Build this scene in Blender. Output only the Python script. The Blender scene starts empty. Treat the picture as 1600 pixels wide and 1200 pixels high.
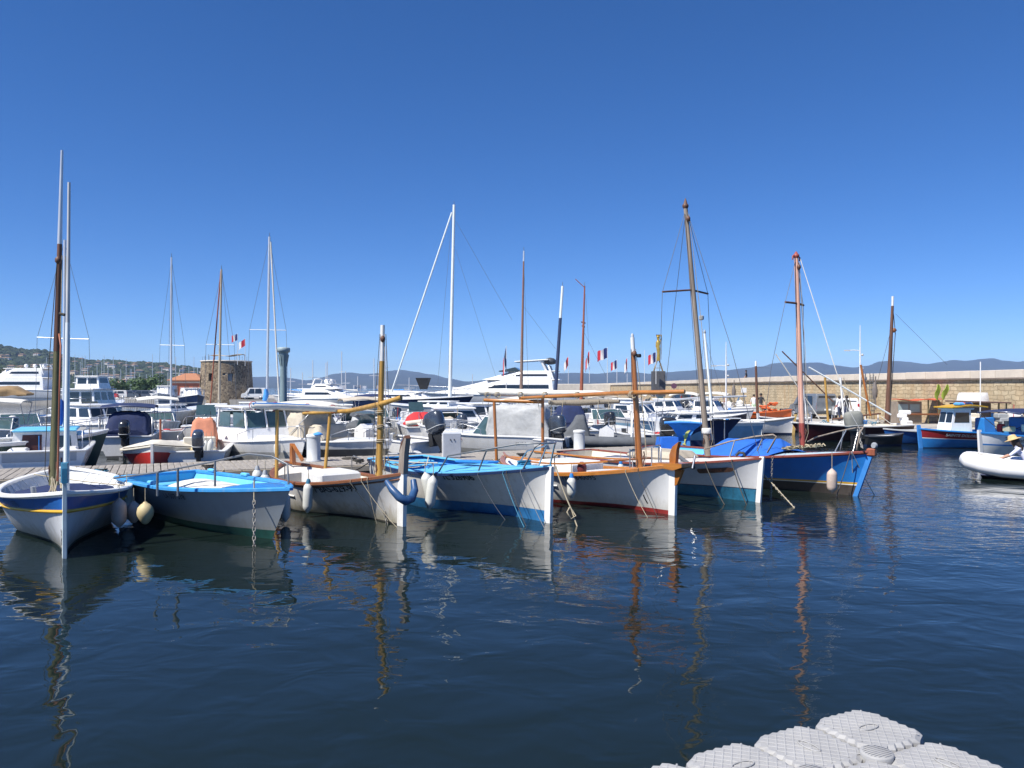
import bpy, math, random
from mathutils import Vector, Matrix, noise

# ------------------------------------------------------------------ camera, sky, sun, exposure
scene = bpy.context.scene
HC, F, HY = 2.8, 1250.0, 605.0            # eye height (m), focal length (photo px), horizon row (photo px)
rad = math.radians
R = random.Random(11)

cam_d = bpy.data.cameras.new('camera')
cam = bpy.data.objects.new('camera', cam_d)
scene.collection.objects.link(cam)
cam.location = (0, 0, HC)
cam.rotation_euler = (rad(90), 0, 0)
cam_d.sensor_width = 36.0
cam_d.lens = 36.0 * F / 1600.0
cam_d.shift_y = (HY - 600.0) / 1600.0
cam_d.clip_start = 0.1
cam_d.clip_end = 40000
scene.camera = cam

SUN_EL = rad(53)
SUN_H = Vector((-0.78, -0.62, 0)).normalized()      # horizontal direction towards the sun
to_sun = Vector((SUN_H.x * math.cos(SUN_EL), SUN_H.y * math.cos(SUN_EL), math.sin(SUN_EL)))

world = bpy.data.worlds.new('World')
scene.world = world
world.use_nodes = True
wn = world.node_tree.nodes
wl = world.node_tree.links
sky = wn.new('ShaderNodeTexSky')
sky.sky_type = 'NISHITA'
sky.sun_disc = False
sky.sun_elevation = SUN_EL
sky.sun_rotation = math.atan2(SUN_H.x, SUN_H.y)
sky.altitude = 700
sky.air_density = 0.6
sky.dust_density = 0.0
sky.ozone_density = 6.0
sky_gm = wn.new('ShaderNodeGamma')
sky_gm.inputs['Gamma'].default_value = 0.9
sky_hs = wn.new('ShaderNodeHueSaturation')
sky_hs.inputs['Hue'].default_value = 0.508
sky_hs.inputs['Saturation'].default_value = 1.25
sky_hs.inputs['Value'].default_value = 0.84
wn['Background'].inputs['Strength'].default_value = 0.15
wl.new(sky.outputs['Color'], sky_gm.inputs['Color'])
wl.new(sky_gm.outputs['Color'], sky_hs.inputs['Color'])
wl.new(sky_hs.outputs['Color'], wn['Background'].inputs['Color'])

sun_d = bpy.data.lights.new('sun', 'SUN')
sun_d.energy = 5.0
sun_d.angle = rad(0.53)
sun_d.color = (1.0, 0.95, 0.87)
sun = bpy.data.objects.new('sun', sun_d)
scene.collection.objects.link(sun)
sun.rotation_euler = to_sun.to_track_quat('Z', 'Y').to_euler()
sun.location = (-20, -10, 30)

scene.view_settings.view_transform = 'Standard'
scene.view_settings.look = 'None'
scene.view_settings.exposure = 0.55
scene.view_settings.gamma = 1.0
scene.view_settings.use_curve_mapping = False
cy = scene.cycles
cy.use_denoising = True
cy.max_bounces = 7
cy.diffuse_bounces = 2
cy.glossy_bounces = 4
cy.transmission_bounces = 3
cy.transparent_max_bounces = 8
cy.volume_bounces = 0
cy.sample_clamp_indirect = 4.0
cy.blur_glossy = 0.6

# ------------------------------------------------------------------ helpers
def P(px, py, D):
    """world point seen at photo pixel (px, py) at depth D"""
    return Vector(((px - 800) / F * D, D, HC - (py - HY) / F * D))

def W(px, py, z=0.0):
    """world point on the level z seen at photo pixel (px, py)"""
    D = (HC - z) * F / (py - HY)
    return Vector(((px - 800) / F * D, D, z))

def ramp01(x, a, b):
    t = max(0.0, min(1.0, (x - a) / (b - a)))
    return t * t * (3 - 2 * t)

def lerp(a, b, t):
    return a + (b - a) * t

_mats = {}
def mat(name, col, rough=0.5, metal=0.0, var=0.12, vs=3.0, bump=0.0, bs=30.0, spec=0.5, coat=0.0,
        stretch=(1, 1, 1), stain=None, stain_amt=0.5, grime=0.0, grime_col=(.20, .17, .09)):
    """procedural painted / wooden / cloth surface: colour broken up by noise, fine relief, optional streaked stain"""
    if name in _mats:
        return _mats[name]
    m = bpy.data.materials.new(name)
    m.use_nodes = True
    n, l = m.node_tree.nodes, m.node_tree.links
    b = n['Principled BSDF']
    b.inputs['Roughness'].default_value = rough
    b.inputs['Metallic'].default_value = metal
    b.inputs['Specular IOR Level'].default_value = spec
    if coat:
        b.inputs['Coat Weight'].default_value = coat
        b.inputs['Coat Roughness'].default_value = 0.08
    tc = n.new('ShaderNodeTexCoord')
    mp = n.new('ShaderNodeMapping')
    mp.inputs['Scale'].default_value = stretch
    l.new(tc.outputs['Object'], mp.inputs['Vector'])
    nz = n.new('ShaderNodeTexNoise')
    nz.inputs['Scale'].default_value = vs
    nz.inputs['Detail'].default_value = 6
    nz.inputs['Roughness'].default_value = 0.65
    l.new(mp.outputs['Vector'], nz.inputs['Vector'])
    mr = n.new('ShaderNodeMapRange')
    mr.inputs['From Min'].default_value = 0.3
    mr.inputs['From Max'].default_value = 0.7
    l.new(nz.outputs['Fac'], mr.inputs['Value'])
    mx = n.new('ShaderNodeMix')
    mx.data_type = 'RGBA'
    c = Vector(col)
    mx.inputs['A'].default_value = (*[max(0, x * (1 - var)) for x in c], 1)
    mx.inputs['B'].default_value = (*[min(1, x * (1 + var)) for x in c], 1)
    l.new(mr.outputs['Result'], mx.inputs['Factor'])
    out = mx.outputs['Result']
    if stain is not None:
        mp2 = n.new('ShaderNodeMapping')
        mp2.inputs['Scale'].default_value = (1, 1, 0.18)
        l.new(tc.outputs['Object'], mp2.inputs['Vector'])
        n2 = n.new('ShaderNodeTexNoise')
        n2.inputs['Scale'].default_value = 7
        n2.inputs['Detail'].default_value = 7
        n2.inputs['Roughness'].default_value = 0.7
        l.new(mp2.outputs['Vector'], n2.inputs['Vector'])
        m2 = n.new('ShaderNodeMapRange')
        m2.inputs['From Min'].default_value = 0.52
        m2.inputs['From Max'].default_value = 0.78
        m2.inputs['To Max'].default_value = stain_amt
        l.new(n2.outputs['Fac'], m2.inputs['Value'])
        x2 = n.new('ShaderNodeMix')
        x2.data_type = 'RGBA'
        x2.inputs['B'].default_value = (*stain, 1)
        l.new(out, x2.inputs['A'])
        l.new(m2.outputs['Result'], x2.inputs['Factor'])
        out = x2.outputs['Result']
    if grime:
        # weed and scum left along the waterline, ragged upper edge
        sz = n.new('ShaderNodeSeparateXYZ')
        l.new(tc.outputs['Object'], sz.inputs[0])
        mg = n.new('ShaderNodeMapping')
        mg.inputs['Scale'].default_value = (1, 1, 0.35)
        l.new(tc.outputs['Object'], mg.inputs['Vector'])
        ng = n.new('ShaderNodeTexNoise')
        ng.inputs['Scale'].default_value = 9
        ng.inputs['Detail'].default_value = 8
        ng.inputs['Roughness'].default_value = 0.75
        l.new(mg.outputs['Vector'], ng.inputs['Vector'])
        ma = n.new('ShaderNodeMath'); ma.operation = 'MULTIPLY_ADD'
        ma.inputs[1].default_value = -0.55; ma.inputs[2].default_value = 0.0
        l.new(ng.outputs['Fac'], ma.inputs[0])
        mb_ = n.new('ShaderNodeMath'); mb_.operation = 'ADD'
        l.new(sz.outputs['Z'], mb_.inputs[0]); l.new(ma.outputs[0], mb_.inputs[1])
        gr = n.new('ShaderNodeMapRange')
        gr.inputs['From Min'].default_value = -0.22; gr.inputs['From Max'].default_value = 0.10
        gr.inputs['To Min'].default_value = grime; gr.inputs['To Max'].default_value = 0.0
        l.new(mb_.outputs[0], gr.inputs['Value'])
        x3 = n.new('ShaderNodeMix'); x3.data_type = 'RGBA'
        x3.inputs['B'].default_value = (*grime_col, 1)
        l.new(out, x3.inputs['A']); l.new(gr.outputs['Result'], x3.inputs['Factor'])
        out = x3.outputs['Result']
    l.new(out, b.inputs['Base Color'])
    rr = n.new('ShaderNodeMapRange')
    rr.inputs['To Min'].default_value = max(0.02, rough - 0.08)
    rr.inputs['To Max'].default_value = min(1, rough + 0.12)
    l.new(nz.outputs['Fac'], rr.inputs['Value'])
    l.new(rr.outputs['Result'], b.inputs['Roughness'])
    if bump:
        n3 = n.new('ShaderNodeTexNoise')
        n3.inputs['Scale'].default_value = bs
        n3.inputs['Detail'].default_value = 4
        l.new(mp.outputs['Vector'], n3.inputs['Vector'])
        bp = n.new('ShaderNodeBump')
        bp.inputs['Strength'].default_value = 1.0
        bp.inputs['Distance'].default_value = bump
        l.new(n3.outputs['Fac'], bp.inputs['Height'])
        l.new(bp.outputs['Normal'], b.inputs['Normal'])
    _mats[name] = m
    return m

class MB:
    """collects shapes; build() links them as ONE mesh object"""
    def __init__(s):
        s.v, s.f, s.m, s.s = [], [], [], []
    def add(s, vs, fs, m=0, smooth=False):
        o = len(s.v)
        s.v.extend([tuple(v) for v in vs])
        for f in fs:
            s.f.append([i + o for i in f])
            s.m.append(m)
            s.s.append(smooth)
        return s
    def box(s, c, size, rot=None, m=0, ch=0.0, taper=1.0):
        """box centred at c, optional chamfer ch, rotation matrix/euler about its centre, top scaled by taper"""
        hx, hy, hz = size[0] / 2, size[1] / 2, size[2] / 2
        c = Vector(c)
        if rot is not None and not isinstance(rot, Matrix):
            rot = Matrix.Rotation(rot[2], 3, 'Z') @ Matrix.Rotation(rot[1], 3, 'Y') @ Matrix.Rotation(rot[0], 3, 'X')
        def tr(p, k=1.0):
            p = Vector((p[0] * k, p[1] * k, p[2]))
            return c + (rot @ p if rot is not None else p)
        if ch <= 0:
            vs = [tr((x * hx, y * hy, z * hz), taper if z > 0 else 1) for z in (-1, 1) for y in (-1, 1) for x in (-1, 1)]
            return s.add(vs, [(0, 2, 3, 1), (4, 5, 7, 6), (0, 1, 5, 4), (2, 6, 7, 3), (0, 4, 6, 2), (1, 3, 7, 5)], m)
        ch = min(ch, hx * .9, hy * .9, hz * .9)
        rings = []
        for z, i in ((-hz, ch), (-hz + ch, 0), (hz - ch, 0), (hz, ch)):
            k = taper if z > 0 else 1
            x, y = hx - i, hy - i
            cc = ch * 0.6
            rings.append([tr(p, k) for p in ((x - cc, -y, z), (x, -y + cc, z), (x, y - cc, z), (x - cc, y, z),
                          (-x + cc, y, z), (-x, y - cc, z), (-x, -y + cc, z), (-x + cc, -y, z))])
        return s.loft(rings, m=m)
    def loft(s, rings, closed=True, caps=True, m=0, smooth=False):
        n = len(rings[0])
        vs = [p for r in rings for p in r]
        fs = []
        for i in range(len(rings) - 1):
            for j in range(n if closed else n - 1):
                a, b = i * n + j, i * n + (j + 1) % n
                fs.append((a, b, b + n, a + n))
        s.add(vs, fs, m, smooth)
        if caps:
            s.add(rings[0], [list(range(n))[::-1]], m)
            s.add(rings[-1], [list(range(n))], m)
        return s
    def tube(s, pts, r, n=8, m=0, caps=True, flat=1.0):
        pts = [Vector(p) for p in pts]
        rs = r if isinstance(r, (list, tuple)) else [r] * len(pts)
        rings = []
        up = None
        for i, p in enumerate(pts):
            d = (pts[min(i + 1, len(pts) - 1)] - pts[max(i - 1, 0)])
            d = d.normalized() if d.length > 1e-9 else Vector((0, 0, 1))
            if up is None:
                ref = Vector((0, 0, 1)) if abs(d.z) < 0.9 else Vector((1, 0, 0))
                a = d.cross(ref).normalized()
            else:
                a = (up - d * up.dot(d))
                a = a.normalized() if a.length > 1e-6 else d.orthogonal().normalized()
            up = a
            b = d.cross(a)
            rings.append([p + (a * math.cos(t) + b * math.sin(t) * flat) * rs[i] for t in [2 * math.pi * k / n for k in range(n)]])
        return s.loft(rings, caps=caps, m=m, smooth=True)
    def lathe(s, prof, n=16, o=(0, 0, 0), m=0, rot=None, caps=True):
        """prof: (radius, z) from bottom to top"""
        o = Vector(o)
        rings = []
        for r, z in prof:
            ring = []
            for k in range(n):
                p = Vector((r * math.cos(2 * math.pi * k / n), r * math.sin(2 * math.pi * k / n), z))
                ring.append(o + (rot @ p if rot is not None else p))
            rings.append(ring)
        return s.loft(rings, caps=caps, m=m, smooth=True)
    def prism(s, poly, a, b, axis='y', m=0):
        """polygon in the two other axes, extruded along axis from a to b"""
        def pt(p, t):
            return {'y': (p[0], t, p[1]), 'x': (t, p[0], p[1]), 'z': (p[0], p[1], t)}[axis]
        return s.loft([[pt(p, a) for p in poly], [pt(p, b) for p in poly]], m=m)
    def quad(s, a, b, c, d, m=0):
        return s.add([a, b, c, d], [(0, 1, 2, 3)], m)
    def sheet(s, grid, m=0, thick=0.0, smooth=True):
        """grid of points [row][col] -> surface; thick>0 gives it a second side"""
        nr, nc = len(grid), len(grid[0])
        vs = [Vector(p) for r in grid for p in r]
        fs = [(i * nc + j, i * nc + j + 1, (i + 1) * nc + j + 1, (i + 1) * nc + j) for i in range(nr - 1) for j in range(nc - 1)]
        s.add(vs, fs, m, smooth)
        if thick:
            lo = []
            for i in range(nr):
                for j in range(nc):
                    a = vs[min(i + 1, nr - 1) * nc + j] - vs[max(i - 1, 0) * nc + j]
                    b = vs[i * nc + min(j + 1, nc - 1)] - vs[i * nc + max(j - 1, 0)]
                    nn = a.cross(b)
                    nn = nn.normalized() if nn.length > 1e-9 else Vector((0, 0, 1))
                    lo.append(vs[i * nc + j] + nn * thick)
            s.add(lo, [f[::-1] for f in fs], m, smooth)
            edge = [j for j in range(nc)] + [i * nc + nc - 1 for i in range(1, nr)] + [(nr - 1) * nc + j for j in range(nc - 2, -1, -1)] + [i * nc for i in range(nr - 2, 0, -1)]
            k = len(edge)
            s.add([vs[e] for e in edge] + [lo[e] for e in edge], [(i, i + k, (i + 1) % k + k, (i + 1) % k) for i in range(k)], m)
        return s
    def build(s, name, mats, parent=None, kind=None):
        me = bpy.data.meshes.new(name)
        me.from_pydata(s.v, [], s.f)
        if not isinstance(mats, (list, tuple)):
            mats = [mats]
        for mm in mats:
            me.materials.append(mm)
        me.polygons.foreach_set('material_index', s.m)
        me.polygons.foreach_set('use_smooth', s.s)
        me.update()
        o = bpy.data.objects.new(name, me)
        scene.collection.objects.link(o)
        if parent is not None:
            o.parent = parent
        if kind:
            o['kind'] = kind
        return o

def tag(o, label=None, cat=None, group=None, kind=None):
    if label: o['label'] = label
    if cat: o['category'] = cat
    if group: o['group'] = group
    if kind: o['kind'] = kind
    return o

def empty(name, loc, rz=0.0, label=None, cat=None, group=None):
    o = bpy.data.objects.new(name, None)
    scene.collection.objects.link(o)
    o.location = loc
    o.rotation_euler = (0, 0, rz)
    o.empty_display_size = 0.3
    return tag(o, label, cat, group)

def copy_tree(o, parent=None):
    c = o.copy()
    scene.collection.objects.link(c)
    if parent is not None:
        c.parent = parent
    for ch in [x for x in o.children]:
        copy_tree(ch, c)
    return c

class Frame:
    """local frame of a thing: loc() brings a world point into it"""
    def __init__(s, loc, rz):
        s.M = Matrix.Translation(Vector(loc)) @ Matrix.Rotation(rz, 4, 'Z')
        s.I = s.M.inverted()
    def loc(s, p):
        return s.I @ Vector(p)
    def w(s, p):
        return s.M @ Vector(p)

def text_flat(txt, size, bold=0.0, shear=0.0):
    """letters as a flat mesh (verts 2-D, faces), centred"""
    cu = bpy.data.curves.new('t', 'FONT')
    cu.body = txt
    cu.size = size
    cu.offset = bold
    cu.shear = shear
    cu.resolution_u = 2
    cu.align_x = 'CENTER'
    cu.align_y = 'CENTER'
    o = bpy.data.objects.new('t', cu)
    scene.collection.objects.link(o)
    dg = bpy.context.evaluated_depsgraph_get()
    me = bpy.data.meshes.new_from_object(o.evaluated_get(dg))
    vs = [(v.co.x, v.co.y) for v in me.vertices]
    fs = [list(p.vertices) for p in me.polygons]
    bpy.data.objects.remove(o)
    bpy.data.curves.remove(cu)
    bpy.data.meshes.remove(me)
    return vs, fs

# ------------------------------------------------------------------ materials
WHITE = mat('white_paint', (.80, .79, .76), .35, var=.05, stain=(.42, .36, .27), stain_amt=.35, coat=.2)
WHITE2 = mat('white_gelcoat', (.82, .82, .81), .25, var=.04, stain=(.5, .47, .4), stain_amt=.25, coat=.3)
CREAM = mat('cream_paint', (.70, .65, .54), .5, var=.1, stain=(.3, .24, .16), stain_amt=.4)
OFFW = mat('off_white_canvas', (.66, .64, .58), .85, var=.12, vs=5, bump=.01, bs=9)
GREYP = mat('grey_paint', (.32, .34, .36), .5, var=.12, stain=(.2, .18, .15), stain_amt=.4)
LGREY = mat('light_grey_plastic', (.48, .50, .51), .5, var=.08)
DGREY = mat('dark_grey', (.06, .065, .075), .45, var=.2)
BLACK = mat('black_rubber', (.015, .016, .018), .6, var=.3)
HULLGREY = mat('dark_boat_bottom', (.11, .11, .105), .5, var=.25, stain=(.05, .05, .04), stain_amt=.6)
NAVY = mat('navy_canvas', (.012, .024, .085), .8, var=.25, vs=5, bump=.01, bs=8)
NAVYP = mat('navy_paint', (.010, .022, .07), .35, var=.2)
BLUE = mat('blue_paint', (.018, .105, .36), .35, var=.1, stain=(.02, .05, .12), stain_amt=.5, coat=.2)
MBLUE = mat('mid_blue_paint', (.025, .20, .55), .4, var=.12, coat=.1)
LBLUE = mat('light_blue_paint', (.13, .47, .74), .45, var=.10, stain=(.3, .45, .55), stain_amt=.4)
SKYB = mat('sky_blue_canvas', (.07, .30, .72), .8, var=.12, bump=.01, bs=8)
TEAL = mat('teal_antifouling', (.02, .15, .26), .6, var=.3, vs=6, stain=(.02, .045, .04), stain_amt=.8)
BLUEAF = mat('blue_antifouling', (.025, .17, .40), .6, var=.2, vs=6, stain=(.02, .05, .06), stain_amt=.7)
GREENAF = mat('green_antifouling', (.008, .07, .055), .6, var=.3, vs=6, stain=(.01, .03, .02), stain_amt=.7)
REDAF = mat('red_antifouling', (.24, .02, .018), .6, var=.25, vs=6, stain=(.08, .02, .015), stain_amt=.6)
REDP = mat('red_paint', (.46, .03, .025), .45, var=.15, stain=(.2, .03, .02), stain_amt=.5)
MAROON = mat('maroon_paint', (.055, .008, .012), .35, var=.2)
YELLOW = mat('yellow_paint', (.62, .36, .025), .45, var=.12)
BROWN = mat('brown_rail_paint', (.20, .075, .03), .45, var=.2, stretch=(1, 1, 6), vs=6)
VARN = mat('varnished_wood', (.36, .125, .025), .28, var=.25, vs=7, stretch=(1, 1, .15), coat=.5, bump=.002, bs=20)
VARNH = mat('varnished_rail', (.40, .155, .03), .3, var=.22, vs=7, stretch=(.2, 2, 2), coat=.5)
BAMBOO = mat('ochre_spar', (.44, .25, .055), .45, var=.25, vs=6, stretch=(1, 1, .25), stain=(.16, .13, .05), stain_amt=.6)
GREYWOOD = mat('weathered_grey_wood', (.26, .215, .175), .8, var=.35, vs=8, stretch=(1, 1, .08), bump=.004, bs=25, stain=(.45, .40, .34), stain_amt=.6)
GREENWOOD = mat('mossy_mast_wood', (.13, .125, .06), .75, var=.35, vs=8, stretch=(1, 1, .08), bump=.004, bs=25, stain=(.08, .045, .025), stain_amt=.8)
DARKWOOD = mat('dark_mast_wood', (.13, .06, .035), .55, var=.3, vs=8, stretch=(1, 1, .1))
REDWOOD = mat('red_brown_mast', (.30, .09, .045), .5, var=.25, vs=8, stretch=(1, 1, .1))
PINK = mat('salmon_mast_paint', (.70, .40, .30), .45, var=.12, vs=6, stretch=(1, 1, .2))
ALU = mat('anodised_mast', (.62, .64, .66), .35, metal=.35, var=.06)
STEEL = mat('stainless_tube', (.42, .43, .45), .3, metal=.85, var=.1)
STEELD = mat('dull_tube', (.20, .21, .22), .45, metal=.5, var=.2)
WIRE = mat('rigging_wire', (.16, .17, .19), .5, metal=.4, var=.1)
ROPE = mat('old_rope', (.42, .36, .25), .9, var=.25, vs=40, bump=.004, bs=90)
ROPEB = mat('blue_rope', (.06, .22, .33), .9, var=.25, vs=40)
ROPED = mat('dark_rope', (.07, .065, .055), .9, var=.25, vs=40)
CHAIN = mat('galvanised_chain', (.30, .29, .27), .6, metal=.5, var=.3, stain=(.2, .1, .05), stain_amt=.6)
FENW = mat('white_fender', (.60, .61, .58), .5, var=.12, stain=(.28, .25, .18), stain_amt=.6)
FENY = mat('yellowed_fender', (.52, .43, .24), .6, var=.2, stain=(.25, .17, .1), stain_amt=.7)
FENP = mat('pinkish_fender', (.50, .40, .34), .6, var=.2, stain=(.25, .17, .12), stain_amt=.6)
COWL = mat('graphite_cowling', (.055, .068, .09), .25, metal=.3, var=.1, coat=.5)
COWLK = mat('black_cowling', (.02, .021, .024), .25, var=.1, coat=.5)
COWLG = mat('grey_engine_hood', (.24, .245, .22), .8, var=.2, bump=.006, bs=9)
GLASS = mat('dark_glass', (.02, .028, .036), .06, var=.1, spec=.8)
TINT = mat('tinted_screen', (.055, .10, .11), .08, var=.2, spec=.7)
CGREY = mat('grey_canvas', (.42, .43, .43), .85, var=.16, vs=4, bump=.02, bs=4)
CGREYD = mat('dark_grey_canvas', (.10, .11, .125), .85, var=.2, bump=.015, bs=5)
BEIGE = mat('beige_canvas', (.47, .42, .34), .85, var=.14, vs=4, bump=.02, bs=4)
ORANGEC = mat('faded_orange_canvas', (.56, .22, .13), .85, var=.15, bump=.015, bs=5)
REDC = mat('red_canvas', (.52, .03, .035), .8, var=.15, bump=.015, bs=5)
ORANGEB = mat('orange_boat_paint', (.62, .13, .03), .45, var=.15)
TEXTM = mat('black_lettering', (.02, .02, .022), .6, var=.2)
TEXTW = mat('white_lettering', (.75, .72, .68), .6, var=.1)
PLANK = mat('weathered_deck_plank', (.30, .275, .245), .85, var=.28, vs=5, stretch=(1.5, .25, 1), bump=.004, bs=30)
CONC = mat('quay_concrete', (.36, .34, .31), .9, var=.2, vs=.8, bump=.01, bs=12)
PALE = mat('pale_stone', (.58, .53, .45), .85, var=.14, vs=1.5, bump=.01, bs=8)
# ------------------------------------------------------------------ water
def water_material():
    m = bpy.data.materials.new('harbour_water')
    m.use_nodes = True
    n, l = m.node_tree.nodes, m.node_tree.links
    b = n['Principled BSDF']
    b.inputs['Base Color'].default_value = (.008, .014, .012, 1)
    b.inputs['Roughness'].default_value = 0.015
    b.inputs['IOR'].default_value = 1.333
    b.inputs['Specular IOR Level'].default_value = 0.5
    g = n.new('ShaderNodeNewGeometry')
    def noise_h(scale, detail, stretch, amp, mask=None, dist=0.0, rot=0.0):
        mp = n.new('ShaderNodeMapping')
        mp.inputs['Scale'].default_value = stretch
        mp.inputs['Rotation'].default_value = (0, 0, rot)
        l.new(g.outputs['Position'], mp.inputs['Vector'])
        z = n.new('ShaderNodeTexNoise')
        z.inputs['Scale'].default_value = scale
        z.inputs['Detail'].default_value = detail
        z.inputs['Roughness'].default_value = 0.45
        z.inputs['Distortion'].default_value = dist
        l.new(mp.outputs['Vector'], z.inputs['Vector'])
        k = n.new('ShaderNodeMath')
        k.operation = 'MULTIPLY'
        k.inputs[1].default_value = amp
        l.new(z.outputs['Fac'], k.inputs[0])
        out = k.outputs[0]
        if mask is not None:
            k2 = n.new('ShaderNodeMath')
            k2.operation = 'MULTIPLY'
            l.new(out, k2.inputs[0])
            l.new(mask, k2.inputs[1])
            out = k2.outputs[0]
        return out
    # calmer in the lee of the boats at the left, more ruffled towards the right and in the open basin
    sx = n.new('ShaderNodeSeparateXYZ')
    l.new(g.outputs['Position'], sx.inputs[0])
    mr = n.new('ShaderNodeMapRange')
    mr.interpolation_type = 'SMOOTHSTEP'
    mr.inputs['From Min'].default_value = -2.0
    mr.inputs['From Max'].default_value = 9.0
    mr.inputs['To Min'].default_value = 0.30
    mr.inputs['To Max'].default_value = 1.15
    l.new(sx.outputs['X'], mr.inputs['Value'])
    far = n.new('ShaderNodeMapRange')
    far.interpolation_type = 'SMOOTHSTEP'
    far.inputs['From Min'].default_value = 5.0
    far.inputs['From Max'].default_value = 17.0
    far.inputs['To Min'].default_value = 0.22
    far.inputs['To Max'].default_value = 1.0
    l.new(sx.outputs['Y'], far.inputs['Value'])
    bas = n.new('ShaderNodeMapRange')
    bas.inputs['From Min'].default_value = 32.0
    bas.inputs['From Max'].default_value = 55.0
    bas.inputs['To Max'].default_value = 0.9
    l.new(sx.outputs['Y'], bas.inputs['Value'])
    mk0 = n.new('ShaderNodeMath'); mk0.operation = 'MULTIPLY'
    l.new(mr.outputs['Result'], mk0.inputs[0]); l.new(far.outputs['Result'], mk0.inputs[1])
    mk = n.new('ShaderNodeMath'); mk.operation = 'MAXIMUM'
    l.new(mk0.outputs[0], mk.inputs[0]); l.new(bas.outputs['Result'], mk.inputs[1])
    pn = n.new('ShaderNodeTexNoise')
    pn.inputs['Scale'].default_value = 0.16
    pn.inputs['Detail'].default_value = 3
    l.new(g.outputs['Position'], pn.inputs['Vector'])
    pm = n.new('ShaderNodeMapRange')
    pm.inputs['From Min'].default_value = 0.38; pm.inputs['From Max'].default_value = 0.62
    pm.inputs['To Min'].default_value = 0.35; pm.inputs['To Max'].default_value = 1.5
    l.new(pn.outputs['Fac'], pm.inputs['Value'])
    mk2 = n.new('ShaderNodeMath'); mk2.operation = 'MULTIPLY'
    l.new(mk.outputs[0], mk2.inputs[0]); l.new(pm.outputs['Result'], mk2.inputs[1])
    mk = mk2
    hs = [noise_h(0.55, 1, (1, 1, 1), 0.042, None, .3),
          noise_h(1.6, 2, (1, 1.2, 1), 0.0165, None, .6, .3),
          noise_h(4.2, 3, (0.75, 1.6, 1), 0.0085, mk.outputs[0], .4, -.15),
          noise_h(11.0, 2, (0.6, 1.5, 1), 0.0020, mk.outputs[0], .2, .1)]
    cur = hs[0]
    for h in hs[1:]:
        a = n.new('ShaderNodeMath')
        l.new(cur, a.inputs[0]); l.new(h, a.inputs[1])
        cur = a.outputs[0]
    bp = n.new('ShaderNodeBump')
    bp.inputs['Strength'].default_value = 1.0
    bp.inputs['Distance'].default_value = 1.0
    l.new(cur, bp.inputs['Height'])
    l.new(bp.outputs['Normal'], b.inputs['Normal'])
    return m

mb = MB()
mb.quad((-9000, -200, 0), (9000, -200, 0), (9000, 12000, 0), (-9000, 12000, 0))
water = mb.build('water', water_material())
tag(water, 'dark blue rippled harbour water', 'water', kind='structure')

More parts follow.
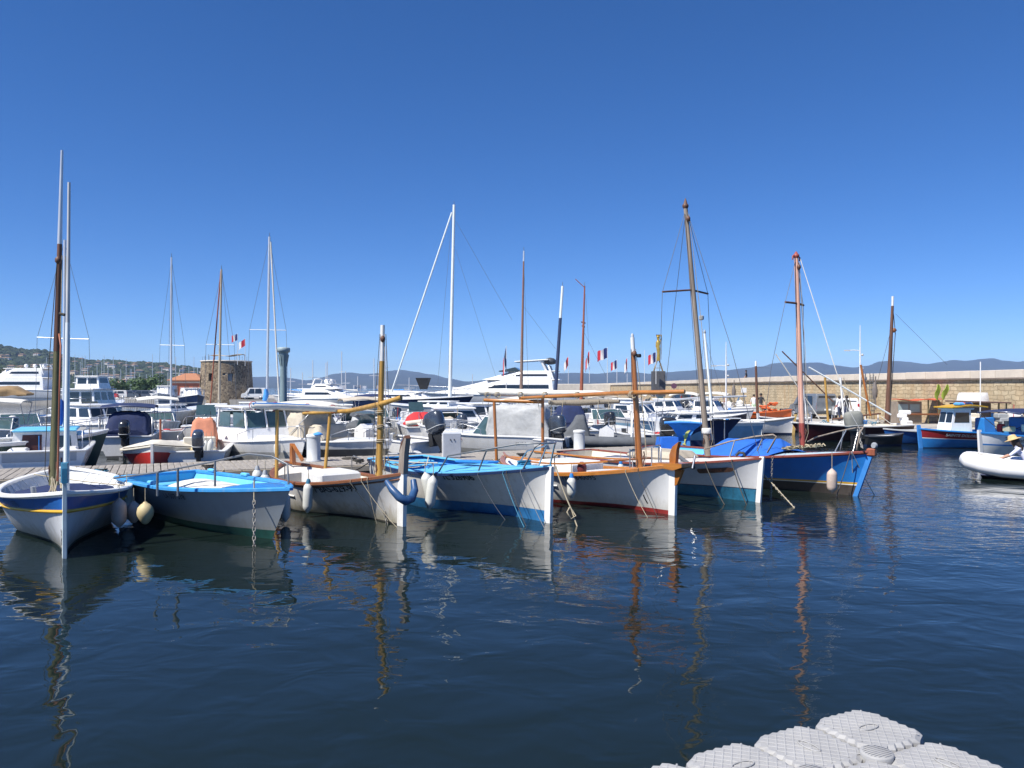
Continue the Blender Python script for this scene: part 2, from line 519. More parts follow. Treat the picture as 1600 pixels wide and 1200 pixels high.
# ------------------------------------------------------------------ boats: hull maker
class Boat:
    def __init__(b, name, label, cat, L, B, heading, bow=None, centre=None, hb=1.1, hm=.7, hs=.8, rake=.15,
                 stern='transom', tw=.8, qm=.35, qb=.9, pb=2.2, sm=.4, group=None, rz=None, z=0.0):
        b.L, b.B, b.hb, b.hm, b.hs, b.rake = L, B, hb, hm, hs, rake
        b.stern, b.tw, b.qm, b.qb, b.pb, b.sm = stern, tw, qm, qb, pb, sm
        th = rad(heading)
        d = Vector((math.sin(th), -math.cos(th), 0))
        b.dir = d
        c = Vector(bow) - d * (L / 2) if bow is not None else Vector(centre)
        c.z = z
        b.rz = th - math.pi / 2
        b.root = empty(name, c, b.rz, label, cat, group)
        b.fr = Frame(c, b.rz)
        b.zk = -0.3
    def zs(b, s):
        if s > b.sm:
            return b.hm + (b.hb - b.hm) * ((s - b.sm) / (1 - b.sm)) ** 2
        return b.hm + (b.hs - b.hm) * ((b.sm - s) / b.sm) ** 2
    def bs(b, s):
        if s >= .45:
            return max(0.0, b.B / 2 * (1 - ((s - .45) / .55) ** b.pb))
        if b.stern == 'double':
            return max(0.0, b.B / 2 * (1 - ((.45 - s) / .45) ** 2.6))
        return b.B / 2 * (1 - (1 - b.tw) * ((.45 - s) / .45) ** 2)
    def q(b, s):
        q = b.qm + (b.qb - b.qm) * ramp01(s, .45, 1.0)
        if b.stern == 'double':
            q += (b.qb - b.qm) * ramp01(1 - s, .6, 1.0)
        return q
    def pt(b, s, z, side=1, out=0.0):
        zs = b.zs(s)
        t = max(0.0, (z - b.zk) / (zs - b.zk))
        y = b.bs(s) * min(1.15, t) ** b.q(s)
        x = b.L * (s - .5)
        zw = (-b.zk) / (zs - b.zk)
        if s > .6:
            x += b.rake * (t - zw) / (1 - zw) * ((s - .6) / .4) ** 2
        if b.stern == 'double' and s < .3:
            x -= b.rake * .6 * (t - zw) / (1 - zw) * ((.3 - s) / .3) ** 2
        return Vector((x, side * (y + out), z))
    def sh(b, s, side=1, dz=0.0, inn=0.0):
        p = b.pt(s, b.zs(s), side)
        w = max(0.0, abs(p.y) - inn)
        return Vector((p.x, side * w, p.z + dz))
    def ss(b, n=30):
        return [.5 - .5 * math.cos(math.pi * k / n) if True else k / n for k in range(n + 1)]
    def hull(b, zwl, bottom, zones, n=30, inner=None, sole=.2, name='hull'):
        """zones: (f0, f1, material) between the waterline paint zwl and the sheer"""
        mats = [bottom] + [z[2] for z in zones] + ([inner] if inner else [])
        S = b.ss(n)
        mb = MB()
        for side in (1, -1):
            cols = []
            rows = [(-.28, 0), (-.08, 0), (.03, 0)] + ([(zwl, 0)] if zwl > .05 else [])
            plan = []
            for i, (f0, f1, mm) in enumerate(zones):
                k = max(1, int((f1 - f0) * 9))
                plan += [(f0 + (f1 - f0) * (j + 1) / k, i + 1) for j in range(k)]
            for s in S:
                col = [b.pt(s, z, side) for z, _ in rows]
                zz = rows[-1][0]
                col += [b.pt(s, zz + f * (b.zs(s) - zz), side) for f, _ in plan]
                cols.append(col)
            mi = [r[1] for r in rows][1:] + [p[1] for p in plan]
            nr = len(cols[0])
            vs = [p for c in cols for p in c]
            for r in range(nr - 1):
                fs = []
                for i in range(len(cols) - 1):
                    q = (i * nr + r, (i + 1) * nr + r, (i + 1) * nr + r + 1, i * nr + r + 1)
                    fs.append(q if side < 0 else q[::-1])
                o = len(mb.v) if r == 0 else o
                if r == 0:
                    mb.v.extend([tuple(v) for v in vs])
                for f in fs:
                    mb.f.append([k + o for k in f]); mb.m.append(mi[r]); mb.s.append(True)
        if b.stern != 'double':
            mi_all = mi
            zl = [r[0] for r in rows] + [rows[-1][0] + f * (b.zs(0) - rows[-1][0]) for f, _ in plan]
            for r in range(len(zl) - 1):
                a, c = b.pt(0, zl[r], 1), b.pt(0, zl[r + 1], 1)
                a2, c2 = b.pt(0, zl[r], -1), b.pt(0, zl[r + 1], -1)
                mb.add([a, a2, c2, c], [(0, 1, 2, 3)], mi_all[r])
        if inner:
            k = len(mats) - 1
            for side in (1, -1):
                grid = []
                for s in S:
                    w = b.bs(s)
                    col = []
                    for f in (0, .35, .7, 1):
                        z = lerp(b.zs(s) - .01, sole, f)
                        p = b.pt(s, max(z, .0), side)
                        y = max(0, abs(p.y) - .06 - .02 * f)
                        col.append(Vector((p.x - (.05 if s > .97 else 0), side * y, z)))
                    col.append(Vector((col[-1].x, 0, sole)))
                    grid.append(col)
                mb.sheet(grid, k)
            if b.stern != 'double':
                p = b.sh(0, 1, -.01, .06); x = p.x + .06
                mb.quad((x, p.y, p.z), (x, -p.y, p.z), (x, -p.y, sole), (x, p.y, sole), k)
        return mb.build(name, mats, b.root)
    def rail(b, m, w=.09, h=.06, s0=0.0, s1=1.0, out=.03, dz=0.0, name='gunwale', n=30, parent=None, both=True):
        """moulding lying along the sheer, both sides joined at the bow"""
        S = [s for s in b.ss(n) if s0 <= s <= s1]
        path = [b.sh(s, 1) for s in S]
        if both:
            path += [b.sh(s, -1) for s in reversed(S)]
        mb = MB()
        rings = []
        for i, p in enumerate(path):
            d = path[min(i + 1, len(path) - 1)] - path[max(i - 1, 0)]
            d.z = 0
            d = d.normalized() if d.length > 1e-6 else Vector((0, -1, 0))
            nrm = Vector((-d.y, d.x, 0))
            o = p + nrm * out + Vector((0, 0, dz))
            ii = p - nrm * (w - out) + Vector((0, 0, dz))
            rings.append([o - Vector((0, 0, h * .5)), o + Vector((0, 0, h * .3)), o + Vector((0, 0, h * .5)) - nrm * w * .15,
                          ii + Vector((0, 0, h * .5)) + nrm * w * .15, ii + Vector((0, 0, h * .3)), ii - Vector((0, 0, h * .5))])
        mb.loft(rings, m=0)
        if b.stern != 'double' and s0 == 0.0 and both:
            a = b.sh(0, 1); mb.box((a.x + .01, 0, a.z + dz), (w, 2 * abs(a.y), h * .98), ch=.01)
        return mb.build(name, m, parent or b.root)
    def strake(b, m, f, r=.025, zwl=0.0, name='rubbing_strake', s0=0.0, s1=1.0):
        mb = MB()
        for side in (1, -1):
            pts = [b.pt(s, zwl + f * (b.zs(s) - zwl), side, .008) for s in b.ss(30) if s0 <= s <= s1]
            mb.tube(pts, r, 6)
        return mb.build(name, m, b.root)
    def deck(b, m, s0, s1, dz=-.04, camber=.06, inn=.03, name='deck', n=24):
        S = [lerp(s0, s1, k / n) for k in range(n + 1)]
        grid = []
        for s in S:
            w = max(0.002, b.bs(s) - inn)
            z = b.zs(s) + dz
            x = b.sh(s).x
            grid.append([Vector((x, w * t, z + camber * (1 - t * t) * min(1, w / .6))) for t in (-1, -.6, -.2, .2, .6, 1)])
        mb = MB()
        mb.sheet(grid)
        for s in (s0, s1):
            if .02 < s < .98:
                w = b.bs(s) - inn
                i = 0 if s == s0 else -1
                g = grid[i]
                yl = max(.02, min(abs(g[0].y), abs(b.pt(s, b.zs(s) - .35).y) - .09))
                mb.add(list(g) + [Vector((g[-1].x, yl, g[-1].z - .35)), Vector((g[0].x, -yl, g[0].z - .35))], [list(range(8))])
        return mb.build(name, m, b.root)
    def stem(b, m, up=.3, w=.09, d=.10, capm=None, caph=.0, top_rake=0.0, low=-.2, mats=None, name='stem_post', lean=0.0):
        """timber stem standing proud of the bow, carried above the rail by up"""
        zt = b.zs(1)
        mb = MB()
        rings = []
        zz = [low, .1, .3 * zt, .6 * zt, .85 * zt, zt, zt + up * .5, zt + up]
        for z in zz:
            p = b.pt(1, min(z, zt))
            x = p.x
            if z > zt:
                x += (z - zt) * (b.rake / zt + top_rake)
            ww = w * (1 if z <= zt else 1 - .25 * (z - zt) / max(up, .01))
            rings.append([Vector((x - d * .6, -ww / 2, z)), Vector((x + d * .4, -ww / 2 * .7, z)), Vector((x + d * .4, ww / 2 * .7, z)), Vector((x - d * .6, ww / 2, z))])
        mb.loft(rings)
        o = mb.build(name, m, b.root)
        return o, rings[-1]
    def text(b, txt, size, sc, zc, side, m, bold=.0, shear=0.0, name='lettering'):
        vs, fs = text_flat(txt, size, bold, shear)
        out = []
        flip = -1 if side > 0 else 1        # side -1 = starboard, read from bow-left when bow is to the right
        for u, v in vs:
            s = sc + flip * u / b.L
            z = zc(s) + v if callable(zc) else zc + v
            p = b.pt(s, z, side, .018)
            out.append(p)
        mb = MB()
        mb.add(out, fs)
        return mb.build(name, m, b.root)
    def pulpit(b, s0, h=.5, m=None, r=.016, posts=(.0, .5), name='bow_rail', s1=.985, inn=.06, drop=True, gap=False):
        m = m or STEEL
        mb = MB()
        K = 12
        S = [lerp(s0, s1, k / K) for k in range(K + 1)]
        left = [b.sh(s, 1, h * min(1, .55 + (1.2 * (s - s0) / (s1 - s0))), inn) for s in S]
        right = [Vector((p.x, -p.y, p.z)) for p in left]
        if drop:
            left = [b.sh(s0, 1, 0, inn)] + left
            right = [b.sh(s0, -1, 0, inn)] + right
        mb.tube(left + right[::-1], r, 6)
        for f in posts:
            s = lerp(s0, s1, f)
            for sd in (1, -1):
                mb.tube([b.sh(s, sd, -.02, inn), b.sh(s, sd, h * min(1, .55 + 1.2 * f), inn)], r * .9, 6)
        return mb.build(name, m, b.root)
    def x_at(b, px):
        """station (local x) where the centreline is seen at photo column px"""
        best = min(range(-100, 101), key=lambda k: abs(800 + F * (lambda w: w.x / w.y)(b.fr.w((b.L / 200 * k, 0, 0))) - px))
        return b.L / 200 * best
    def hang(b, s, ex, ey, m, r=.011, name='mooring_rope', slack=.06, side=-1, z=-.05):
        b.wtube([b.fr.w(b.sh(s, side, .03, -.05))] + sag(b.fr.w(b.sh(s, side, -.03, -.07)), W(ex, ey, z), slack, 6), r, m, name, 5)
    def part(b, mb, name, m, parent=None):
        return mb.build(name, m, parent or b.root)
    def wtube(b, pts, r, m, name, n=8, parent=None):
        """tube through WORLD points, as a part of the boat"""
        mb = MB()
        mb.tube([b.fr.loc(p) for p in pts], r, n)
        return mb.build(name, m, parent or b.root)

def sag(a, c, d=.1, n=8):
    a, c = Vector(a), Vector(c)
    return [a.lerp(c, k / n) - Vector((0, 0, d * 4 * (k / n) * (1 - k / n))) for k in range(n + 1)]

def outboard(b, x, y, z, m=None, scale=1.0, tilt=0.0, yaw=0.0, name='outboard_motor'):
    """cowling with clamp, leg and propeller; x is the transom, leg hangs aft of it"""
    m = m or COWL
    T = Matrix.Translation((x, y, z)) @ Matrix.Rotation(yaw, 4, 'Z') @ Matrix.Rotation(tilt, 4, 'Y') @ Matrix.Scale(scale, 4)
    def X(p): return T @ Vector(p)
    mb = MB()
    rings = []
    for zz, lx, wy, ox in ((.0, .34, .24, -.02), (.06, .50, .32, -.03), (.16, .56, .35, -.03), (.40, .60, .36, -.06), (.54, .56, .33, -.08), (.60, .46, .27, -.08), (.63, .30, .16, -.07)):
        ring = []
        for k in range(14):
            a = 2 * math.pi * k / 14
            cx, sy = math.cos(a), math.sin(a)
            px = math.copysign(abs(cx) ** .5, cx) * lx / 2
            py = math.copysign(abs(sy) ** .55, sy) * wy / 2
            ring.append(X((px - .28 + ox, py, zz + .10 * px)))
        rings.append(ring)
    mb.loft(rings, smooth=True)
    o = mb.build(name, m, b.root)
    mb = MB()
    mb.tube([X((math.copysign(abs(math.cos(a)) ** .5, math.cos(a)) * .287 - .31, math.copysign(abs(math.sin(a)) ** .55, math.sin(a)) * .18, .165 + .10 * math.cos(a) * .28)) for a in [2 * math.pi * k / 20 for k in range(21)]], .012 * scale, 5, caps=False)
    mb.build('cowling_seam', LGREY, o)
    mb = MB()
    mb.loft([[X(p) for p in ((-.16, -.1, .05), (-.16, .1, .05), (-.42, .08, .05), (-.42, -.08, .05))],
             [X(p) for p in ((-.2, -.06, -.4), (-.2, .06, -.4), (-.40, .05, -.4), (-.40, -.05, -.4))],
             [X(p) for p in ((-.2, -.05, -.75), (-.2, .05, -.75), (-.42, .03, -.75), (-.42, -.03, -.75))],
             [X(p) for p in ((-.24, -.01, -1.0), (-.24, .01, -1.0), (-.34, .01, -1.0), (-.34, -.01, -1.0))]])
    mb.tube([X((-.08, 0, -.72)), X((-.2, 0, -.72)), X((-.5, 0, -.72))], [.02, .06 * scale, .05 * scale], 8)
    mb.box(X((-.33, 0, -.52)), (.34 * scale, .2 * scale, .02), rot=(0, tilt, yaw))
    mb.build('drive_leg', BLACK, o)
    mb = MB()
    for k in range(3):
        a = 2 * math.pi * k / 3
        ca, sa = math.cos(a), math.sin(a)
        mb.add([X(p) for p in ((-.52, .03 * ca - .02 * sa, -.72 + .03 * sa + .02 * ca), (-.50, .15 * ca - .07 * sa, -.72 + .15 * sa + .07 * ca),
                               (-.55, .16 * ca + .05 * sa, -.72 + .16 * sa - .05 * ca), (-.56, .03 * ca + .03 * sa, -.72 + .03 * sa - .03 * ca))], [(0, 1, 2, 3), (3, 2, 1, 0)])
    mb.build('propeller', DGREY, o)
    mb = MB()
    mb.box(X((-.07, 0, -.1)), (.14 * scale, .26 * scale, .38 * scale), rot=(0, tilt * .4, yaw), ch=.02)
    mb.build('clamp_bracket', BLACK, o)
    return o

def fender(p, length, r, m, label, tilt=0.0, rope=.25, cap=None, round_=False, azim=0.0):
    """inflatable fender hanging with its top at world point p"""
    root = empty('fender', p, azim, label, 'fender', 'fenders hung over the boats')
    rot = Matrix.Rotation(tilt, 3, 'Y')
    mb = MB()
    if round_:
        prof = [(.02, -length), (.05, -length * .97), (r * .6, -length * .86), (r * .95, -length * .62), (r, -length * .45), (r * .88, -length * .25), (r * .5, -length * .1), (.05, -.03), (.03, 0)]
    else:
        prof = [(.02, -length), (.035, -length + .02), (r * .55, -length + .05), (r * .9, -length + .10), (r, -length + .16), (r * 1.02, -length * .5), (r, -.16), (r * .9, -.10), (r * .55, -.05), (.035, -.02), (.02, 0)]
    mb.lathe(prof, 14, rot=rot)
    mb.build('fender_body', m, root)
    if cap:
        mb = MB()
        mb.lathe([(r * .62, -.075), (r * .5, -.03), (.05, .0), (.03, .05)], 12, rot=rot)
        mb.build('fender_cap', cap, root)
    mb = MB()
    mb.tube([(0, 0, -.02), (.0, 0, rope)], .009, 5)
    mb.build('hanging_rope', ROPE, root)
    return root

def chain_mesh(a, c, d=0.0, link=.06, r=.008):
    """links of a hanging chain between two points"""
    pts = sag(a, c, d, 40)
    L = sum((pts[i + 1] - pts[i]).length for i in range(40))
    n = max(3, int(L / link))
    mb = MB()
    for k in range(n):
        t = (k + .5) / n * 40
        i = min(39, int(t))
        p = pts[i].lerp(pts[i + 1], t - i)
        dd = (pts[i + 1] - pts[i]).normalized()
        sd = dd.orthogonal().normalized()
        if k % 2:
            sd = dd.cross(sd)
        loop = [p + dd * math.cos(u) * link * .68 + sd * math.sin(u) * link * .36 for u in [2 * math.pi * j / 8 for j in range(9)]]
        mb.tube(loop, r, 4, caps=False)
    return mb

def coil(c, r=.16, turns=4, rr=.012, m=None, parent=None, name='rope_coil'):
    c = Vector(c)
    pts = []
    for k in range(turns * 12):
        a = 2 * math.pi * k / 12
        q = r * (1 - .12 * (k / 12)) + R.uniform(-.012, .012)
        pts.append(c + Vector((q * math.cos(a), q * math.sin(a), .006 * (k / 12) + R.uniform(0, .01))))
    mb = MB()
    mb.tube(pts, rr, 5)
    return mb.build(name, m or ROPE, parent)

def mast(b, base, tip, r0, r1, m, name='mast', segs=None, n=10):
    """tapered spar between WORLD points; segs: (fraction, material) for differently painted lengths"""
    A, T = b.fr.loc(base), b.fr.loc(tip)
    if not segs:
        mb = MB()
        mb.tube([A.lerp(T, k / 6) for k in range(7)], [lerp(r0, r1, k / 6) for k in range(7)], n)
        return mb.build(name, m, b.root)
    mb = MB()
    mats = []
    f0 = 0.0
    for i, (f1, mm, k) in enumerate(segs):
        mats.append(mm)
        ra, rb = lerp(r0, r1, f0) * k, lerp(r0, r1, f1) * k
        mb.tube([A.lerp(T, lerp(f0, f1, j / 4)) for j in range(5)], [lerp(ra, rb, j / 4) for j in range(5)], n, m=i)
        f0 = f1
    return mb.build(name, mats, b.root)

def pos_on_boat(b, s):
    return b.fr.w((b.L * (s - .5), 0, 0))
# ------------------------------------------------------------------ wooden pontoon the boats lie at
PON_O = Vector((-10.9, 21.0, 0)); PON_A = math.atan2(.409, .913)
pon_d = Vector((math.cos(PON_A), math.sin(PON_A), 0)); pon_n = Vector((-pon_d.y, pon_d.x, 0))
pontoon = empty('pontoon', PON_O, PON_A, 'long grey wooden pontoon running behind the front row of boats', 'pontoon')
pon_fr = Frame(PON_O, PON_A)
PX0, PX1, PW = -4.0, 21.5, 2.9
mb = MB(); mb.box((0, PW / 2, .472), (.165, PW, .05), ch=.006)
pl0 = None
k = 0
x = PX0
while x < PX1:
    if pl0 is None:
        pl0 = mb.build('plank', PLANK, pontoon); o = pl0
    else:
        o = pl0.copy(); scene.collection.objects.link(o)
    o.location = (x, R.uniform(-.008, .008), R.uniform(-.005, .005))
    o.rotation_euler = (0, 0, R.uniform(-.004, .004))
    x += .182
mb = MB()
mb.box(((PX0 + PX1) / 2, -.03, .38), (PX1 - PX0, .06, .17), ch=.01)
mb.box(((PX0 + PX1) / 2, PW + .03, .38), (PX1 - PX0, .06, .17), ch=.01)
mb.build('edge_beam', mat('edge_timber', (.36, .31, .235), .85, var=.25, vs=4, stretch=(.3, 1, 1)), pontoon)
for i in range(9):
    mb = MB(); mb.box((PX0 + 1.6 + i * 2.9, PW / 2, .12), (2.2, PW - .5, .42), ch=.04)
    mb.build('float', mat('float_concrete', (.10, .10, .095), .9, var=.3), pontoon)

def ponpt(px, y):
    """pontoon point (world) on the deck seen at column px, y metres in from the near edge"""
    a = (px - 800) / F
    # O + k*d + y*n  with X = a*Y
    o = PON_O + pon_n * y
    kk = (a * o.y - o.x) / (pon_d.x - a * pon_d.y)
    p = o + pon_d * kk
    p.z = .5
    return p

# pedestals and service post
def pedestal(px, y, h, r, label):
    p = ponpt(px, y)
    root = empty('mooring_pedestal', p, 0, label, 'pedestal', 'round grey pedestals on the pontoon')
    mb = MB(); mb.lathe([(r * 1.15, 0), (r * 1.15, .04), (r, .06), (r, h - .06), (r, h - .05)], 20); mb.build('post', LGREY, root)
    mb = MB(); mb.lathe([(r * 1.08, h - .05), (r * 1.1, h - .01), (r * 1.02, h + .03), (r * .4, h + .05)], 20); mb.build('cap', mat('pale_cap', (.62, .63, .62), .5), root)
    return root
pedestal(490, 1.6, .80, .21, 'round grey pedestal with blue rag on the pontoon behind the ochre posts')
pedestal(905, 1.7, .72, .20, 'round grey pedestal on the pontoon beside the twin outboards')
p = ponpt(488, 1.55) + Vector((.18, -.02, .82))
mb = MB()
mb.lathe([(.15, 0), (.16, .03), (.09, .07), (.02, .09)], 9)
o = mb.build('blue_rag', SKYB); o.location = p; tag(o, 'crumpled blue rag lying on the pedestal top', 'rag')
p = ponpt(706, 1.0)
root = empty('service_cabinet', p, PON_A - .25, 'white and grey water and power cabinet on the pontoon above the light blue boat', 'cabinet')
mb = MB(); mb.box((.0, 0, .41), (.58, .30, .82), ch=.03); mb.build('cabinet_body', mat('cabinet_grey', (.40, .43, .48), .5), root)
mb = MB(); mb.box((-.305, 0, .41), (.02, .27, .78), ch=.005); mb.build('side_panel', WHITE2, root)
for dx in (-.06, .06):
    mb = MB(); mb.lathe([(.022, 0), (.022, .03)], 8, o=(dx, -.15, .6), rot=Matrix.Rotation(rad(90), 3, 'X')); mb.build('socket', DGREY, root)
# cleat stands with rope tangles along the edge
for i, (px, lab) in enumerate(((158, 'dark iron mooring cleat on the pontoon edge left of the blue boat'), (325, 'dark iron mooring cleat on the pontoon behind the blue boat'),
                  (560, 'dark iron mooring cleat on the pontoon behind the ochre mast'), (815, 'dark iron mooring cleat on the pontoon left of the varnished boat'))):
    p = ponpt(px, .25)
    root = empty('mooring_cleat', p, PON_A + R.uniform(-.3, .3), lab, 'cleat', 'iron cleats along the pontoon')
    mb = MB(); mb.tube([(-.16, 0, .13), (0, 0, .11), (.16, 0, .13)], .018, 6); mb.tube([(-.05, 0, 0), (-.05, 0, .11)], .02, 6); mb.tube([(.05, 0, 0), (.05, 0, .11)], .02, 6)
    mb.build('cleat_horns', BLACK, root)
    pts = []
    for j in range(50):
        a = j * .7
        pts.append((.16 * math.cos(a) * R.uniform(.5, 1.2), .07 * math.sin(a) * R.uniform(.6, 1.3), .03 + .09 * abs(math.sin(j * .37))))
    mb = MB(); mb.tube(pts, .012, 5); mb.build('rope_turns', ROPED if i != 0 else ROPEB, root)
# heaps of line lying on the planks
for px, y, mm, lab in ((440, .7, ROPE, 'coil of tan rope on the pontoon by the ochre post'), (545, 1.9, ROPED, 'dark hose coil on the pontoon behind the ochre mast'),
                       (925, 1.2, ROPE, 'tan rope coil around the foot of the right pedestal'), (1000, .6, ROPED, 'green black rope heap near the end of the pontoon'), (845, 1.4, ROPED, 'dark rope coil between the brown posts on the pontoon')):
    p = ponpt(px, y)
    o = coil((0, 0, .02), .24, 6, .016, mm); o.location = p
    tag(o, lab, 'rope coil', 'coils of rope on the pontoon')

# ------------------------------------------------------------------ boat A: blue banded open boat at the left edge
A = Boat('rowing_boat', 'white open wooden boat with blue band and yellow stripe at the left edge', 'boat', 6.2, 2.35, 29,
         bow=W(101, 872), hb=1.08, hm=.80, hs=.95, rake=.06, stern='double', qm=.28, qb=1.7, pb=2.1)
AZ = mat('dark_waterline', (.03, .045, .04), .6, var=.3)
A.hull(.06, AZ, [(0, .66, mat('boat_a_white', (.58, .59, .60), .4, var=.06, grime=.7, stain=(.35, .33, .28), stain_amt=.75)), (.66, .72, YELLOW), (.72, .93, BLUE), (.93, 1, WHITE)], inner=mat('inside_white', (.62, .64, .65), .6, var=.12, stain=(.35, .33, .28), stain_amt=.5), sole=.25)
A.strake(YELLOW, .69, .028, .06)
A.rail(WHITE, .13, .055, out=.04)
st, top = A.stem(mat('stem_pale_teal', (.60, .68, .68), .5, var=.15, stain=(.3, .28, .2)), up=.42, w=.075, d=.14)
mb = MB(); c = sum(top, Vector()) / 4
mb.loft([[c + Vector((x * 1.5 + dx, y * 1.9, dz)) for x, y in ((-.09, -.03), (.07, -.02), (.07, .02), (-.09, .03))] for dz, dx in ((-.26, 0), (-.02, -.02), (.06, -.06))])
mb.build('stem_cap', TEAL, st)
for s in [.1 + .045 * k for k in range(18)]:
    for sd in (1, -1):
        p = A.sh(s, sd, -.03, .065)
        if abs(p.y) < .25: continue
        q = A.pt(s, .35, sd); q.y = sd * (abs(q.y) - .09)
        mb = MB(); d = (q - p); rings = []
        for t in (0, .5, 1):
            c = p + d * t
            rings.append([c + Vector((a, sd * bb, 0)) for a, bb in ((-.022, .02), (.022, .02), (.022, -.03), (-.022, -.03))])
        mb.loft(rings); mb.build('rib', WHITE, A.root)
for s in (.3, .55):
    mb = MB(); w = A.bs(s); mb.box((A.L * (s - .5), 0, .58), (.24, 2 * w - .16, .035), ch=.01); mb.build('thwart', WHITE, A.root)
# slack navy tarpaulin over the middle of the boat
grid = []
for i in range(15):
    s = lerp(.30, .68, i / 14)
    row = []
    for j in range(13):
        t = -1 + 2 * j / 12
        w = max(.1, A.bs(s) - .26)
        z = lerp(.84, .66, abs(t) ** 1.5) - .10 * abs(math.sin(i * .8)) * (1 - abs(t)) + .035 * noise.noise((i * .7, j * .6, 3))
        if i in (0, 14): z -= .08
        row.append((A.L * (s - .5), w * t, z))
    grid.append(row)
mb = MB(); mb.sheet(grid, thick=.01); mb.build('tarpaulin', NAVY, A.root)
mb = MB(); mb.tube([(1.45, -.45, .55), (1.45, -.5, 1.02)], .045, 8); mb.build('oar_post', GREYP, A.root)
aD = A.fr.w((1.15, 0, 0)).y
mast(A, P(84, 758, aD), P(97, 235, aD), .085, .022, None, segs=[(.10, GREENWOOD, 1), (.40, GREENWOOD, 1), (.72, DARKWOOD, 1.05), (1, ALU, 1.05)])
bD = A.fr.w((2.62, 0, 0)).y
mast(A, P(103.5, 772, bD), P(108, 285, bD), .048, .026, None, name='upright_yard', segs=[(.27 + .28, mat('white_spar', (.75, .8, .8), .4, var=.06), 1), (1, mat('pale_spar', (.55, .56, .56), .45, var=.15, vs=6, stretch=(1, 1, .2)), .9)])
A.wtube([P(92, 520, aD), P(95, 540, aD - .3), P(93, 620, aD - .3), P(90, 752, aD - .3)], .016, REDWOOD, 'halyard_pole', 6)
for j in range(7):
    a = P(86 + R.uniform(-6, 6), 747 + R.uniform(-3, 3), aD - .1); c = P(84 + R.uniform(-8, 8), 772 + R.uniform(-6, 4), aD - .2)
    A.wtube(sag(a, c, R.uniform(.0, .08), 5), .013, ROPE, 'lashing', 5)
mb = MB()
for j in range(4): mb.tube([Vector((2.58 + .06 * math.cos(u), .06 * math.sin(u), 1.10 + .022 * j)) for u in [k * math.pi / 6 for k in range(13)]], .014, 5)
mb.build('yard_lashing', ROPE, A.root)
A.wtube([P(96, 765, bD - .2), P(97, 795, bD - .25), P(97, 818, bD - .25), P(98, 850, bD - .25), P(99, 880, bD - .3)], .012, ROPED, 'bow_line', 5)
mb = chain_mesh(A.fr.loc(P(97, 818, bD - .26)), A.fr.loc(P(99, 874, bD - .3)), 0, .07, .009); tag(mb.build('anchor_chain', CHAIN, A.root), kind='stuff')
A.wtube([P(93, 490, aD - .1), P(101, 492, aD - .1)], .03, ROPED, 'yard_parrel', 6)
A.text('ST 717875', .16, .70, lambda s: A.zs(s) * .80 + .02, -1, mat('faded_lettering', (.03, .07, .16), .6))
A.wtube(sag(A.fr.w(A.sh(.12, -1, .02)), A.fr.w(A.sh(.6, 1, .02)), .02), .012, ROPE, 'mooring_rope', 5)

# ------------------------------------------------------------------ boat B: broad blue decked tender
B_ = Boat('motor_launch', 'grey white open launch with bright blue gunwale and inside', 'boat', 4.9, 2.15, 47, bow=(-4.42, 14.75, 0),
          hb=.98, hm=.84, hs=.84, rake=.62, stern='transom', tw=.86, qm=.62, qb=.85, pb=2.8)
B_.hull(.17, GREENAF, [(0, .94, mat('boat_b_grey', (.29, .32, .345), .45, var=.08, grime=.6, stain=(.25, .26, .24), stain_amt=.5)), (.94, 1, BLUE)], inner=LBLUE, sole=.22)
B_.rail(mat('sky_blue_rim', (.05, .29, .63), .45, var=.12, stain=(.3, .42, .5), stain_amt=.4), .14, .06, out=.04)
B_.deck(MBLUE, .80, .995, dz=.0, camber=.05, name='foredeck')
mb = MB(); grid = []
for i in range(9):
    s = lerp(.30, .78, i / 8)
    grid.append([(B_.L * (s - .5), max(.1, B_.bs(s) - .30) * t, .66 + .20 * (1 - t * t) + .03 * noise.noise((i, t * 3, 1)) - (.12 if i in (0, 8) else 0)) for t in (-1, -.66, -.33, 0, .33, .66, 1)])
mb.sheet(grid, thick=.01); mb.build('canvas_cover', OFFW, B_.root)
for sd in (1, -1):
    for s in (.14, .42):
        mb = MB(); p = B_.sh(s, sd, .06, .07); mb.box(p, (.26, .10, .07), ch=.02); mb.build('rail_block', LBLUE, B_.root)
mb = MB(); mb.box((-2.2, 0, .62), (.5, 1.5, .06), ch=.02); mb.build('stern_bench', LBLUE, B_.root)
# guard rail: sloping tube with posts
gl = [P(178, 747, 16.8), P(246, 738, 16.0), P(330, 722, 15.6), P(388, 709, 15.1), P(425, 713, 14.8), P(449, 725, 14.6), P(451, 757, 14.55)]
B_.wtube(gl, .02, STEELD, 'guard_rail', 7)
for a, z in ((246, 738), (278, 731), (336, 720)):
    D = {246: 15.8, 278: 15.9, 336: 15.5}[a]
    base = W(a, 775 if a < 300 else 760, .88)
    top = P(a, z, base.y)
    B_.wtube([base, top], .022, STEELD, 'rail_post', 7)
B_.text('LA 507 578', .15, .60, lambda s: B_.zs(s) - .16, -1, TEXTM)
bp = B_.fr.w(B_.sh(.90, -1, 0, -.02))
top = P(397, 751, bp.y); D = bp.y
B_.wtube([top, P(397, 785, D - .1)], .014, ROPE, 'chain_rope', 5)
mb = chain_mesh(B_.fr.loc(P(397, 782, D - .1)), B_.fr.loc(P(397, 866, D - .45)), 0, .075, .011); tag(mb.build('anchor_chain', CHAIN, B_.root), kind='stuff')

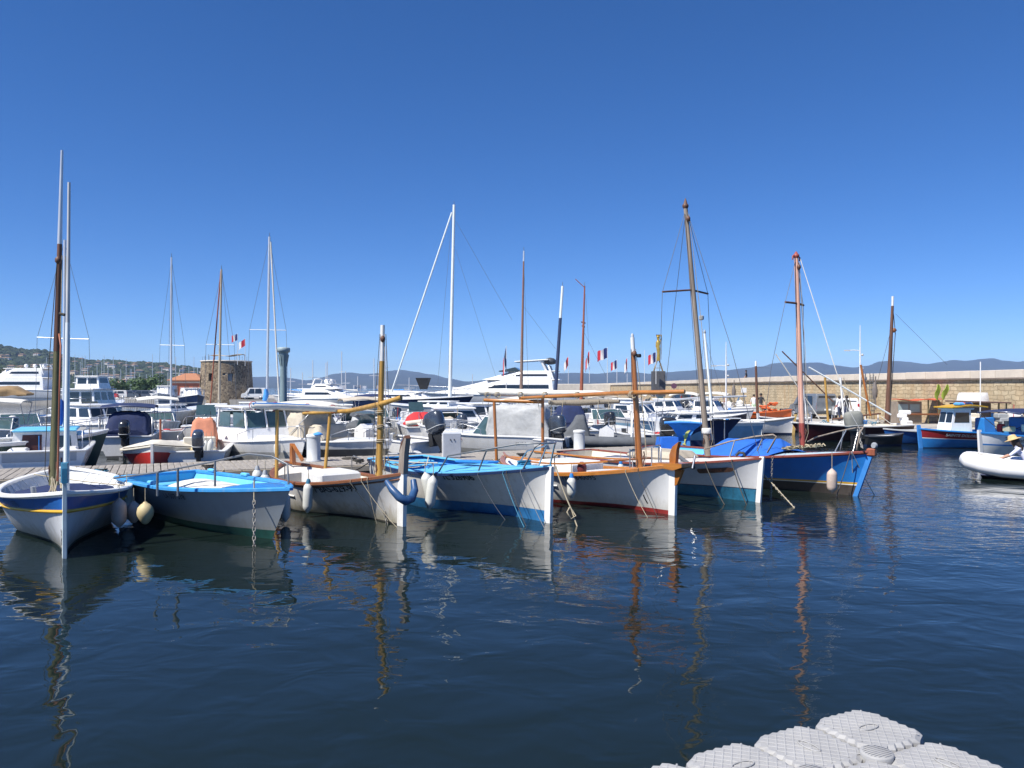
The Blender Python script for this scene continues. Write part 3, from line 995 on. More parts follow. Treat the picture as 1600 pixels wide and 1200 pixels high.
# ------------------------------------------------------------------ boat C: llaut with ochre mast
C = Boat('lateen_boat', 'white lateen boat with ochre mast and tall grey stem post, registration on the bow', 'boat', 6.0, 2.2, 38, bow=W(629, 822),
         hb=1.06, hm=.66, hs=.85, rake=.03, stern='double', qm=.17, qb=2.1, pb=2.4)
CW = mat('boat_c_white', (.62, .61, .59), .4, var=.05, grime=.75, stain=(.42, .33, .22), stain_amt=.75)
C.hull(.03, mat('boat_c_bottom', (.05, .045, .04), .6), [(0, 1, CW)], inner=CREAM, sole=.3)
C.strake(BROWN, .90, .02, .03, name='upper_strake'); C.strake(CW, .52, .022, .03, s0=0, s1=.55)
C.rail(BROWN, .12, .06, out=.035)
C.deck(mat('cream_deck', (.66, .63, .56), .6, var=.12, stain=(.4, .35, .26)), .68, .985, dz=-.05, camber=.05)
C.deck(mat('cream_deck', (.66, .63, .56)), .02, .22, dz=-.05, camber=.05, name='stern_deck')
st, top = C.stem(mat('stem_white', (.72, .72, .70), .5, var=.08, stain=(.4, .36, .28)), up=.02, w=.12, d=.20)
zt = C.zs(1); xt = C.pt(1, zt).x
mb = MB()
mb.prism([(xt - .12, zt), (xt + .09, zt), (xt + .13, zt + .42), (xt + .20, zt + .72), (xt + .14, zt + .74), (xt - .06, zt + .45)], -.055, .055, 'y'); mb.build('stem_head', GREYWOOD, st)
mb = MB(); mb.prism([(xt - .065, zt + .44), (xt + .14, zt + .742), (xt + .205, zt + .722), (xt + .15, zt + .78), (xt - .0, zt + .62)], -.06, .06, 'y'); mb.build('stem_head_cap', DARKWOOD, st)
mb = MB()
for s_, w_ in ((.30, .9), (.45, 1.0), (.58, .95)):
    pass
mb.box((-.3, 0, .60), (1.1, 1.0, .5), ch=.05); mb.build('engine_box', mat('engine_box_white', (.68, .68, .66), .5, var=.1), C.root)
mb = MB(); mb.prism([(-2.62, .85), (-2.45, .85), (-2.50, 1.30), (-2.62, 1.36)], -.05, .05, 'y'); mb.prism([(-2.62, 1.36), (-2.50, 1.36), (-1.9, 1.0), (-1.95, .94)], -.03, .03, 'y'); mb.build('tiller_head', VARN, C.root)
mD = C.fr.w((C.x_at(592), 0, 0)).y
mast(C, P(592, 752, mD), P(598, 508, mD), .078, .048, None, segs=[(.77, BAMBOO, 1), (1, mat('white_mast_top', (.74, .74, .72), .4), .95)])
# yard lying fore and aft over the mast and two crutches, with rolled awning
y0, y1, y2, y3 = P(627, 621, mD - .35), P(596, 631, mD - .12), P(545, 642, 20.0), P(474, 646, 21.2)
C.wtube([y0, y1, P(570, 637, 18.8), y2, y3], [.05, .055, .06, .055, .04], BAMBOO, 'yard', 10)
C.wtube([P(432, 762, 18.6), P(433, 641, 18.9)], .045, BAMBOO, 'crutch_post', 8)
C.wtube([P(508, 736, 20.5), P(516, 643, 20.6)], .045, BAMBOO, 'crutch_post', 8)
roll = [P(392, 634, 18.5), P(396, 634, 18.5), P(430, 635, 18.9), P(480, 637, 19.6), P(520, 639, 20.2), P(570, 643, 21.0), P(598, 645, 21.4)]
rm = MB(); rm.tube([C.fr.loc(p) for p in roll], [.02, .07, .085, .085, .075, .06, .02], 9); rm.build('rolled_awning', OFFW, C.root)
rm = MB(); rm.tube([C.fr.loc(p + Vector((0, -.03, .045))) for p in roll[1:5]], [.03, .045, .04, .015], 8); rm.build('awning_edge', SKYB if False else MBLUE, C.root)
for f in (1, 2, 3, 4):
    p = C.fr.loc(roll[f]); mb = MB(); mb.tube([p + Vector((0, .1 * math.cos(u), .1 * math.sin(u))) for u in [k * math.pi / 5 for k in range(11)]], .008, 4); mb.build('awning_tie', REDC, C.root)
for a in (3, 5.5, 8):
    p = C.fr.loc(P(594, 620 + a * 9, mD)); mb = MB()
    mb.tube([p + Vector((.09 * math.cos(u), .09 * math.sin(u), .006 * u)) for u in [k * math.pi / 5 for k in range(26)]], .011, 5); mb.build('mast_lashing', ROPE, C.root)
for px in (585, 602, 612):
    C.wtube(sag(P(594, 640, mD), P(px, 738 + (px - 585) * .2, mD + .3), .03, 6), .008, ROPE, 'halyard', 5)
for s, sd in ((.30, -1), (.42, -1), (.3, 1), (.45, 1)):
    mb = MB(); p = C.sh(s, sd, 0, .05); mb.tube([p, p + Vector((0, 0, .36)), p + Vector((.1, 0, .42)), p + Vector((.5, 0, .36))], .014, 6); mb.build('thole_rail', STEELD, C.root)
C.text('7\u00aaBA5-629-99', .205, .735, lambda s: .64 + .55 * (s - .735), -1, TEXTM, bold=.003)
for ss_, ex, ey in ((.90, 590, 822), (.84, 602, 815), (.88, 624, 828)):
    C.hang(ss_, ex, ey, ROPE, .007)
mb = chain_mesh(C.fr.loc(W(600, 798, .25)), C.fr.loc(W(606, 826, -.1)), 0, .06, .009); tag(mb.build('anchor_chain', CHAIN, C.root), kind='stuff')
# blue padded anchor-horn fender hung across the stem
hp = [P(604, 752, 15.75), P(613, 765, 15.6), P(624, 777, 15.5), P(634, 783, 15.5), P(643, 779, 15.7), P(648, 766, 15.9), P(646, 750, 16.0)]
mb = MB(); mb.tube(hp, [.05, .075, .085, .09, .085, .075, .06], 10); o = mb.build('bow_fender', NAVYP if False else mat('blue_vinyl', (.03, .085, .20), .4, var=.2)); tag(o, 'curved blue tube fender slung under the tall grey stem post', 'fender')

# ------------------------------------------------------------------ boat D: light blue decked boat
D_ = Boat('fishing_boat', 'white wooden boat with light blue deck and blue waterline, pulpit rail at the bow', 'boat', 6.4, 2.5, 37, bow=W(858, 817),
          hb=1.14, hm=.82, hs=.88, rake=.05, stern='transom', tw=.7, qm=.16, qb=2.2, pb=2.5)
DW = mat('boat_d_white', (.65, .64, .61), .38, var=.05, grime=.4, stain=(.42, .36, .28), stain_amt=.65)
D_.hull(.24, BLUEAF, [(0, .955, DW), (.955, 1, NAVYP)], inner=mat('cockpit_blue', (.035, .22, .58), .5, var=.15, stain=(.3, .4, .5)), sole=.28)
D_.rail(NAVYP, .10, .06, out=.04)
D_.rail(LBLUE, .16, .03, out=.0, dz=.04, name='covering_board')
D_.deck(LBLUE, .45, .99, dz=.02, camber=.10)
mb = MB(); mb.box((.55, .0, 1.07), (1.35, .34, .05), rot=(0, -.05, 0), ch=.02); mb.build('hatch_slide', MBLUE, D_.root)
mb = MB(); mb.box((-2.7, 0, .82), (.5, 1.4, .05), ch=.02); mb.build('stern_bench', LBLUE, D_.root)
for s in (.12, .30):
    mb = MB(); w = D_.bs(s); mb.box((D_.L * (s - .5), 0, .74), (.28, 2 * w - .16, .04), ch=.01); mb.build('thwart', LBLUE, D_.root)
D_.stem(WHITE, up=.03, w=.11, d=.16)
for sd in (1, -1):
    p0, p1 = D_.sh(.60, sd, .02, .10), D_.sh(.78, sd, .02, .08)
    e = D_.sh(.99, sd, .52, -.14)
    mb = MB()
    mb.tube([p0, p0 + Vector((.42, 0, .42)), p1 + Vector((.2, 0, .50)), D_.sh(.92, sd, .56, -.02), e, D_.sh(.97, sd, .45, -.10), D_.sh(.93, sd, .03, .0)], .019, 7)
    mb.tube([p1, p1 + Vector((.32, 0, .50))], .018, 7)
    mb.build('pulpit_rail', STEELD if sd < 0 else STEEL, D_.root)
mb = MB(); e = D_.sh(.99, 1, .52, -.14); mb.tube([e, e + Vector((.08, -.1, 0)), Vector((e.x + .08, -e.y + .1, e.z)), Vector((e.x, -e.y, e.z))], .019, 7); mb.build('pulpit_front', STEEL, D_.root)
D_.text('TL 326906', .19, .70, lambda s: .835 + .30 * (s - .70), -1, TEXTM, bold=.004)
mb = MB(); mb.box((2.3, .05, 1.13), (.14, .3, .09), ch=.02); mb.box((2.3, .05, 1.2), (.08, .36, .05), ch=.02); mb.build('mooring_bitt', TEAL, D_.root)
for ss_, ex, ey, mm in ((.88, 821, 828, ROPEB), (.89, 824, 826, ROPED), (.93, 853, 830, WIRE), (.80, 792, 816, WIRE)):
    D_.hang(ss_, ex, ey, mm, .008)
D_.wtube(sag(P(868, 728, 16.4), P(893, 796, 16.2), .06, 8) + [P(898, 812, 16.2), P(903, 826, 16.1)], .016, ROPE, 'bow_line', 6)
D_.wtube([P(890, 793, 16.2), P(886, 800, 16.15), P(892, 811, 16.15), P(900, 806, 16.2), P(894, 797, 16.2)], .016, ROPE, 'bow_line_knot', 6)
mb = MB(); mb.tube([D_.fr.loc(P(862, 795, 16.5)) + Vector((.0, .04 * math.cos(u), .04 * math.sin(u))) for u in [k * math.pi / 5 for k in range(11)]], .008, 5); mb.build('bow_eye', STEEL, D_.root)
for a, c in (((-2.9, -.75, .93), (-.5, -.4, .98)), ((-2.6, .6, .93), (-.2, -.9, .98))):
    mb = MB(); mb.tube(sag(a, c, .03), .016, 5); mb.build('oar', mat('pale_oar', (.5, .45, .36), .6), D_.root)
for k in range(3):
    mb = MB(); a = Vector((-2.9 + k * .5, -.8, .9)); mb.tube(sag(a, a + Vector((.9, .5, .05)), .12), .010, 5); mb.build('loose_rope', ROPE, D_.root)

# ------------------------------------------------------------------ boat E: llaut with varnished mast and rail
E = Boat('lateen_boat', 'white lateen boat with varnished mast, varnished rail and red waterline', 'boat', 6.1, 2.2, 38, bow=W(1052, 805),
         hb=1.10, hm=.72, hs=.86, rake=.03, stern='double', qm=.17, qb=2.1, pb=2.4)
EW = mat('boat_e_white', (.66, .66, .65), .33, var=.04, grime=.4, stain=(.5, .47, .42), stain_amt=.35, coat=.3)
E.hull(.09, REDAF, [(0, 1, EW)], inner=WHITE, sole=.3)
E.strake(EW, .55, .022, .09, s0=0, s1=.6); E.strake(EW, .78, .022, .09, s0=0, s1=.5, name='upper_strake')
E.rail(VARNH, .13, .085, out=.045)
E.rail(VARNH, .05, .04, s0=.08, s1=.8, out=-.03, dz=.24, name='coaming_rail')
E.deck(WHITE, .60, .985, dz=-.02, camber=.06)
E.deck(WHITE, .02, .25, dz=-.02, camber=.06, name='stern_deck')
st, top = E.stem(WHITE, up=.02, w=.11, d=.16)
zt = E.zs(1); xt = E.pt(1, zt).x
mb = MB(); mb.prism([(xt - .1, zt - .02), (xt + .06, zt - .02), (xt + .10, zt + .34), (xt + .16, zt + .52), (xt - .02, zt + .40), (xt - .10, zt + .22)], -.05, .05, 'y'); mb.build('stem_head', VARN, st)
mb = MB(); mb.prism([(xt - .5, zt + .02), (xt + .34, zt + .06), (xt + .34, zt - .02), (xt + .10, zt - .10), (xt - .5, zt - .06)], -.17, .17, 'y'); mb.build('bow_plank', VARNH, st)
mb = MB(); mb.prism([(xt + .02, zt - .10), (xt + .26, zt - .08), (xt + .10, zt - .42), (xt + .03, zt - .45)], -.04, .04, 'y'); mb.build('bow_knee', VARN, st)
mb = MB(); mb.box((-.3, 0, .72), (1.3, 1.1, .5), ch=.06); mb.build('engine_box', WHITE, E.root)
mD = E.fr.w((E.x_at(1000), 0, 0)).y
mast(E, P(1000, 742, mD), P(988, 527, mD), .085, .052, None, segs=[(.89, VARN, 1), (1, mat('white_mast_top', (.74, .74, .72)), .9)])
mb = MB(); p = E.fr.loc(P(993, 556, mD)); mb.lathe([(.05, -.04), (.06, 0), (.05, .04)], 8, o=p + Vector((.1, 0, 0))); mb.build('mast_block', BLACK, E.root)
mb = MB(); p = E.fr.loc(P(988, 527, mD)); mb.lathe([(.03, 0), (.035, .05), (.01, .09)], 8, o=p); mb.build('mast_light', LGREY, E.root)
E.wtube([P(1070, 612, mD - .9), P(1030, 613, mD - .55), P(990, 613.5, mD - .16), P(930, 616, 20.4), P(850, 620, 22.2), P(812, 622, 23.0)], [.05, .052, .055, .055, .05, .04], VARNH, 'yard', 10)
E.wtube([P(848, 628, 23.2), P(790, 626, 23.5), P(772, 626, 23.6), P(757, 625, 23.8)], [.06, .06, .055, .05], VARNH, 'gaff_spar', 10)
E.wtube([P(848, 718, 23.2), P(848, 622, 23.2)], .045, DARKWOOD if False else VARN, 'crutch_post', 8)
E.wtube([P(776, 720, 23.6), P(772, 624, 23.6)], .045, VARN, 'crutch_post', 8)
roll = [P(745, 611, 24.0), P(752, 612, 24.0), P(790, 613, 23.6), P(830, 614, 23.2), P(880, 614, 22.4), P(930, 613, 21.6), P(945, 613, 21.4)]
mb = MB(); mb.tube([E.fr.loc(p) for p in roll], [.02, .10, .12, .11, .075, .05, .02], 10); mb.build('rolled_awning', OFFW, E.root)
# reed matting rolled below the yard
mb = MB(); mb.tube([E.fr.loc(P(858, 629, 22.4)), E.fr.loc(P(905, 629, 21.9)), E.fr.loc(P(968, 627, 21.3))], [.06, .09, .05], 8); mb.build('reed_roll', mat('reed_mat', (.22, .19, .15), .95, var=.4, vs=30, stretch=(.2, 3, 3)), E.root)
for px in (760, 776, 812, 850, 900, 985):
    p = E.fr.loc(P(px, 617, {760: 23.8, 776: 23.6, 812: 23, 850: 22.2, 900: 21.1, 985: mD - .15}[px])); mb = MB()
    mb.tube([p + Vector((.03 * k / 6, .085 * math.cos(k), .085 * math.sin(k))) for k in range(20)], .009, 4); mb.build('yard_tie', ROPE, E.root)
for px, py, D2 in ((755, 631, 23.8), (764, 633, 23.8), (840, 640, 22.6), (862, 650, 22.2), (880, 648, 22), (935, 655, 21.5), (950, 640, 21.3)):
    E.wtube([P(px, 622, D2), P(px + R.uniform(-3, 3), py, D2)], .010, ROPE, 'loose_tie', 4)
for s, sd in ((.72, 1), (.80, 1), (.86, 1), (.86, -1)):
    mb = MB(); p = E.sh(s, sd, .0, .08); mb.tube([p, p + Vector((0, 0, .48))], .016, 6); mb.build('rail_stanchion', STEEL, E.root)
mb = MB(); a = E.sh(.66, 1, .42, .08)
mb.tube([E.sh(.66, 1, .0, .08), a, E.sh(.75, 1, .5, .08), E.sh(.86, 1, .52, .08), E.sh(.88, 1, .44, .08), E.sh(.88, 1, 0, .08)], .018, 6); mb.build('hand_rail', STEEL, E.root)
mb = MB(); p = E.sh(.55, -1, .0, .05); mb.tube([p, p + Vector((-.03, 0, .42))], .014, 6); mb.build('thole_pin', DGREY, E.root)
E.text('TL  F 640095', .17, .66, lambda s: .70 + .42 * (s - .66), -1, TEXTM)
E.wtube([P(1005, 773, 17.0), P(1008, 780, 17.0), P(1012, 787, 17.0)], .014, BLACK, 'snap_hook', 5)
for ss_, ex, ey in ((.90, 1030, 812), (.86, 1014, 812)):
    E.hang(ss_, ex, ey, ROPED if ex == 1030 else ROPE, .007)
mb = MB(); mb.lathe([(.10, 0), (.12, .1), (.09, .2), (.04, .24)], 10, o=E.sh(.66, -1, .03, .20)); mb.build('red_lamp', mat('dark_red_cap', (.12, .02, .02), .5), E.root)

# ------------------------------------------------------------------ boat F: white sloop with grey mast
Fb = Boat('sailing_boat', 'white wooden sailing boat with tall weathered grey mast and teal waterline', 'boat', 6.6, 2.4, 38, bow=W(1186, 785),
          hb=1.08, hm=.78, hs=.85, rake=.10, stern='transom', tw=.6, qm=.17, qb=1.8, pb=2.5)
Fb.hull(.30, TEAL, [(0, .03, NAVYP), (.03, 1, mat('boat_f_white', (.60, .60, .60), .38, var=.05, grime=.5, stain=(.45, .42, .38), stain_amt=.4))], inner=CREAM, sole=.4)
Fb.rail(mat('red_brown_rail', (.22, .055, .035), .5, var=.2), .10, .045, out=.03)
Fb.deck(mat('pinkish_deck', (.64, .60, .56), .6, var=.1, stain=(.45, .35, .28)), .30, .985, dz=.01, camber=.07)
Fb.stem(WHITE, up=.04, w=.09, d=.12)
mb = MB(); mb.box((.2, 0, .98), (1.7, 1.1, .22), ch=.06, taper=.9); mb.build('coach_roof', mat('grey_coach_roof', (.42, .37, .29), .7, var=.2), Fb.root)
mD = Fb.fr.w((Fb.x_at(1105), 0, 0)).y
mast(Fb, P(1106, 712, mD), P(1071, 322, mD), .082, .055, GREYWOOD)
mb = MB(); p = Fb.fr.loc(P(1071, 322, mD)); mb.lathe([(.06, -.06), (.08, -.02), (.08, .03), (.05, .06), (.03, .14), (.01, .2)], 8, o=p); mb.build('masthead', DARKWOOD, Fb.root)
mb = MB(); p = Fb.fr.loc(P(1104, 673, mD)); mb.lathe([(.11, -.07), (.125, -.05), (.125, .05), (.11, .07)], 12, o=p); mb.build('mast_collar', WHITE, Fb.root)
x0 = P(1080.5, 453, mD)
Fb.wtube([P(1035, 456, mD - .4), x0, P(1106, 459, mD + .5)], .026, DARKWOOD, 'crosstree', 6)
tipF = P(1072, 325, mD)
for pts in ([tipF, P(1035, 456, mD - .4), P(1030, 600, mD - .6), W(1020, 712, .85)], [tipF, P(1106, 459, mD + .5), P(1112, 600, mD + .6), P(1116, 700, mD + .6)],
            [tipF, P(1140, 535, mD - 1.2), Fb.fr.w(Fb.sh(.98, 1, 0))], [tipF, P(1030, 690, mD + 2.5)]):
    Fb.wtube(pts, .007, WIRE, 'stay', 5)
mb = MB(); p = Fb.fr.loc(P(1091, 497, mD)); mb.box(p + Vector((.1, 0, 0)), (.12, .08, .12), ch=.02); mb.build('steaming_light', GREYP, Fb.root)
rr = [P(1100, 702, mD - .4), P(1140, 690, 20.9), P(1180, 682, 20.3), P(1208, 679, 19.9), P(1213, 682, 19.8), P(1209, 690, 19.9), P(1199, 707, 20.2)]
Fb.wtube(rr, .022, GREYWOOD, 'pulpit_rail', 7)
Fb.wtube([P(1133, 738, 20.4), P(1148, 688, 20.6)], .018, STEELD, 'rail_post', 6)
Fb.wtube([P(1183, 705, 20.2), P(1193, 681, 20.2)], .018, STEELD, 'rail_post', 6)
grid = [[Fb.pt(s, Fb.zs(s) - .19 + dz, -1, .02 + .02 * k) for k in (0, 1)] for s in (.80, .84, .88, .92) for dz in (0,)]
mb = MB()
rings = []
for s in (.795, .80, .85, .90, .915):
    h = .03 if s in (.795, .915) else .06
    rings.append([Fb.pt(s, Fb.zs(s) - .22 - h, -1, .005), Fb.pt(s, Fb.zs(s) - .22 - h, -1, .03), Fb.pt(s, Fb.zs(s) - .22 + h, -1, .03), Fb.pt(s, Fb.zs(s) - .22 + h, -1, .005)])
mb.loft(rings); mb.build('name_board', DARKWOOD, Fb.root)
vs, fs = text_flat('MIRELLA', .09)
mb = MB(); mb.add([Fb.pt(.855 + u / Fb.L, Fb.zs(.855) - .215 + v, -1, .05) for u, v in vs], fs); mb.build('name_lettering', mat('copper_lettering', (.3, .10, .05), .5), Fb.root)
Fb.hang(.84, 1134, 792, ROPED, .013); Fb.hang(.92, 1168, 792, ROPED, .013)
for pts, mm in (([P(1180, 727, 19.9), P(1208, 757, 19.5), W(1245, 798, -.05)], ROPE), ([P(1178, 728, 19.9), P(1200, 752, 19.5)], ROPED)):
    Fb.wtube(pts, .013, mm, 'mooring_rope', 5)
mb = chain_mesh(Fb.fr.loc(P(1207, 714, 19.6)), Fb.fr.loc(W(1204, 788, -.1)), 0, .06, .008); tag(mb.build('bow_chain', CHAIN, Fb.root), kind='stuff')
mb = chain_mesh(Fb.fr.loc(P(1208, 757, 19.5)), Fb.fr.loc(W(1244, 796, -.05)), 0.02, .06, .010); tag(mb.build('anchor_chain', CHAIN, Fb.root), kind='stuff')
Fb.wtube([P(1150, 712, 20.3), P(1155, 707, 20.3), P(1162, 708, 20.2), P(1164, 713, 20.2)], .035, BLACK, 'rope_bundle', 7)
# grey folded anchor on the port bow
Fb.wtube([P(1059, 712, 20.5), P(1078, 726, 20.1), P(1084, 731, 19.95)], .05, CGREYD, 'anchor_stock', 7)
Fb.wtube([P(1086, 712, 20.0), P(1082, 732, 19.9)], .03, STEEL, 'anchor_fluke', 6)

# ------------------------------------------------------------------ boat G: blue sloop with salmon mast
G = Boat('sailing_boat', 'bright blue wooden sailing boat with salmon pink mast and yellow stripe', 'boat', 6.8, 2.5, 40, bow=W(1338, 775),
         hb=1.17, hm=.85, hs=.9, rake=.42, stern='transom', tw=.6, qm=.17, qb=1.6, pb=2.4)
G.hull(.27, mat('dark_brown_bottom', (.055, .045, .04), .6, var=.3, stain=(.12, .10, .08)), [(0, .03, WHITE), (.03, .09, YELLOW), (.09, .93, mat('boat_g_blue', (.02, .19, .56), .35, var=.10, stain=(.05, .16, .4), stain_amt=.6, coat=.2)), (.93, 1, mat('red_brown_rail', (.22, .055, .035)))], inner=LBLUE, sole=.4)
G.rail(mat('red_brown_rail', (.22, .055, .035)), .11, .05, out=.03)
G.deck(mat('pale_blue_deck', (.40, .52, .60), .6, var=.15), .45, .985, dz=-.02, camber=.07)
st, top = G.stem(mat('stem_light_blue', (.05, .24, .62), .4, var=.12), up=.0, w=.10, d=.12)
zt = G.zs(1); xt = G.pt(1, zt).x
mb = MB(); mb.box((xt - .02, 0, zt - .02), (.22, .15, .20), ch=.03); mb.build('stem_head', REDWOOD, st)
mb = MB(); mb.lathe([(.06, -.05), (.09, 0), (.06, .06)], 10, o=(xt + .05, 0, zt + .15), rot=Matrix.Rotation(rad(90), 3, 'X')); mb.build('bow_roller', GREYP, st)
mD = G.fr.w((G.x_at(1254), 0, 0)).y
mast(G, P(1254, 700, mD), P(1244, 400, mD), .078, .058, None, segs=[(.13, MAROON if False else mat('mast_base_red', (.30, .06, .045), .5), 1.02), (1, PINK, 1)])
p = G.fr.loc(P(1244, 400, mD)); mb = MB(); mb.lathe([(.06, -.06), (.085, -.02), (.085, .03), (.05, .06), (.02, .12)], 8, o=p); mb.tube([p + Vector((0, -.1, 0)), p + Vector((0, -.18, -.02)), p + Vector((0, -.18, -.12))], .02, 5); mb.tube([p + Vector((0, .1, 0)), p + Vector((0, .18, -.02)), p + Vector((0, .18, -.12))], .02, 5); mb.build('masthead', mat('mast_base_red', (.30, .06, .045)), G.root)
G.wtube([P(1227, 472, mD - .3), P(1246, 474, mD), P(1255.5, 477, mD + .5)], .03, DARKWOOD, 'crosstree', 6)
tg = P(1244, 403, mD)
for pts, rr in (([tg, P(1227, 472, mD - .3), P(1205, 575, mD - .5), P(1190, 700, mD)], .007), ([tg, P(1255, 477, mD + .5), P(1258, 690, mD + .5)], .007), ([P(1250, 403, mD), P(1300, 560, mD - .8), P(1326, 640, mD - 1.2), G.fr.w(G.sh(.96, 1, .45))], .011)):
    G.wtube(pts, rr, WIRE if rr < .01 else OFFW, 'stay', 5)
# blue tent over the cockpit
mb = MB()
grid = []
for i in range(9):
    x = lerp(-.5, 1.45, i / 8)
    s = x / G.L + .5
    w = G.bs(s) * .95
    hgt = .42 if i < 8 else .1
    grid.append([(x, w * t, G.zs(s) + .02 + hgt * (1 - abs(t) ** 1.3) + .02 * noise.noise((i * .9, t * 3, 5))) for t in (-1, -.75, -.5, -.25, 0, .25, .5, .75, 1)])
mb.sheet(grid, thick=.01); mb.build('cockpit_tent', mat('bright_blue_tarp', (.02, .13, .52), .7, var=.12, bump=.012, bs=5), G.root)
# pulpit
pr = [P(1262, 690, 22.4), P(1275, 683, 22.2), P(1310, 674, 21.6), P(1340, 668, 21.0), P(1349, 668, 20.6), P(1344, 675, 20.5), P(1338, 703, 20.6)]
G.wtube(pr, .02, GREYWOOD, 'pulpit_rail', 7)
G.wtube([P(1305, 705, 21.0), P(1322, 672, 21.3)], .018, STEEL, 'rail_post', 6)
G.wtube([P(1313, 704, 21.8), P(1318, 673, 21.6)], .018, STEEL, 'rail_post', 6)
G.wtube([P(1333, 705, 20.5), P(1341, 672, 20.7)], .018, STEEL, 'rail_post', 6)
for px, ex, ey in ((1331, 1368, 776), (1331, 1334, 775), (1329, 1306, 778)):
    G.wtube(sag(P(px, 706, 20.3), W(ex, ey, -.05), .04, 8), .013, OFFW if ex != 1306 else WIRE, 'mooring_rope', 5)
mb = chain_mesh(G.fr.loc(P(1341, 670, 20.7)), G.fr.loc(P(1348, 700, 20.2)), .08, .08, .012); tag(mb.build('anchor_chain', CHAIN, G.root), kind='stuff')
pts = []
for j in range(160):
    pts.append(Vector((1.35 + 1.1 * (j / 160) + R.uniform(-.12, .12), R.uniform(-.34, .34) * (1.1 - j / 160), 1.06 + .16 * (j / 160) + R.uniform(0, .09))))
mb = MB(); mb.tube(pts, .018, 5); mb.build('rope_heap', ROPE, G.root)
mb = MB(); mb.tube([(-.1, -.55, 1.0), (1.3, -.5, 1.02)], .03, 7); mb.build('stowed_spar', WHITE, G.root)

# dolphin-painted windscreen canopy at the stern of boat G
cp = P(1090, 700, 26.6); cp.z = 0
can = empty('awning', cp, .15, 'blue awning with a yellow dolphin and navy side curtain over the stern', 'awning')
cf = Frame(cp, .15)
def cl(px, py, D): return cf.loc(P(px, py, D))
DC = 26.4
mb = MB()
outl = [(1041, 660), (1050, 668), (1058, 680), (1061, 692), (1061, 703), (1079, 702), (1078, 690), (1079, 681), (1085, 672), (1097, 663)]
fr_ = [cl(a, c, DC) for a, c in outl]; bk_ = [p + Vector((0, .015, 0)) for p in fr_]
mb.loft([fr_, bk_]); mb.build('blue_curtain', SKYB, can)
dol = [(1069, 695), (1066, 694), (1069, 692), (1069.5, 688), (1069, 684), (1067, 680), (1070, 680.5), (1071, 677), (1074, 673), (1079, 672), (1075.5, 677), (1075, 681), (1073, 685), (1071, 689), (1070.5, 692), (1072, 696)]
mb = MB(); a_ = [cl(a, c, DC - .03) for a, c in dol]; mb.loft([a_, [p + Vector((0, .012, 0)) for p in a_]]); mb.build('dolphin_emblem', mat('yellow_emblem', (.72, .70, .18), .6), can)
mb = MB()
outl = [(1079, 681), (1085, 672), (1097, 663), (1106, 657), (1158, 655), (1146, 668), (1138, 677), (1138, 690), (1132, 702), (1120, 705), (1096, 704), (1086, 703), (1079, 696), (1079, 688), (1110, 688), (1117, 687), (1114, 679), (1100, 672), (1088, 676)]
ds = [DC + (a - 1079) * .012 for a, c in outl]
fr_ = [cl(a, c, d) for (a, c), d in zip(outl, ds)]
mb.loft([fr_, [p + Vector((0, .015, 0)) for p in fr_]]); mb.build('navy_curtain', NAVY, can)
mb = MB()
g1 = [[cl(lerp(1038, 1158, k / 8), lerp(659, 653, k / 8) - 2.5 * math.sin(math.pi * k / 8), DC - .25 + .25 * k / 8 + d) for k in range(9)] for d in (0, .5, 1.0)]
mb.sheet(g1, thick=.03); mb.build('awning_top', mat('awning_white', (.72, .74, .76), .7), can)
mb = MB(); mb.tube([cl(lerp(1038, 1100, k / 5), lerp(660.5, 662, k / 5) - 1.5 * math.sin(math.pi * k / 5), DC - .25) for k in range(6)], .045, 6); mb.build('awning_hem', SKYB, can)
for px in (1062, 1079, 1132):
    mb = MB(); mb.tube([cl(px, 712, DC + .1), cl(px, 658, DC + .1)], .02, 6); mb.build('awning_pole', STEEL, can)
bx = [(1030, 708), (1034, 684), (1060, 683), (1060, 708)]
mb = MB(); f_ = [cl(a, c, DC - .4) for a, c in bx]; mb.loft([f_, [p + Vector((0, .5, 0)) for p in f_]]); o = mb.build('tarp_box', mat('bright_blue_tarp', (.02, .13, .52)), can)

# running rigging: halyards and cleats on the front row masts
for bt, foot, tip, D_m in ((C, (594, 738), (598, 522), C.fr.w((C.x_at(592), 0, 0)).y), (E, (1000, 728), (989, 545), E.fr.w((E.x_at(1000), 0, 0)).y), (Fb, (1104, 700), (1073, 335), Fb.fr.w((Fb.x_at(1105), 0, 0)).y), (G, (1253, 688), (1245, 410), G.fr.w((G.x_at(1254), 0, 0)).y), (A, (86, 744), (96, 400), A.fr.w((1.15, 0, 0)).y)):
    for k_, (ox, oz) in enumerate(((-.13, -.1), (.12, -.14), (.16, .05))):
        a = P(tip[0], tip[1], D_m); c = P(foot[0], foot[1] - 6 * k_, D_m)
        bt.wtube([a + Vector((ox * .4, oz * .4, 0)), a.lerp(c, .5) + Vector((ox * .9, oz, 0)), c + Vector((ox, oz, .1)), c + Vector((ox * .5, oz * .6, -.15))], .007, ROPE if k_ else ROPED, 'halyard', 4)
        mb = MB(); q = bt.fr.loc(a.lerp(c, .97) + Vector((ox * .6, oz * .6, 0))); mb.tube([q + Vector((0, 0, -.08)), q + Vector((.02, 0, 0)), q + Vector((0, 0, .08))], .015, 5); mb.build('mast_cleat', DARKWOOD, bt.root)
    q = bt.fr.loc(P(tip[0], tip[1] + 8, D_m)); mb = MB(); mb.lathe([(.02, -.07), (.055, -.03), (.055, .03), (.02, .07)], 8, o=q + Vector((.09, -.05, 0))); mb.build('halyard_block', DARKWOOD, bt.root)

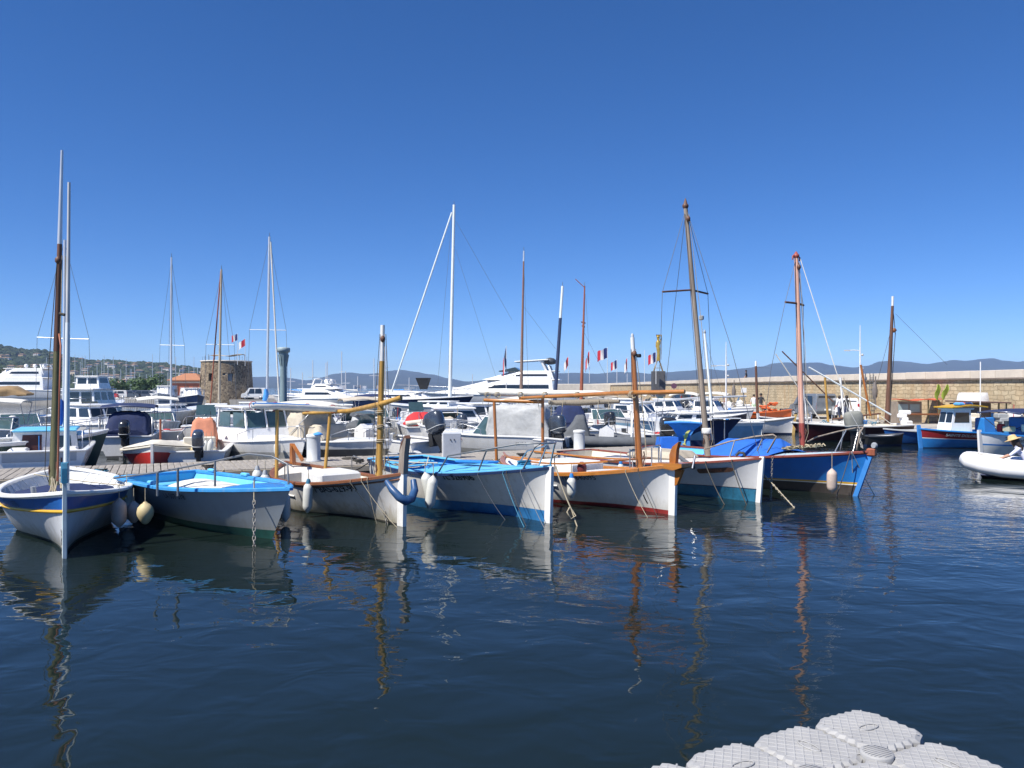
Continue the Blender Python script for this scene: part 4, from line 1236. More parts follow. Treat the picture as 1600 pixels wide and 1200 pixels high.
# stern lines made fast to the pontoon edge
for bt in (A, B_, C, D_, E, Fb, G):
    for sd, off in ((1, .8), (-1, -.8)):
        a = bt.fr.w(bt.sh(.04, sd, .05, .05))
        kk = (a - PON_O).dot(pon_d) + off
        e = PON_O + pon_d * kk + Vector((0, 0, .5)) + pon_n * .1
        if (e - a).length < 6:
            bt.wtube(sag(a, e, .18 if sd > 0 else .3, 10), .014, ROPE if sd > 0 else ROPED, 'stern_line', 5)

# ------------------------------------------------------------------ fenders of the front row
fender(P(198, 757, 16.4), .72, .13, FENW, 'grimy white fender standing upright left of the blue launch', tilt=-.05)
fender(P(186, 778, 14.9), .55, .13, FENP, 'shaded grey cylinder fender between the two leftmost boats')
fender(P(209, 783, 15.4), .42, .145, FENP, 'round dirty fender, left one of the pair on the blue launch', round_=True)
fender(P(227, 784, 14.9), .42, .15, FENY, 'round yellowed fender, right one of the pair on the blue launch', round_=True)
fender(P(402, 731, 17.8), .34, .11, FENW, 'left of two small grey topped fenders behind the blue launch bow', cap=GREYP)
fender(P(414, 738, 17.4), .28, .11, FENW, 'right of two small grey topped fenders behind the blue launch bow', cap=GREYP)
fender(P(482, 752, 17.2), .68, .105, FENW, 'white cylinder fender on the side of the ochre masted boat', tilt=.04, cap=TEAL)
fender(P(446, 768, 16.4), .62, .10, FENW, 'white cylinder fender in the gap between blue launch and ochre masted boat', cap=GREYP)
fender(P(664, 738, 17.3), .66, .12, FENW, 'slanted white fender, left one of the two on the light blue boat', tilt=-.22)
fender(P(677, 743, 17.0), .72, .11, FENW, 'dirty white fender, right one of the two on the light blue boat', tilt=.12)
fender(P(893, 743, 18.2), .52, .105, FENW, 'white fender with blue top hung on the varnished rail', cap=MBLUE)
fender(P(970, 722, 20.6), .36, .09, FENW, 'white fender with blue top lying on deck beside the varnished mast', cap=MBLUE)
fender(P(1300, 732, 20.2), .62, .125, FENP, 'faded pinkish fender hanging on the bright blue hull', rope=.42)
# ------------------------------------------------------------------ fittings for the motor boats behind the pontoon
def windscreen(b, x0, x1, w, z0, h, parent=None, glass=None):
    """raked screen: frame tubes and panes; x1 is the foot (forward), x0 the top"""
    pts_t = [Vector((x0 - .35, -w / 2, z0 + h * .95)), Vector((x0, -w * .42, z0 + h)), Vector((x0, w * .42, z0 + h)), Vector((x0 - .35, w / 2, z0 + h * .95))]
    pts_b = [Vector((x1 - .75, -w / 2 - .05, z0)), Vector((x1, -w * .46, z0)), Vector((x1, w * .46, z0)), Vector((x1 - .75, w / 2 + .05, z0))]
    mb = MB(); mb.tube(pts_t, .022, 6)
    for a, c in zip(pts_b, pts_t): mb.tube([a, c], .02, 6)
    fr = mb.build('windscreen_frame', WHITE2, parent or b.root)
    for i in range(3):
        mb = MB(); q = [pts_b[i], pts_b[i + 1], pts_t[i + 1], pts_t[i]]
        nn = (q[1] - q[0]).cross(q[2] - q[0]).normalized() * .006
        mb.loft([[p + nn for p in q], [p - nn for p in q]]); mb.build('windscreen_pane', glass or TINT, fr)
    return fr

def cabin(b, x0, x1, w, z0, h, m=None, roof=None, wins=2, slope=.35, name='cabin', overhang=.12, back=None, open_=False):
    """wheelhouse: walls, roof slab, window panes set proud in frames"""
    m = m or WHITE2
    mb = MB()
    lo = [Vector(p) for p in ((x0, -w / 2, z0), (x1, -w / 2 * .9, z0), (x1, w / 2 * .9, z0), (x0, w / 2, z0))]
    hi = [Vector(p) for p in ((x0 + .05, -w / 2 * .9, z0 + h), (x1 - slope, -w / 2 * .8, z0 + h), (x1 - slope, w / 2 * .8, z0 + h), (x0 + .05, w / 2 * .9, z0 + h))]
    if open_:
        mb.loft([lo, [a.lerp(c, .45) for a, c in zip(lo, hi)]], caps=True)
        for a, c in zip(lo, hi): mb.tube([a.lerp(c, .43), c], .04, 6)
        mb.tube([lo[1].lerp(lo[2], .5).lerp(hi[1].lerp(hi[2], .5), .43), hi[1].lerp(hi[2], .5)], .035, 6)
    else:
        mb.loft([lo, hi])
    c = mb.build(name, m, b.root)
    mb = MB(); mb.box(((x0 + x1 - slope) / 2, 0, z0 + h + .04), (x1 - slope - x0 + 2 * overhang, w * .9 + overhang, .08), ch=.035); mb.build('roof', roof or m, c)
    def pane(i0, i1, f0, f1, v0=.48, v1=.88, mm=GLASS):
        a, d = lo[i0].lerp(lo[i1], f0), lo[i0].lerp(lo[i1], f1)
        a2, d2 = hi[i0].lerp(hi[i1], f0), hi[i0].lerp(hi[i1], f1)
        q = [a.lerp(a2, v0), d.lerp(d2, v0), d.lerp(d2, v1), a.lerp(a2, v1)]
        nn = (q[1] - q[0]).cross(q[3] - q[0]).normalized()
        mid = sum(q, Vector()) / 4
        if nn.dot(mid - (lo[0] + hi[2]) / 2) < 0: nn = -nn
        mb = MB(); mb.loft([[p - nn * .01 for p in q], [p + nn * .012 for p in q]]); mb.build('window', mm, c)
    gm = TINT if open_ else GLASS
    for k in range(wins):
        pane(0, 1, (k + .12) / wins, (k + .88) / wins, mm=gm); pane(3, 2, (k + .12) / wins, (k + .88) / wins, mm=gm)
    for k in range(2): pane(1, 2, (k + .08) / 2, (k + .92) / 2, mm=gm)
    if back == 'door':
        pane(0, 3, .1, .40, .42, .85); pane(0, 3, .55, .85, .08, .9, mm=mat('companionway_brown', (.08, .025, .02), .5))
    elif back == 'glass':
        pane(0, 3, .08, .46, .4, .88, mm=gm); pane(0, 3, .54, .92, .4, .88, mm=gm)
    return c

def bimini(b, x0, x1, w, z0, z1, m, rise=.15, name='bimini_top', thick=.03):
    grid = []
    for i in range(7):
        t = i / 6
        x = lerp(x0, x1, t)
        grid.append([(x, w / 2 * u, z1 + rise * (1 - u * u) * .7 + rise * .5 * math.sin(math.pi * t) - (.06 if i in (0, 6) else 0)) for u in (-1, -.7, -.35, 0, .35, .7, 1)])
    mb = MB(); mb.sheet(grid, thick=thick); o = mb.build(name, m, b.root)
    for xx in (x0 + .05, x1 - .05):
        mb = MB(); xm = (x0 + x1) / 2
        mb.tube([(xm, -w / 2 + .02, z0), (xx, -w / 2 + .02, z1), (xx, 0, z1 + rise * .6), (xx, w / 2 - .02, z1), (xm, w / 2 - .02, z0)], .015, 6); mb.build('bimini_frame', STEEL, o)
    return o

def cover(b, x0, x1, w, z0, h, m, front=.4, back=.2, name='canvas_cover', seed=1, top=.6):
    """canvas stretched over a console or cockpit, with folds"""
    rings = []
    for i in range(19):
        t = i / 18
        x = lerp(x0, x1, t)
        hh = h * min(1, .35 + t / max(.01, back) * .65 if t < back else 1) * min(1, .25 + (1 - t) / max(.01, front) * .75 if 1 - t < front else 1)
        ring = []
        for k in range(17):
            a = math.pi * k / 16
            ca, sa = math.cos(a), math.sin(a)
            y = math.copysign(abs(ca) ** top, ca) * w / 2
            z = z0 + hh * sa ** top
            f = .05 * noise.noise((x * 3 + seed, y * 4, z * 1.5 + seed)) + .03 * noise.noise((x * 9 + seed, y * 9, z * 2.5 + seed)) + .022 * math.sin(k * 2.1 + x * 5 + seed)
            ring.append(Vector((x + f, y * (1 + f), z + f)))
        rings.append(ring)
    mb = MB(); mb.loft(rings, closed=False, caps=True, smooth=True)
    return mb.build(name, m, b.root)

def console(b, x, w, z0, h, m=None, screen=True):
    mb = MB(); mb.prism([(x - .3, z0), (x + .35, z0), (x + .28, z0 + h * .8), (x - .02, z0 + h), (x - .3, z0 + h * .75)], -w / 2, w / 2, 'y'); c = mb.build('console', m or WHITE2, b.root)
    if screen:
        mb = MB(); mb.sheet([[(x + .2, w / 2 * t, z0 + h * .85), (x + .0, w / 2 * t * .9, z0 + h * 1.35)] for t in (-1, -.5, 0, .5, 1)], thick=.01); mb.build('spray_screen', TINT, c)
    mb = MB(); mb.tube([Vector((x - .36 + .03 * math.sin(u), .15 * math.cos(u), z0 + h * .82 + .15 * math.sin(u))) for u in [k * math.pi / 6 for k in range(13)]], .014, 5); mb.build('steering_wheel', BLACK, c)
    return c

def seat(b, x, w, z0, h=.42, m=None, back=True):
    mb = MB(); mb.box((x, 0, z0 + h / 2), (.42, w, h), ch=.04); s = mb.build('seat', m or WHITE2, b.root)
    if back:
        mb = MB(); mb.box((x - .2, 0, z0 + h + .18), (.1, w, .36), rot=(0, -.15, 0), ch=.04); mb.build('seat_back', m or WHITE2, s)
    return s

def motorboat(label, px, y, heading, L, B, near='stern', hb=1.0, hm=.8, hs=.78, wl=(.10, HULLGREY), zones=None, inner=None, rake=.5, deck=.62, D=None, rail=None,
              name='motor_boat', cat='boat', qb=.75, tw=.9, dm=None, pul=True, group='motor boats behind the pontoon', sole=.3):
    if D is None:
        p = ponpt(px, PW + y); p.z = 0
    else:
        p = Vector(((px - 800) / F * D, D, 0))
    th = rad(heading); d = Vector((math.sin(th), -math.cos(th), 0))
    c = {'stern': p + d * L / 2, 'bow': p - d * L / 2, 'mid': p}[near]
    b = Boat(name, label, cat, L, B, heading, centre=c, hb=hb, hm=hm, hs=hs, rake=rake, tw=tw, qm=.28, qb=qb, pb=2.6, group=group)
    b.hull(wl[0], wl[1], zones or [(0, 1, WHITE2)], n=20, inner=inner or mat('cockpit_white', (.68, .68, .66), .5, var=.1), sole=sole)
    b.rail(rail or WHITE2, .16, .05, out=.02, n=20)
    if deck: b.deck(dm or WHITE2, deck, .99, dz=.01, camber=.09, name='foredeck', n=12)
    if pul: b.pulpit(max(deck or .6, .6), .42, STEEL, .014, (.35, .7, .95))
    return b

def deckgear(b, n, x0, x1, w, z, seed):
    """loose gear in a cockpit: each piece a part"""
    r = random.Random(seed)
    for k in range(n):
        x, y = r.uniform(x0, x1), r.uniform(-w / 2, w / 2)
        mm = r.choice([WHITE2, LGREY, GREYP, BLACK, ROPE, MBLUE, REDC, OFFW, DGREY, CREAM])
        mb = MB(); q = r.random()
        if q < .35: mb.box((x, y, z + .12), (r.uniform(.15, .4), r.uniform(.15, .35), r.uniform(.12, .35)), rot=(0, 0, r.uniform(0, 3)), ch=.03); nm = 'locker_box'
        elif q < .6: mb.lathe([(.09, 0), (.11, .02), (.12, .28), (.13, .3)], 10, o=(x, y, z)); nm = 'bucket'
        elif q < .8:
            mb.tube([(x + r.uniform(-.3, .3), y + r.uniform(-.2, .2), z + r.uniform(0, .25)) for _ in range(14)], .014, 5); nm = 'rope_tangle'; mm = r.choice([ROPE, ROPED, ROPEB])
        else: mb.tube([(x, y, z), (x + r.uniform(-.2, .2), y, z + r.uniform(.5, 1.1))], .016, 5); nm = 'rod'
        mb.build(nm, mm, b.root)

# --- left: white cabin yacht, stern to the pontoon
m1 = motorboat('white cabin sailing boat with light blue coachroof and brown door, stern to the pontoon', 62, .5, 206, 6.6, 2.7, hb=1.15, hm=.95, hs=.92, deck=.45, name='sailing_boat', wl=(.1, NAVYP), pul=True)
cabin(m1, -1.5, 1.0, 1.9, .55, .85, WHITE, LBLUE, 2, .3, back='door', overhang=.06)
mb = MB(); mb.box((-2.4, .62, .72), (.9, .5, .5), ch=.05); mb.build('cockpit_seat', WHITE, m1.root)
mb = MB(); mb.box((-2.4, -.72, .72), (.9, .45, .5), ch=.05); mb.build('cockpit_seat', WHITE, m1.root)
mb = MB(); mb.box((-3.28, 0, .78), (.06, 1.9, .34), ch=.02); mb.build('transom_panel', LGREY, m1.root)
D1 = pos_on_boat(m1, .56).y
mast(m1, P(100, 668, D1), P(101.5, 375, D1), .06, .045, ALU)
m1.wtube([P(58, 527, D1), P(100, 529, D1), P(139, 530, D1)], .018, ALU, 'crosstree', 6)
for sx in (58, 139): m1.wtube([P(101, 378, D1), P(sx, 528, D1), P(sx + (4 if sx > 100 else -4), 690, D1)], .007, WIRE, 'stay', 5)
mb = MB(); mb.tube([m1.fr.loc(P(95, y, D1 - .15)) for y in (624, 628, 650, 664)], [.04, .09, .1, .04], 9); mb.build('sail_cover', mat('blue_sail_cover', (.02, .10, .40), .8), m1.root)
deckgear(m1, 5, -3, -1.8, 1.4, .5, 3)
for sd in (1, -1):
    mb = MB(); mb.tube([(-3.2, sd * 1.1, .95), (-3.2, sd * 1.1, 1.5), (-2.2, sd * 1.25, 1.52), (-2.1, sd * 1.25, .95)], .014, 6); mb.build('stern_rail', STEEL, m1.root)

# --- navy covered boat with bimini and black outboard
m2 = motorboat('white motor boat with navy bimini and navy cockpit cover, black outboard aft', 196, 0, 200, 5.2, 2.1, D=31.5, hb=1.05, hm=.9, hs=.85)
cover(m2, -2.0, -.1, 1.55, .75, 1.05, NAVY, .25, .12, seed=2, top=.45)
bimini(m2, -1.9, .3, 2.0, .9, 1.98, NAVY, .12)
outboard(m2, -2.6, 0, .82, COWLK, 1.1)
windscreen(m2, .3, .9, 1.6, .95, .5)
for sd in (1, -1):
    mb = MB(); mb.tube([(-2.5, sd * .95, .85), (-2.5, sd * .95, 1.6), (-2.2, sd * .95, 1.62), (-2.2, sd * .95, .85)], .02, 6); mb.build('stern_rail', STEEL, m2.root)

# --- red and white wooden boat, bow to the pontoon
m3 = Boat('rowing_boat', 'red and white wooden boat lying bow on to the pontoon under a cream cover', 'boat', 5.2, 2.7, 16, bow=ponpt(238, PW + .45), hb=1.0, hm=.72, hs=.8, rake=.1, stern='double', qm=.4, qb=.95, pb=1.8)
m3.hull(.1, REDAF, [(0, .8, REDP), (.8, 1, WHITE)], inner=CREAM, sole=.3)
m3.rail(CREAM, .14, .05, out=.05)
m3.deck(CREAM, .50, .985, dz=.06, camber=.22, name='cream_cover')
m3.stem(WHITE, up=.06, w=.1, d=.1)
mb = MB(); mb.tube([(.9, 0, .9), (.9, 0, 1.75)], .035, 7); mb.build('samson_post', REDWOOD, m3.root)

# --- white boat with orange cover
m4 = motorboat('white motor boat with faded orange cover and grey outboard, second from the red boat', 306, .9, 196, 5.0, 2.0, hb=1.0, hm=.82, hs=.75)
cover(m4, -.1, .95, .85, .6, 1.12, ORANGEC, .45, .25, seed=5, top=.5)
seat(m4, -1.1, 1.0, .35, .45, CREAM)
outboard(m4, -2.5, -.1, .85, COWL, 1.0, tilt=-.1)
for k, (px, py, mm) in enumerate(((322, 688, FENW), (330, 686, FENW), (303, 696, FENY))):
    fender(P(px, py, 26.3 - .1 * k), .5, .10, mm, ['white fender at the stern of the orange covered boat, left of two', 'white fender at the stern of the orange covered boat, right of two', 'yellowed fender under the grey outboard'][k], tilt=.1)
m4d = motorboat('white boat with red inside moored behind the orange covered boat', 272, 0, 120, 4.6, 1.9, D=37, near='mid', inner=REDP, pul=False, deck=.75)
deckgear(m4d, 4, -1.5, 1, 1.0, .6, 9)

# --- white cabin boat with open wheelhouse
m5 = motorboat('white fishing cruiser with open framed wheelhouse, bow towards the ochre post', 466, .55, 42, 6.0, 2.3, near='bow', hb=1.12, hm=.92, hs=.85, wl=(.12, HULLGREY), zones=[(0, .55, mat('grey_white_side', (.42, .42, .40), .5, var=.2, stain=(.2, .2, .18))), (.55, 1, WHITE2)], deck=.50)
cabin(m5, -1.6, .9, 1.8, .78, 1.28, WHITE2, WHITE2, 2, .45, open_=True, overhang=.2)
mb = MB(); mb.box((1.35, 0, 1.06), (1.2, .9, .12), ch=.05); mb.build('fore_hatch', WHITE2, m5.root)
deckgear(m5, 6, -2.6, -1.6, 1.4, .6, 4)
fender(m5.fr.w(m5.sh(.9, -1, -.05, -.12)), .5, .11, FENW, 'white fender at the bow of the wheelhouse cruiser')

# --- beige covered boat
m6 = motorboat('white motor boat with dark grey side under a tall beige canvas cover', 596, .6, 60, 5.6, 2.2, near='bow', hb=1.0, hm=.88, hs=.85, zones=[(0, .66, mat('charcoal_side', (.085, .085, .085), .45, var=.2, stain=(.15, .14, .13))), (.66, 1, WHITE2)], deck=.72)
cover(m6, -2.0, .0, 1.8, .85, 1.12, BEIGE, .08, .08, seed=8, top=.35)
cover(m6, .0, .75, 1.5, .85, .62, BEIGE, .3, .1, seed=12, name='bow_canvas', top=.4)
bimini(m6, -2.1, .6, 1.9, 1.0, 2.05, OFFW, .2)
# --- grey covered console boat and its neighbours
m7 = motorboat('white centre console boat with grey console cover, left of the big graphite outboard', 606, 3.5, 30, 5.2, 2.0, near='bow', hb=1.05, hm=.9, hs=.85, zones=[(0, .5, HULLGREY), (.5, 1, WHITE2)])
cover(m7, -.7, .6, 1.0, .7, 1.15, CGREY, .5, .3, seed=3, top=.6)
cover(m7, -.6, .3, .9, 1.6, .35, CGREYD, .3, .3, seed=4, name='bow_canvas', top=.6)
m7b = motorboat('small white tender with blue grey outboard tucked behind the tall grey stem post', 632, .35, 200, 2.8, 1.3, hb=.6, hm=.5, hs=.5, pul=False, deck=.7, sole=.15)
outboard(m7b, -1.4, .05, .58, mat('blue_grey_cowling', (.08, .11, .17), .3), .72)
m9 = motorboat('white sport boat with large tilted graphite outboard behind the power cabinet', 668, 1.6, 238, 5.6, 2.2, hb=1.05, hm=.9, hs=.8)
outboard(m9, -2.85, -.1, .95, COWL, 1.3, tilt=.45)
seat(m9, -.7, 1.0, .5, .4, BEIGE)
console(m9, .1, .9, .5, .9)
cover(m9, .2, 1.0, .9, 1.1, .4, CGREYD, .3, .3, seed=14)
m8 = motorboat('white boat with bright red cover heap and beige bolster behind the graphite outboard', 664, 0, 195, 5.0, 2.0, D=38, hb=1.1, hm=.95, hs=.9)
cover(m8, -1.7, -.2, 1.5, .95, .62, REDC, .5, .3, seed=6, top=.8)
mb = MB(); mb.tube([(-2.0, -.85, 1.05), (-2.1, 0, 1.15), (-2.0, .85, 1.05)], .13, 10); mb.build('bolster', CREAM, m8.root)
outboard(m8, -2.5, 0, .75, COWLK, .9)
m8b = motorboat('white cabin boat with two dark windows seen above the bolster', 722, 0, 100, 5.6, 2.2, D=41, near='mid', hb=1.15, hm=1.0, hs=.9)
cabin(m8b, -1.4, 1.0, 1.8, .95, .75, WHITE2, WHITE2, 2, .5)

# --- white boat under a big grey tent
m10 = motorboat('white cabin boat with large pale grey canvas tent over its cockpit', 782, 3.0, 256, 5.4, 2.2, near='mid', hb=1.05, hm=.9, hs=.8, zones=[(0, .35, mat('grey_white_side', (.42, .42, .40))), (.35, 1, WHITE2)], deck=.60)
cover(m10, -2.1, .35, 1.75, .85, 1.25, CGREY, .06, .12, seed=21, name='canvas_tent', top=.28)
windscreen(m10, .45, 1.0, 1.6, .9, .75)
m10.text('NIMU', .15, .78, .75, 1, REDP, bold=.004)
m10.text('AR 15-8', .13, .30, .62, 1, TEXTM)
m11 = motorboat('white boat with pink tubes and graphite outboard right of the grey tent', 868, 1.3, 232, 5.0, 2.0, hb=1.0, hm=.82, hs=.78, zones=[(0, .4, GREYP), (.4, 1, WHITE2)])
outboard(m11, -2.5, .2, .88, COWL, 1.15, tilt=.35)
for k in range(4):
    mb = MB(); mb.tube([(-1.6, -.7 + .12 * k, 1.0 + .05 * (k % 2)), (-.2, -.6 + .12 * k, 1.1)], .06, 7); mb.build('pink_tube', mat('pink_tube', (.40, .10, .17), .6), m11.root)
deckgear(m11, 8, -2.2, .5, 1.4, .55, 8)
mb = MB(); mb.tube([(-2.3, .3, .9), (-2.35, .0, 1.0), (-2.2, -.2, .92), (-2.35, -.3, .8)], .05, 6); mb.build('rope_bundle', ROPE, m11.root)
m12n = motorboat('white boat with folded navy cover beside the black inflatable', 905, 5.0, 190, 5.0, 2.0, hb=1.05, hm=.9, hs=.85)
cover(m12n, -1.6, .1, 1.3, .8, 1.15, NAVY, .2, .2, seed=17, top=.5)
# rigid inflatable
m12 = motorboat('grey and black rigid inflatable with white console and twin black outboards', 940, 1.9, 262, 4.8, 1.5, near='mid', hb=.8, hm=.55, hs=.55, pul=False, deck=.7, zones=[(0, 1, LGREY)], rail=DGREY)
for sd in (1, -1):
    pts = [m12.sh(s, sd, .05, -.12) for s in (.0, .05, .2, .4, .6, .75, .86, .94, .985)]
    mb = MB(); mb.tube(pts, [.05, .2, .22, .22, .22, .21, .2, .18, .16], 12); mb.build('inflatable_tube', CGREYD, m12.root)
console(m12, -.2, .7, .35, .9)
cover(m12, .5, 1.5, .95, .7, .95, CGREYD, .5, .2, seed=7, top=.6)
mb = MB(); mb.box((-1.5, 0, .72), (.5, .95, .55), ch=.04); mb.build('stern_locker', WHITE2, m12.root)
outboard(m12, -2.35, .32, .85, COWLK, 1.12, tilt=.12); outboard(m12, -2.35, -.32, .85, COWLK, 1.12, tilt=.12)
mb = MB(); mb.tube([(-1.2, -.5, .6), (-1.25, -.5, 1.9), (-1.25, .5, 1.9), (-1.2, .5, .6)], .03, 7); mb.box((-1.25, .0, 1.95), (.2, .35, .3), ch=.03); mb.build('radar_arch', WHITE2, m12.root)
# white boat with the fan of folded bimini struts
m13 = motorboat('white boat with a fan of bare white bimini struts and white name panel', 1012, 2.6, 190, 4.6, 1.9, hb=.95, hm=.78, hs=.75)
fD = ponpt(1012, PW + 2.9).y
for a, c, e, f in ((983, 702, 1004, 648), (1022, 702, 998, 655), (1030, 702, 1010, 650), (1026, 700, 1017, 646), (1028, 700, 1026, 647), (1030, 700, 1036, 648), (1034, 694, 1048, 662), (1048, 684, 1062, 668)):
    m13.wtube([P(a, c, fD), P(e, f, fD + .2)], .022, ALU, 'bimini_strut', 6)
q = [P(1023, 657, fD - .05), P(1040, 658, fD - .05), P(1040, 675, fD - .05), P(1023, 674, fD - .05)]
mb = MB(); mb.loft([[m13.fr.loc(p) for p in q], [m13.fr.loc(p + Vector((0, .03, 0))) for p in q]]); mb.build('name_panel', WHITE2, m13.root)
deckgear(m13, 6, -2, .5, 1.4, .6, 31)
# light blue sloop lying across behind
m14 = motorboat('long pale blue sailing boat with white deck lying behind the dolphin awning', 1075, 0, 285, 7.5, 2.2, D=41, near='mid', hb=1.3, hm=1.0, hs=1.0, zones=[(0, .8, mat('pale_blue_hull', (.30, .50, .66), .4)), (.8, 1, WHITE2)], name='sailing_boat', deck=.3)
d14 = pos_on_boat(m14, .55).y
mast(m14, P(1113, 648, d14), P(1101, 521, d14), .07, .06, mat('white_spar', (.75, .8, .8)))
mb = MB(); mb.lathe([(.05, 0), (.08, .05), (.05, .12), (.02, .2)], 8, o=m14.fr.loc(P(1101, 521, d14))); mb.build('masthead_light', GREYP, m14.root)
m14.wtube([P(1000, 629, d14), P(1090, 621.5, d14), P(1166, 619, d14 + .3)], .05, ALU, 'boom', 8)
m14.wtube([P(1002, 628, d14), P(1028, 650, d14)], .03, ALU, 'boom_strut', 6)
for e in (1085, 1140): m14.wtube([P(1101, 525, d14), P(e, 655, d14)], .008, WIRE, 'stay', 5)
cabin(m14, -1.0, 1.2, 1.4, 1.0, .45, WHITE2, WHITE2, 2, .4)
deckgear(m14, 6, -3, -1.2, 1.2, 1.0, 12)

# --- far left edge clutter
mL = motorboat('dark green hulled boat with brown roof cover cut by the left edge', 8, 3.2, 150, 6.0, 2.3, near='mid', hb=1.3, hm=1.1, hs=1.05, zones=[(0, .9, mat('dark_green_hull', (.02, .06, .05), .4)), (.9, 1, WHITE2)])
mL2 = motorboat('grey inflatable cruiser with curved white arch and brown cover at the left edge', 6, 0, 110, 7.0, 2.6, D=42, near='mid', hb=1.4, hm=1.15, hs=1.1, zones=[(0, .75, GREYP), (.75, 1, WHITE2)])
mb = MB(); mb.tube([(-2.3, -1.0, 1.2), (-1.9, -1.0, 2.7), (-1.9, 1.0, 2.7), (-2.3, 1.0, 1.2)], .07, 8); mb.build('radar_arch', WHITE2, mL2.root)
cover(mL2, -1.9, 1.2, 2.0, 2.35, .5, mat('brown_canvas', (.30, .20, .10), .85, var=.2), .2, .1, seed=40, top=.6)
deckgear(mL2, 6, -2.5, 1.5, 1.6, 1.1, 41)
mf = motorboat('white flybridge cruiser with dark stern windows behind the left masts', 104, 0, 178, 8.0, 3.0, D=62, near='stern', hb=1.7, hm=1.35, hs=1.2, deck=.5)
cabin(mf, -2.2, 1.5, 2.4, 1.0, 1.6, WHITE2, WHITE2, 3, .6, back='glass', overhang=.25)
cabin(mf, -1.2, .8, 2.0, 2.7, .95, WHITE2, WHITE2, 1, .4, back='glass', name='flybridge')
mb = MB(); mb.tube([(-3.6, -1.3, 1.2), (-3.6, -1.3, 1.9), (-3.6, 1.3, 1.9), (-3.6, 1.3, 1.2)], .03, 6); mb.build('stern_rail', STEEL, mf.root)

# --- second row filling the basin between the pontoons
rr = random.Random(77)
labs = [('white low cabin motor boat behind the beige cover', 520, 44), ('white motor boat moored behind the grey covered console', 585, 47), ('white motor boat behind the rolled awning of the ochre masted boat', 470, 48),
        ('white motor boat far behind the grey tent', 800, 50), ('white motor boat behind the brown posts', 850, 46), ('white motor boat behind the navy cover', 925, 48), ('white motor boat with open cockpit behind the twin outboards', 975, 52),
        ('white motor boat between red cover and grey tent', 700, 52), ('white motor boat behind the wheelhouse cruiser', 395, 50)]
for i, (lab, px, D) in enumerate(labs):
    b = motorboat(lab, px, 0, rr.choice([20, 200, 205, 190, 35, 100]), rr.uniform(5, 6.5), 2.2, D=D, near='mid', hb=1.15, hm=.95, hs=.9, zones=[(0, .5, rr.choice([WHITE2, HULLGREY, GREYP])), (.5, 1, WHITE2)])
    q = i % 4
    if q == 0: cabin(b, -1.2, 1.0, 1.7, .9, .9, WHITE2, WHITE2, 2, .5, back='glass')
    elif q == 1: windscreen(b, .2, .9, 1.6, .95, .6); bimini(b, -1.6, .4, 1.9, 1.0, 2.2, [OFFW, NAVY, BEIGE][i % 3])
    elif q == 2: console(b, .0, .9, .5, 1.0); cover(b, -1.6, -.2, 1.4, .8, .6, [CGREY, NAVY, OFFW][i % 3], .3, .3, seed=i)
    else: windscreen(b, .2, 1.0, 1.6, .95, .6); seat(b, -.8, 1.4, .5, .5)
    outboard(b, -b.L / 2, 0, .8, rr.choice([COWL, COWLK]), 1.0, tilt=rr.uniform(0, .3))
    deckgear(b, 6, -2, 1, 1.4, .8, 100 + i)

# --- row lying back to back with the first, filling the water between
labs = ['white cuddy boat with raked screen, far left of the second row', 'white cabin boat behind the navy bimini', 'white boat with pale awning behind the red boat', 'white open boat with console behind the orange cover', 'white cabin boat directly behind the open wheelhouse', 'white cuddy boat behind the beige cover',
        'white boat with cream awning behind the ochre mast', 'white cabin boat behind the graphite outboard', 'white open boat behind the power cabinet', 'white cuddy boat behind the grey tent', 'white cabin boat behind the brown posts', 'white boat with pale awning behind the navy cover', 'white open boat behind the inflatable', 'white cuddy boat left of the bare strut fan', 'white low boat cut by the left edge, second row', 'white launch between the left masts and the navy bimini']
for i, (px, D) in enumerate(((28, 36), (152, 39), (246, 41), (322, 37), (372, 41), (492, 38), (560, 40), (648, 44), (694, 37.5), (752, 42), (832, 40), (890, 42), (948, 44), (1000, 45), (-6, 33), (140, 46))):
    b = motorboat(labs[i], px, 0, rr.choice([20, 28, 200, 205, 215, 40, 60]), rr.uniform(5, 6), 2.15, D=D, near='mid', hb=1.2, hm=1.0, hs=.95, zones=[(0, .4, rr.choice([WHITE2, WHITE2, HULLGREY, LGREY])), (.4, 1, WHITE2)], group='second row of white boats')
    q = i % 4
    if q == 1: cabin(b, -1.3, .9, 1.75, .9, 1.0, WHITE2, WHITE2, 2, .5, back='glass')
    elif q == 0: windscreen(b, .2, .9, 1.7, 1.0, .6); seat(b, -.9, 1.5, .5, .5); cover(b, -.4, .5, 1.2, .9, .5, [OFFW, CGREY, BEIGE][i % 3], .4, .4, seed=60 + i)
    elif q == 2: bimini(b, -1.8, .5, 1.95, 1.0, 2.15, [OFFW, BEIGE, OFFW, OFFW][(i // 4) % 4], .14); windscreen(b, .3, 1.0, 1.6, 1.0, .55)
    else: console(b, .1, .9, .5, 1.1); seat(b, -.8, .9, .5, .6)
    outboard(b, -b.L / 2, rr.uniform(-.2, .2), .85, rr.choice([COWL, COWLK, WHITE2]), 1.05, tilt=rr.uniform(0, .4))
    deckgear(b, 7, -2.2, 1, 1.5, .85, 300 + i)

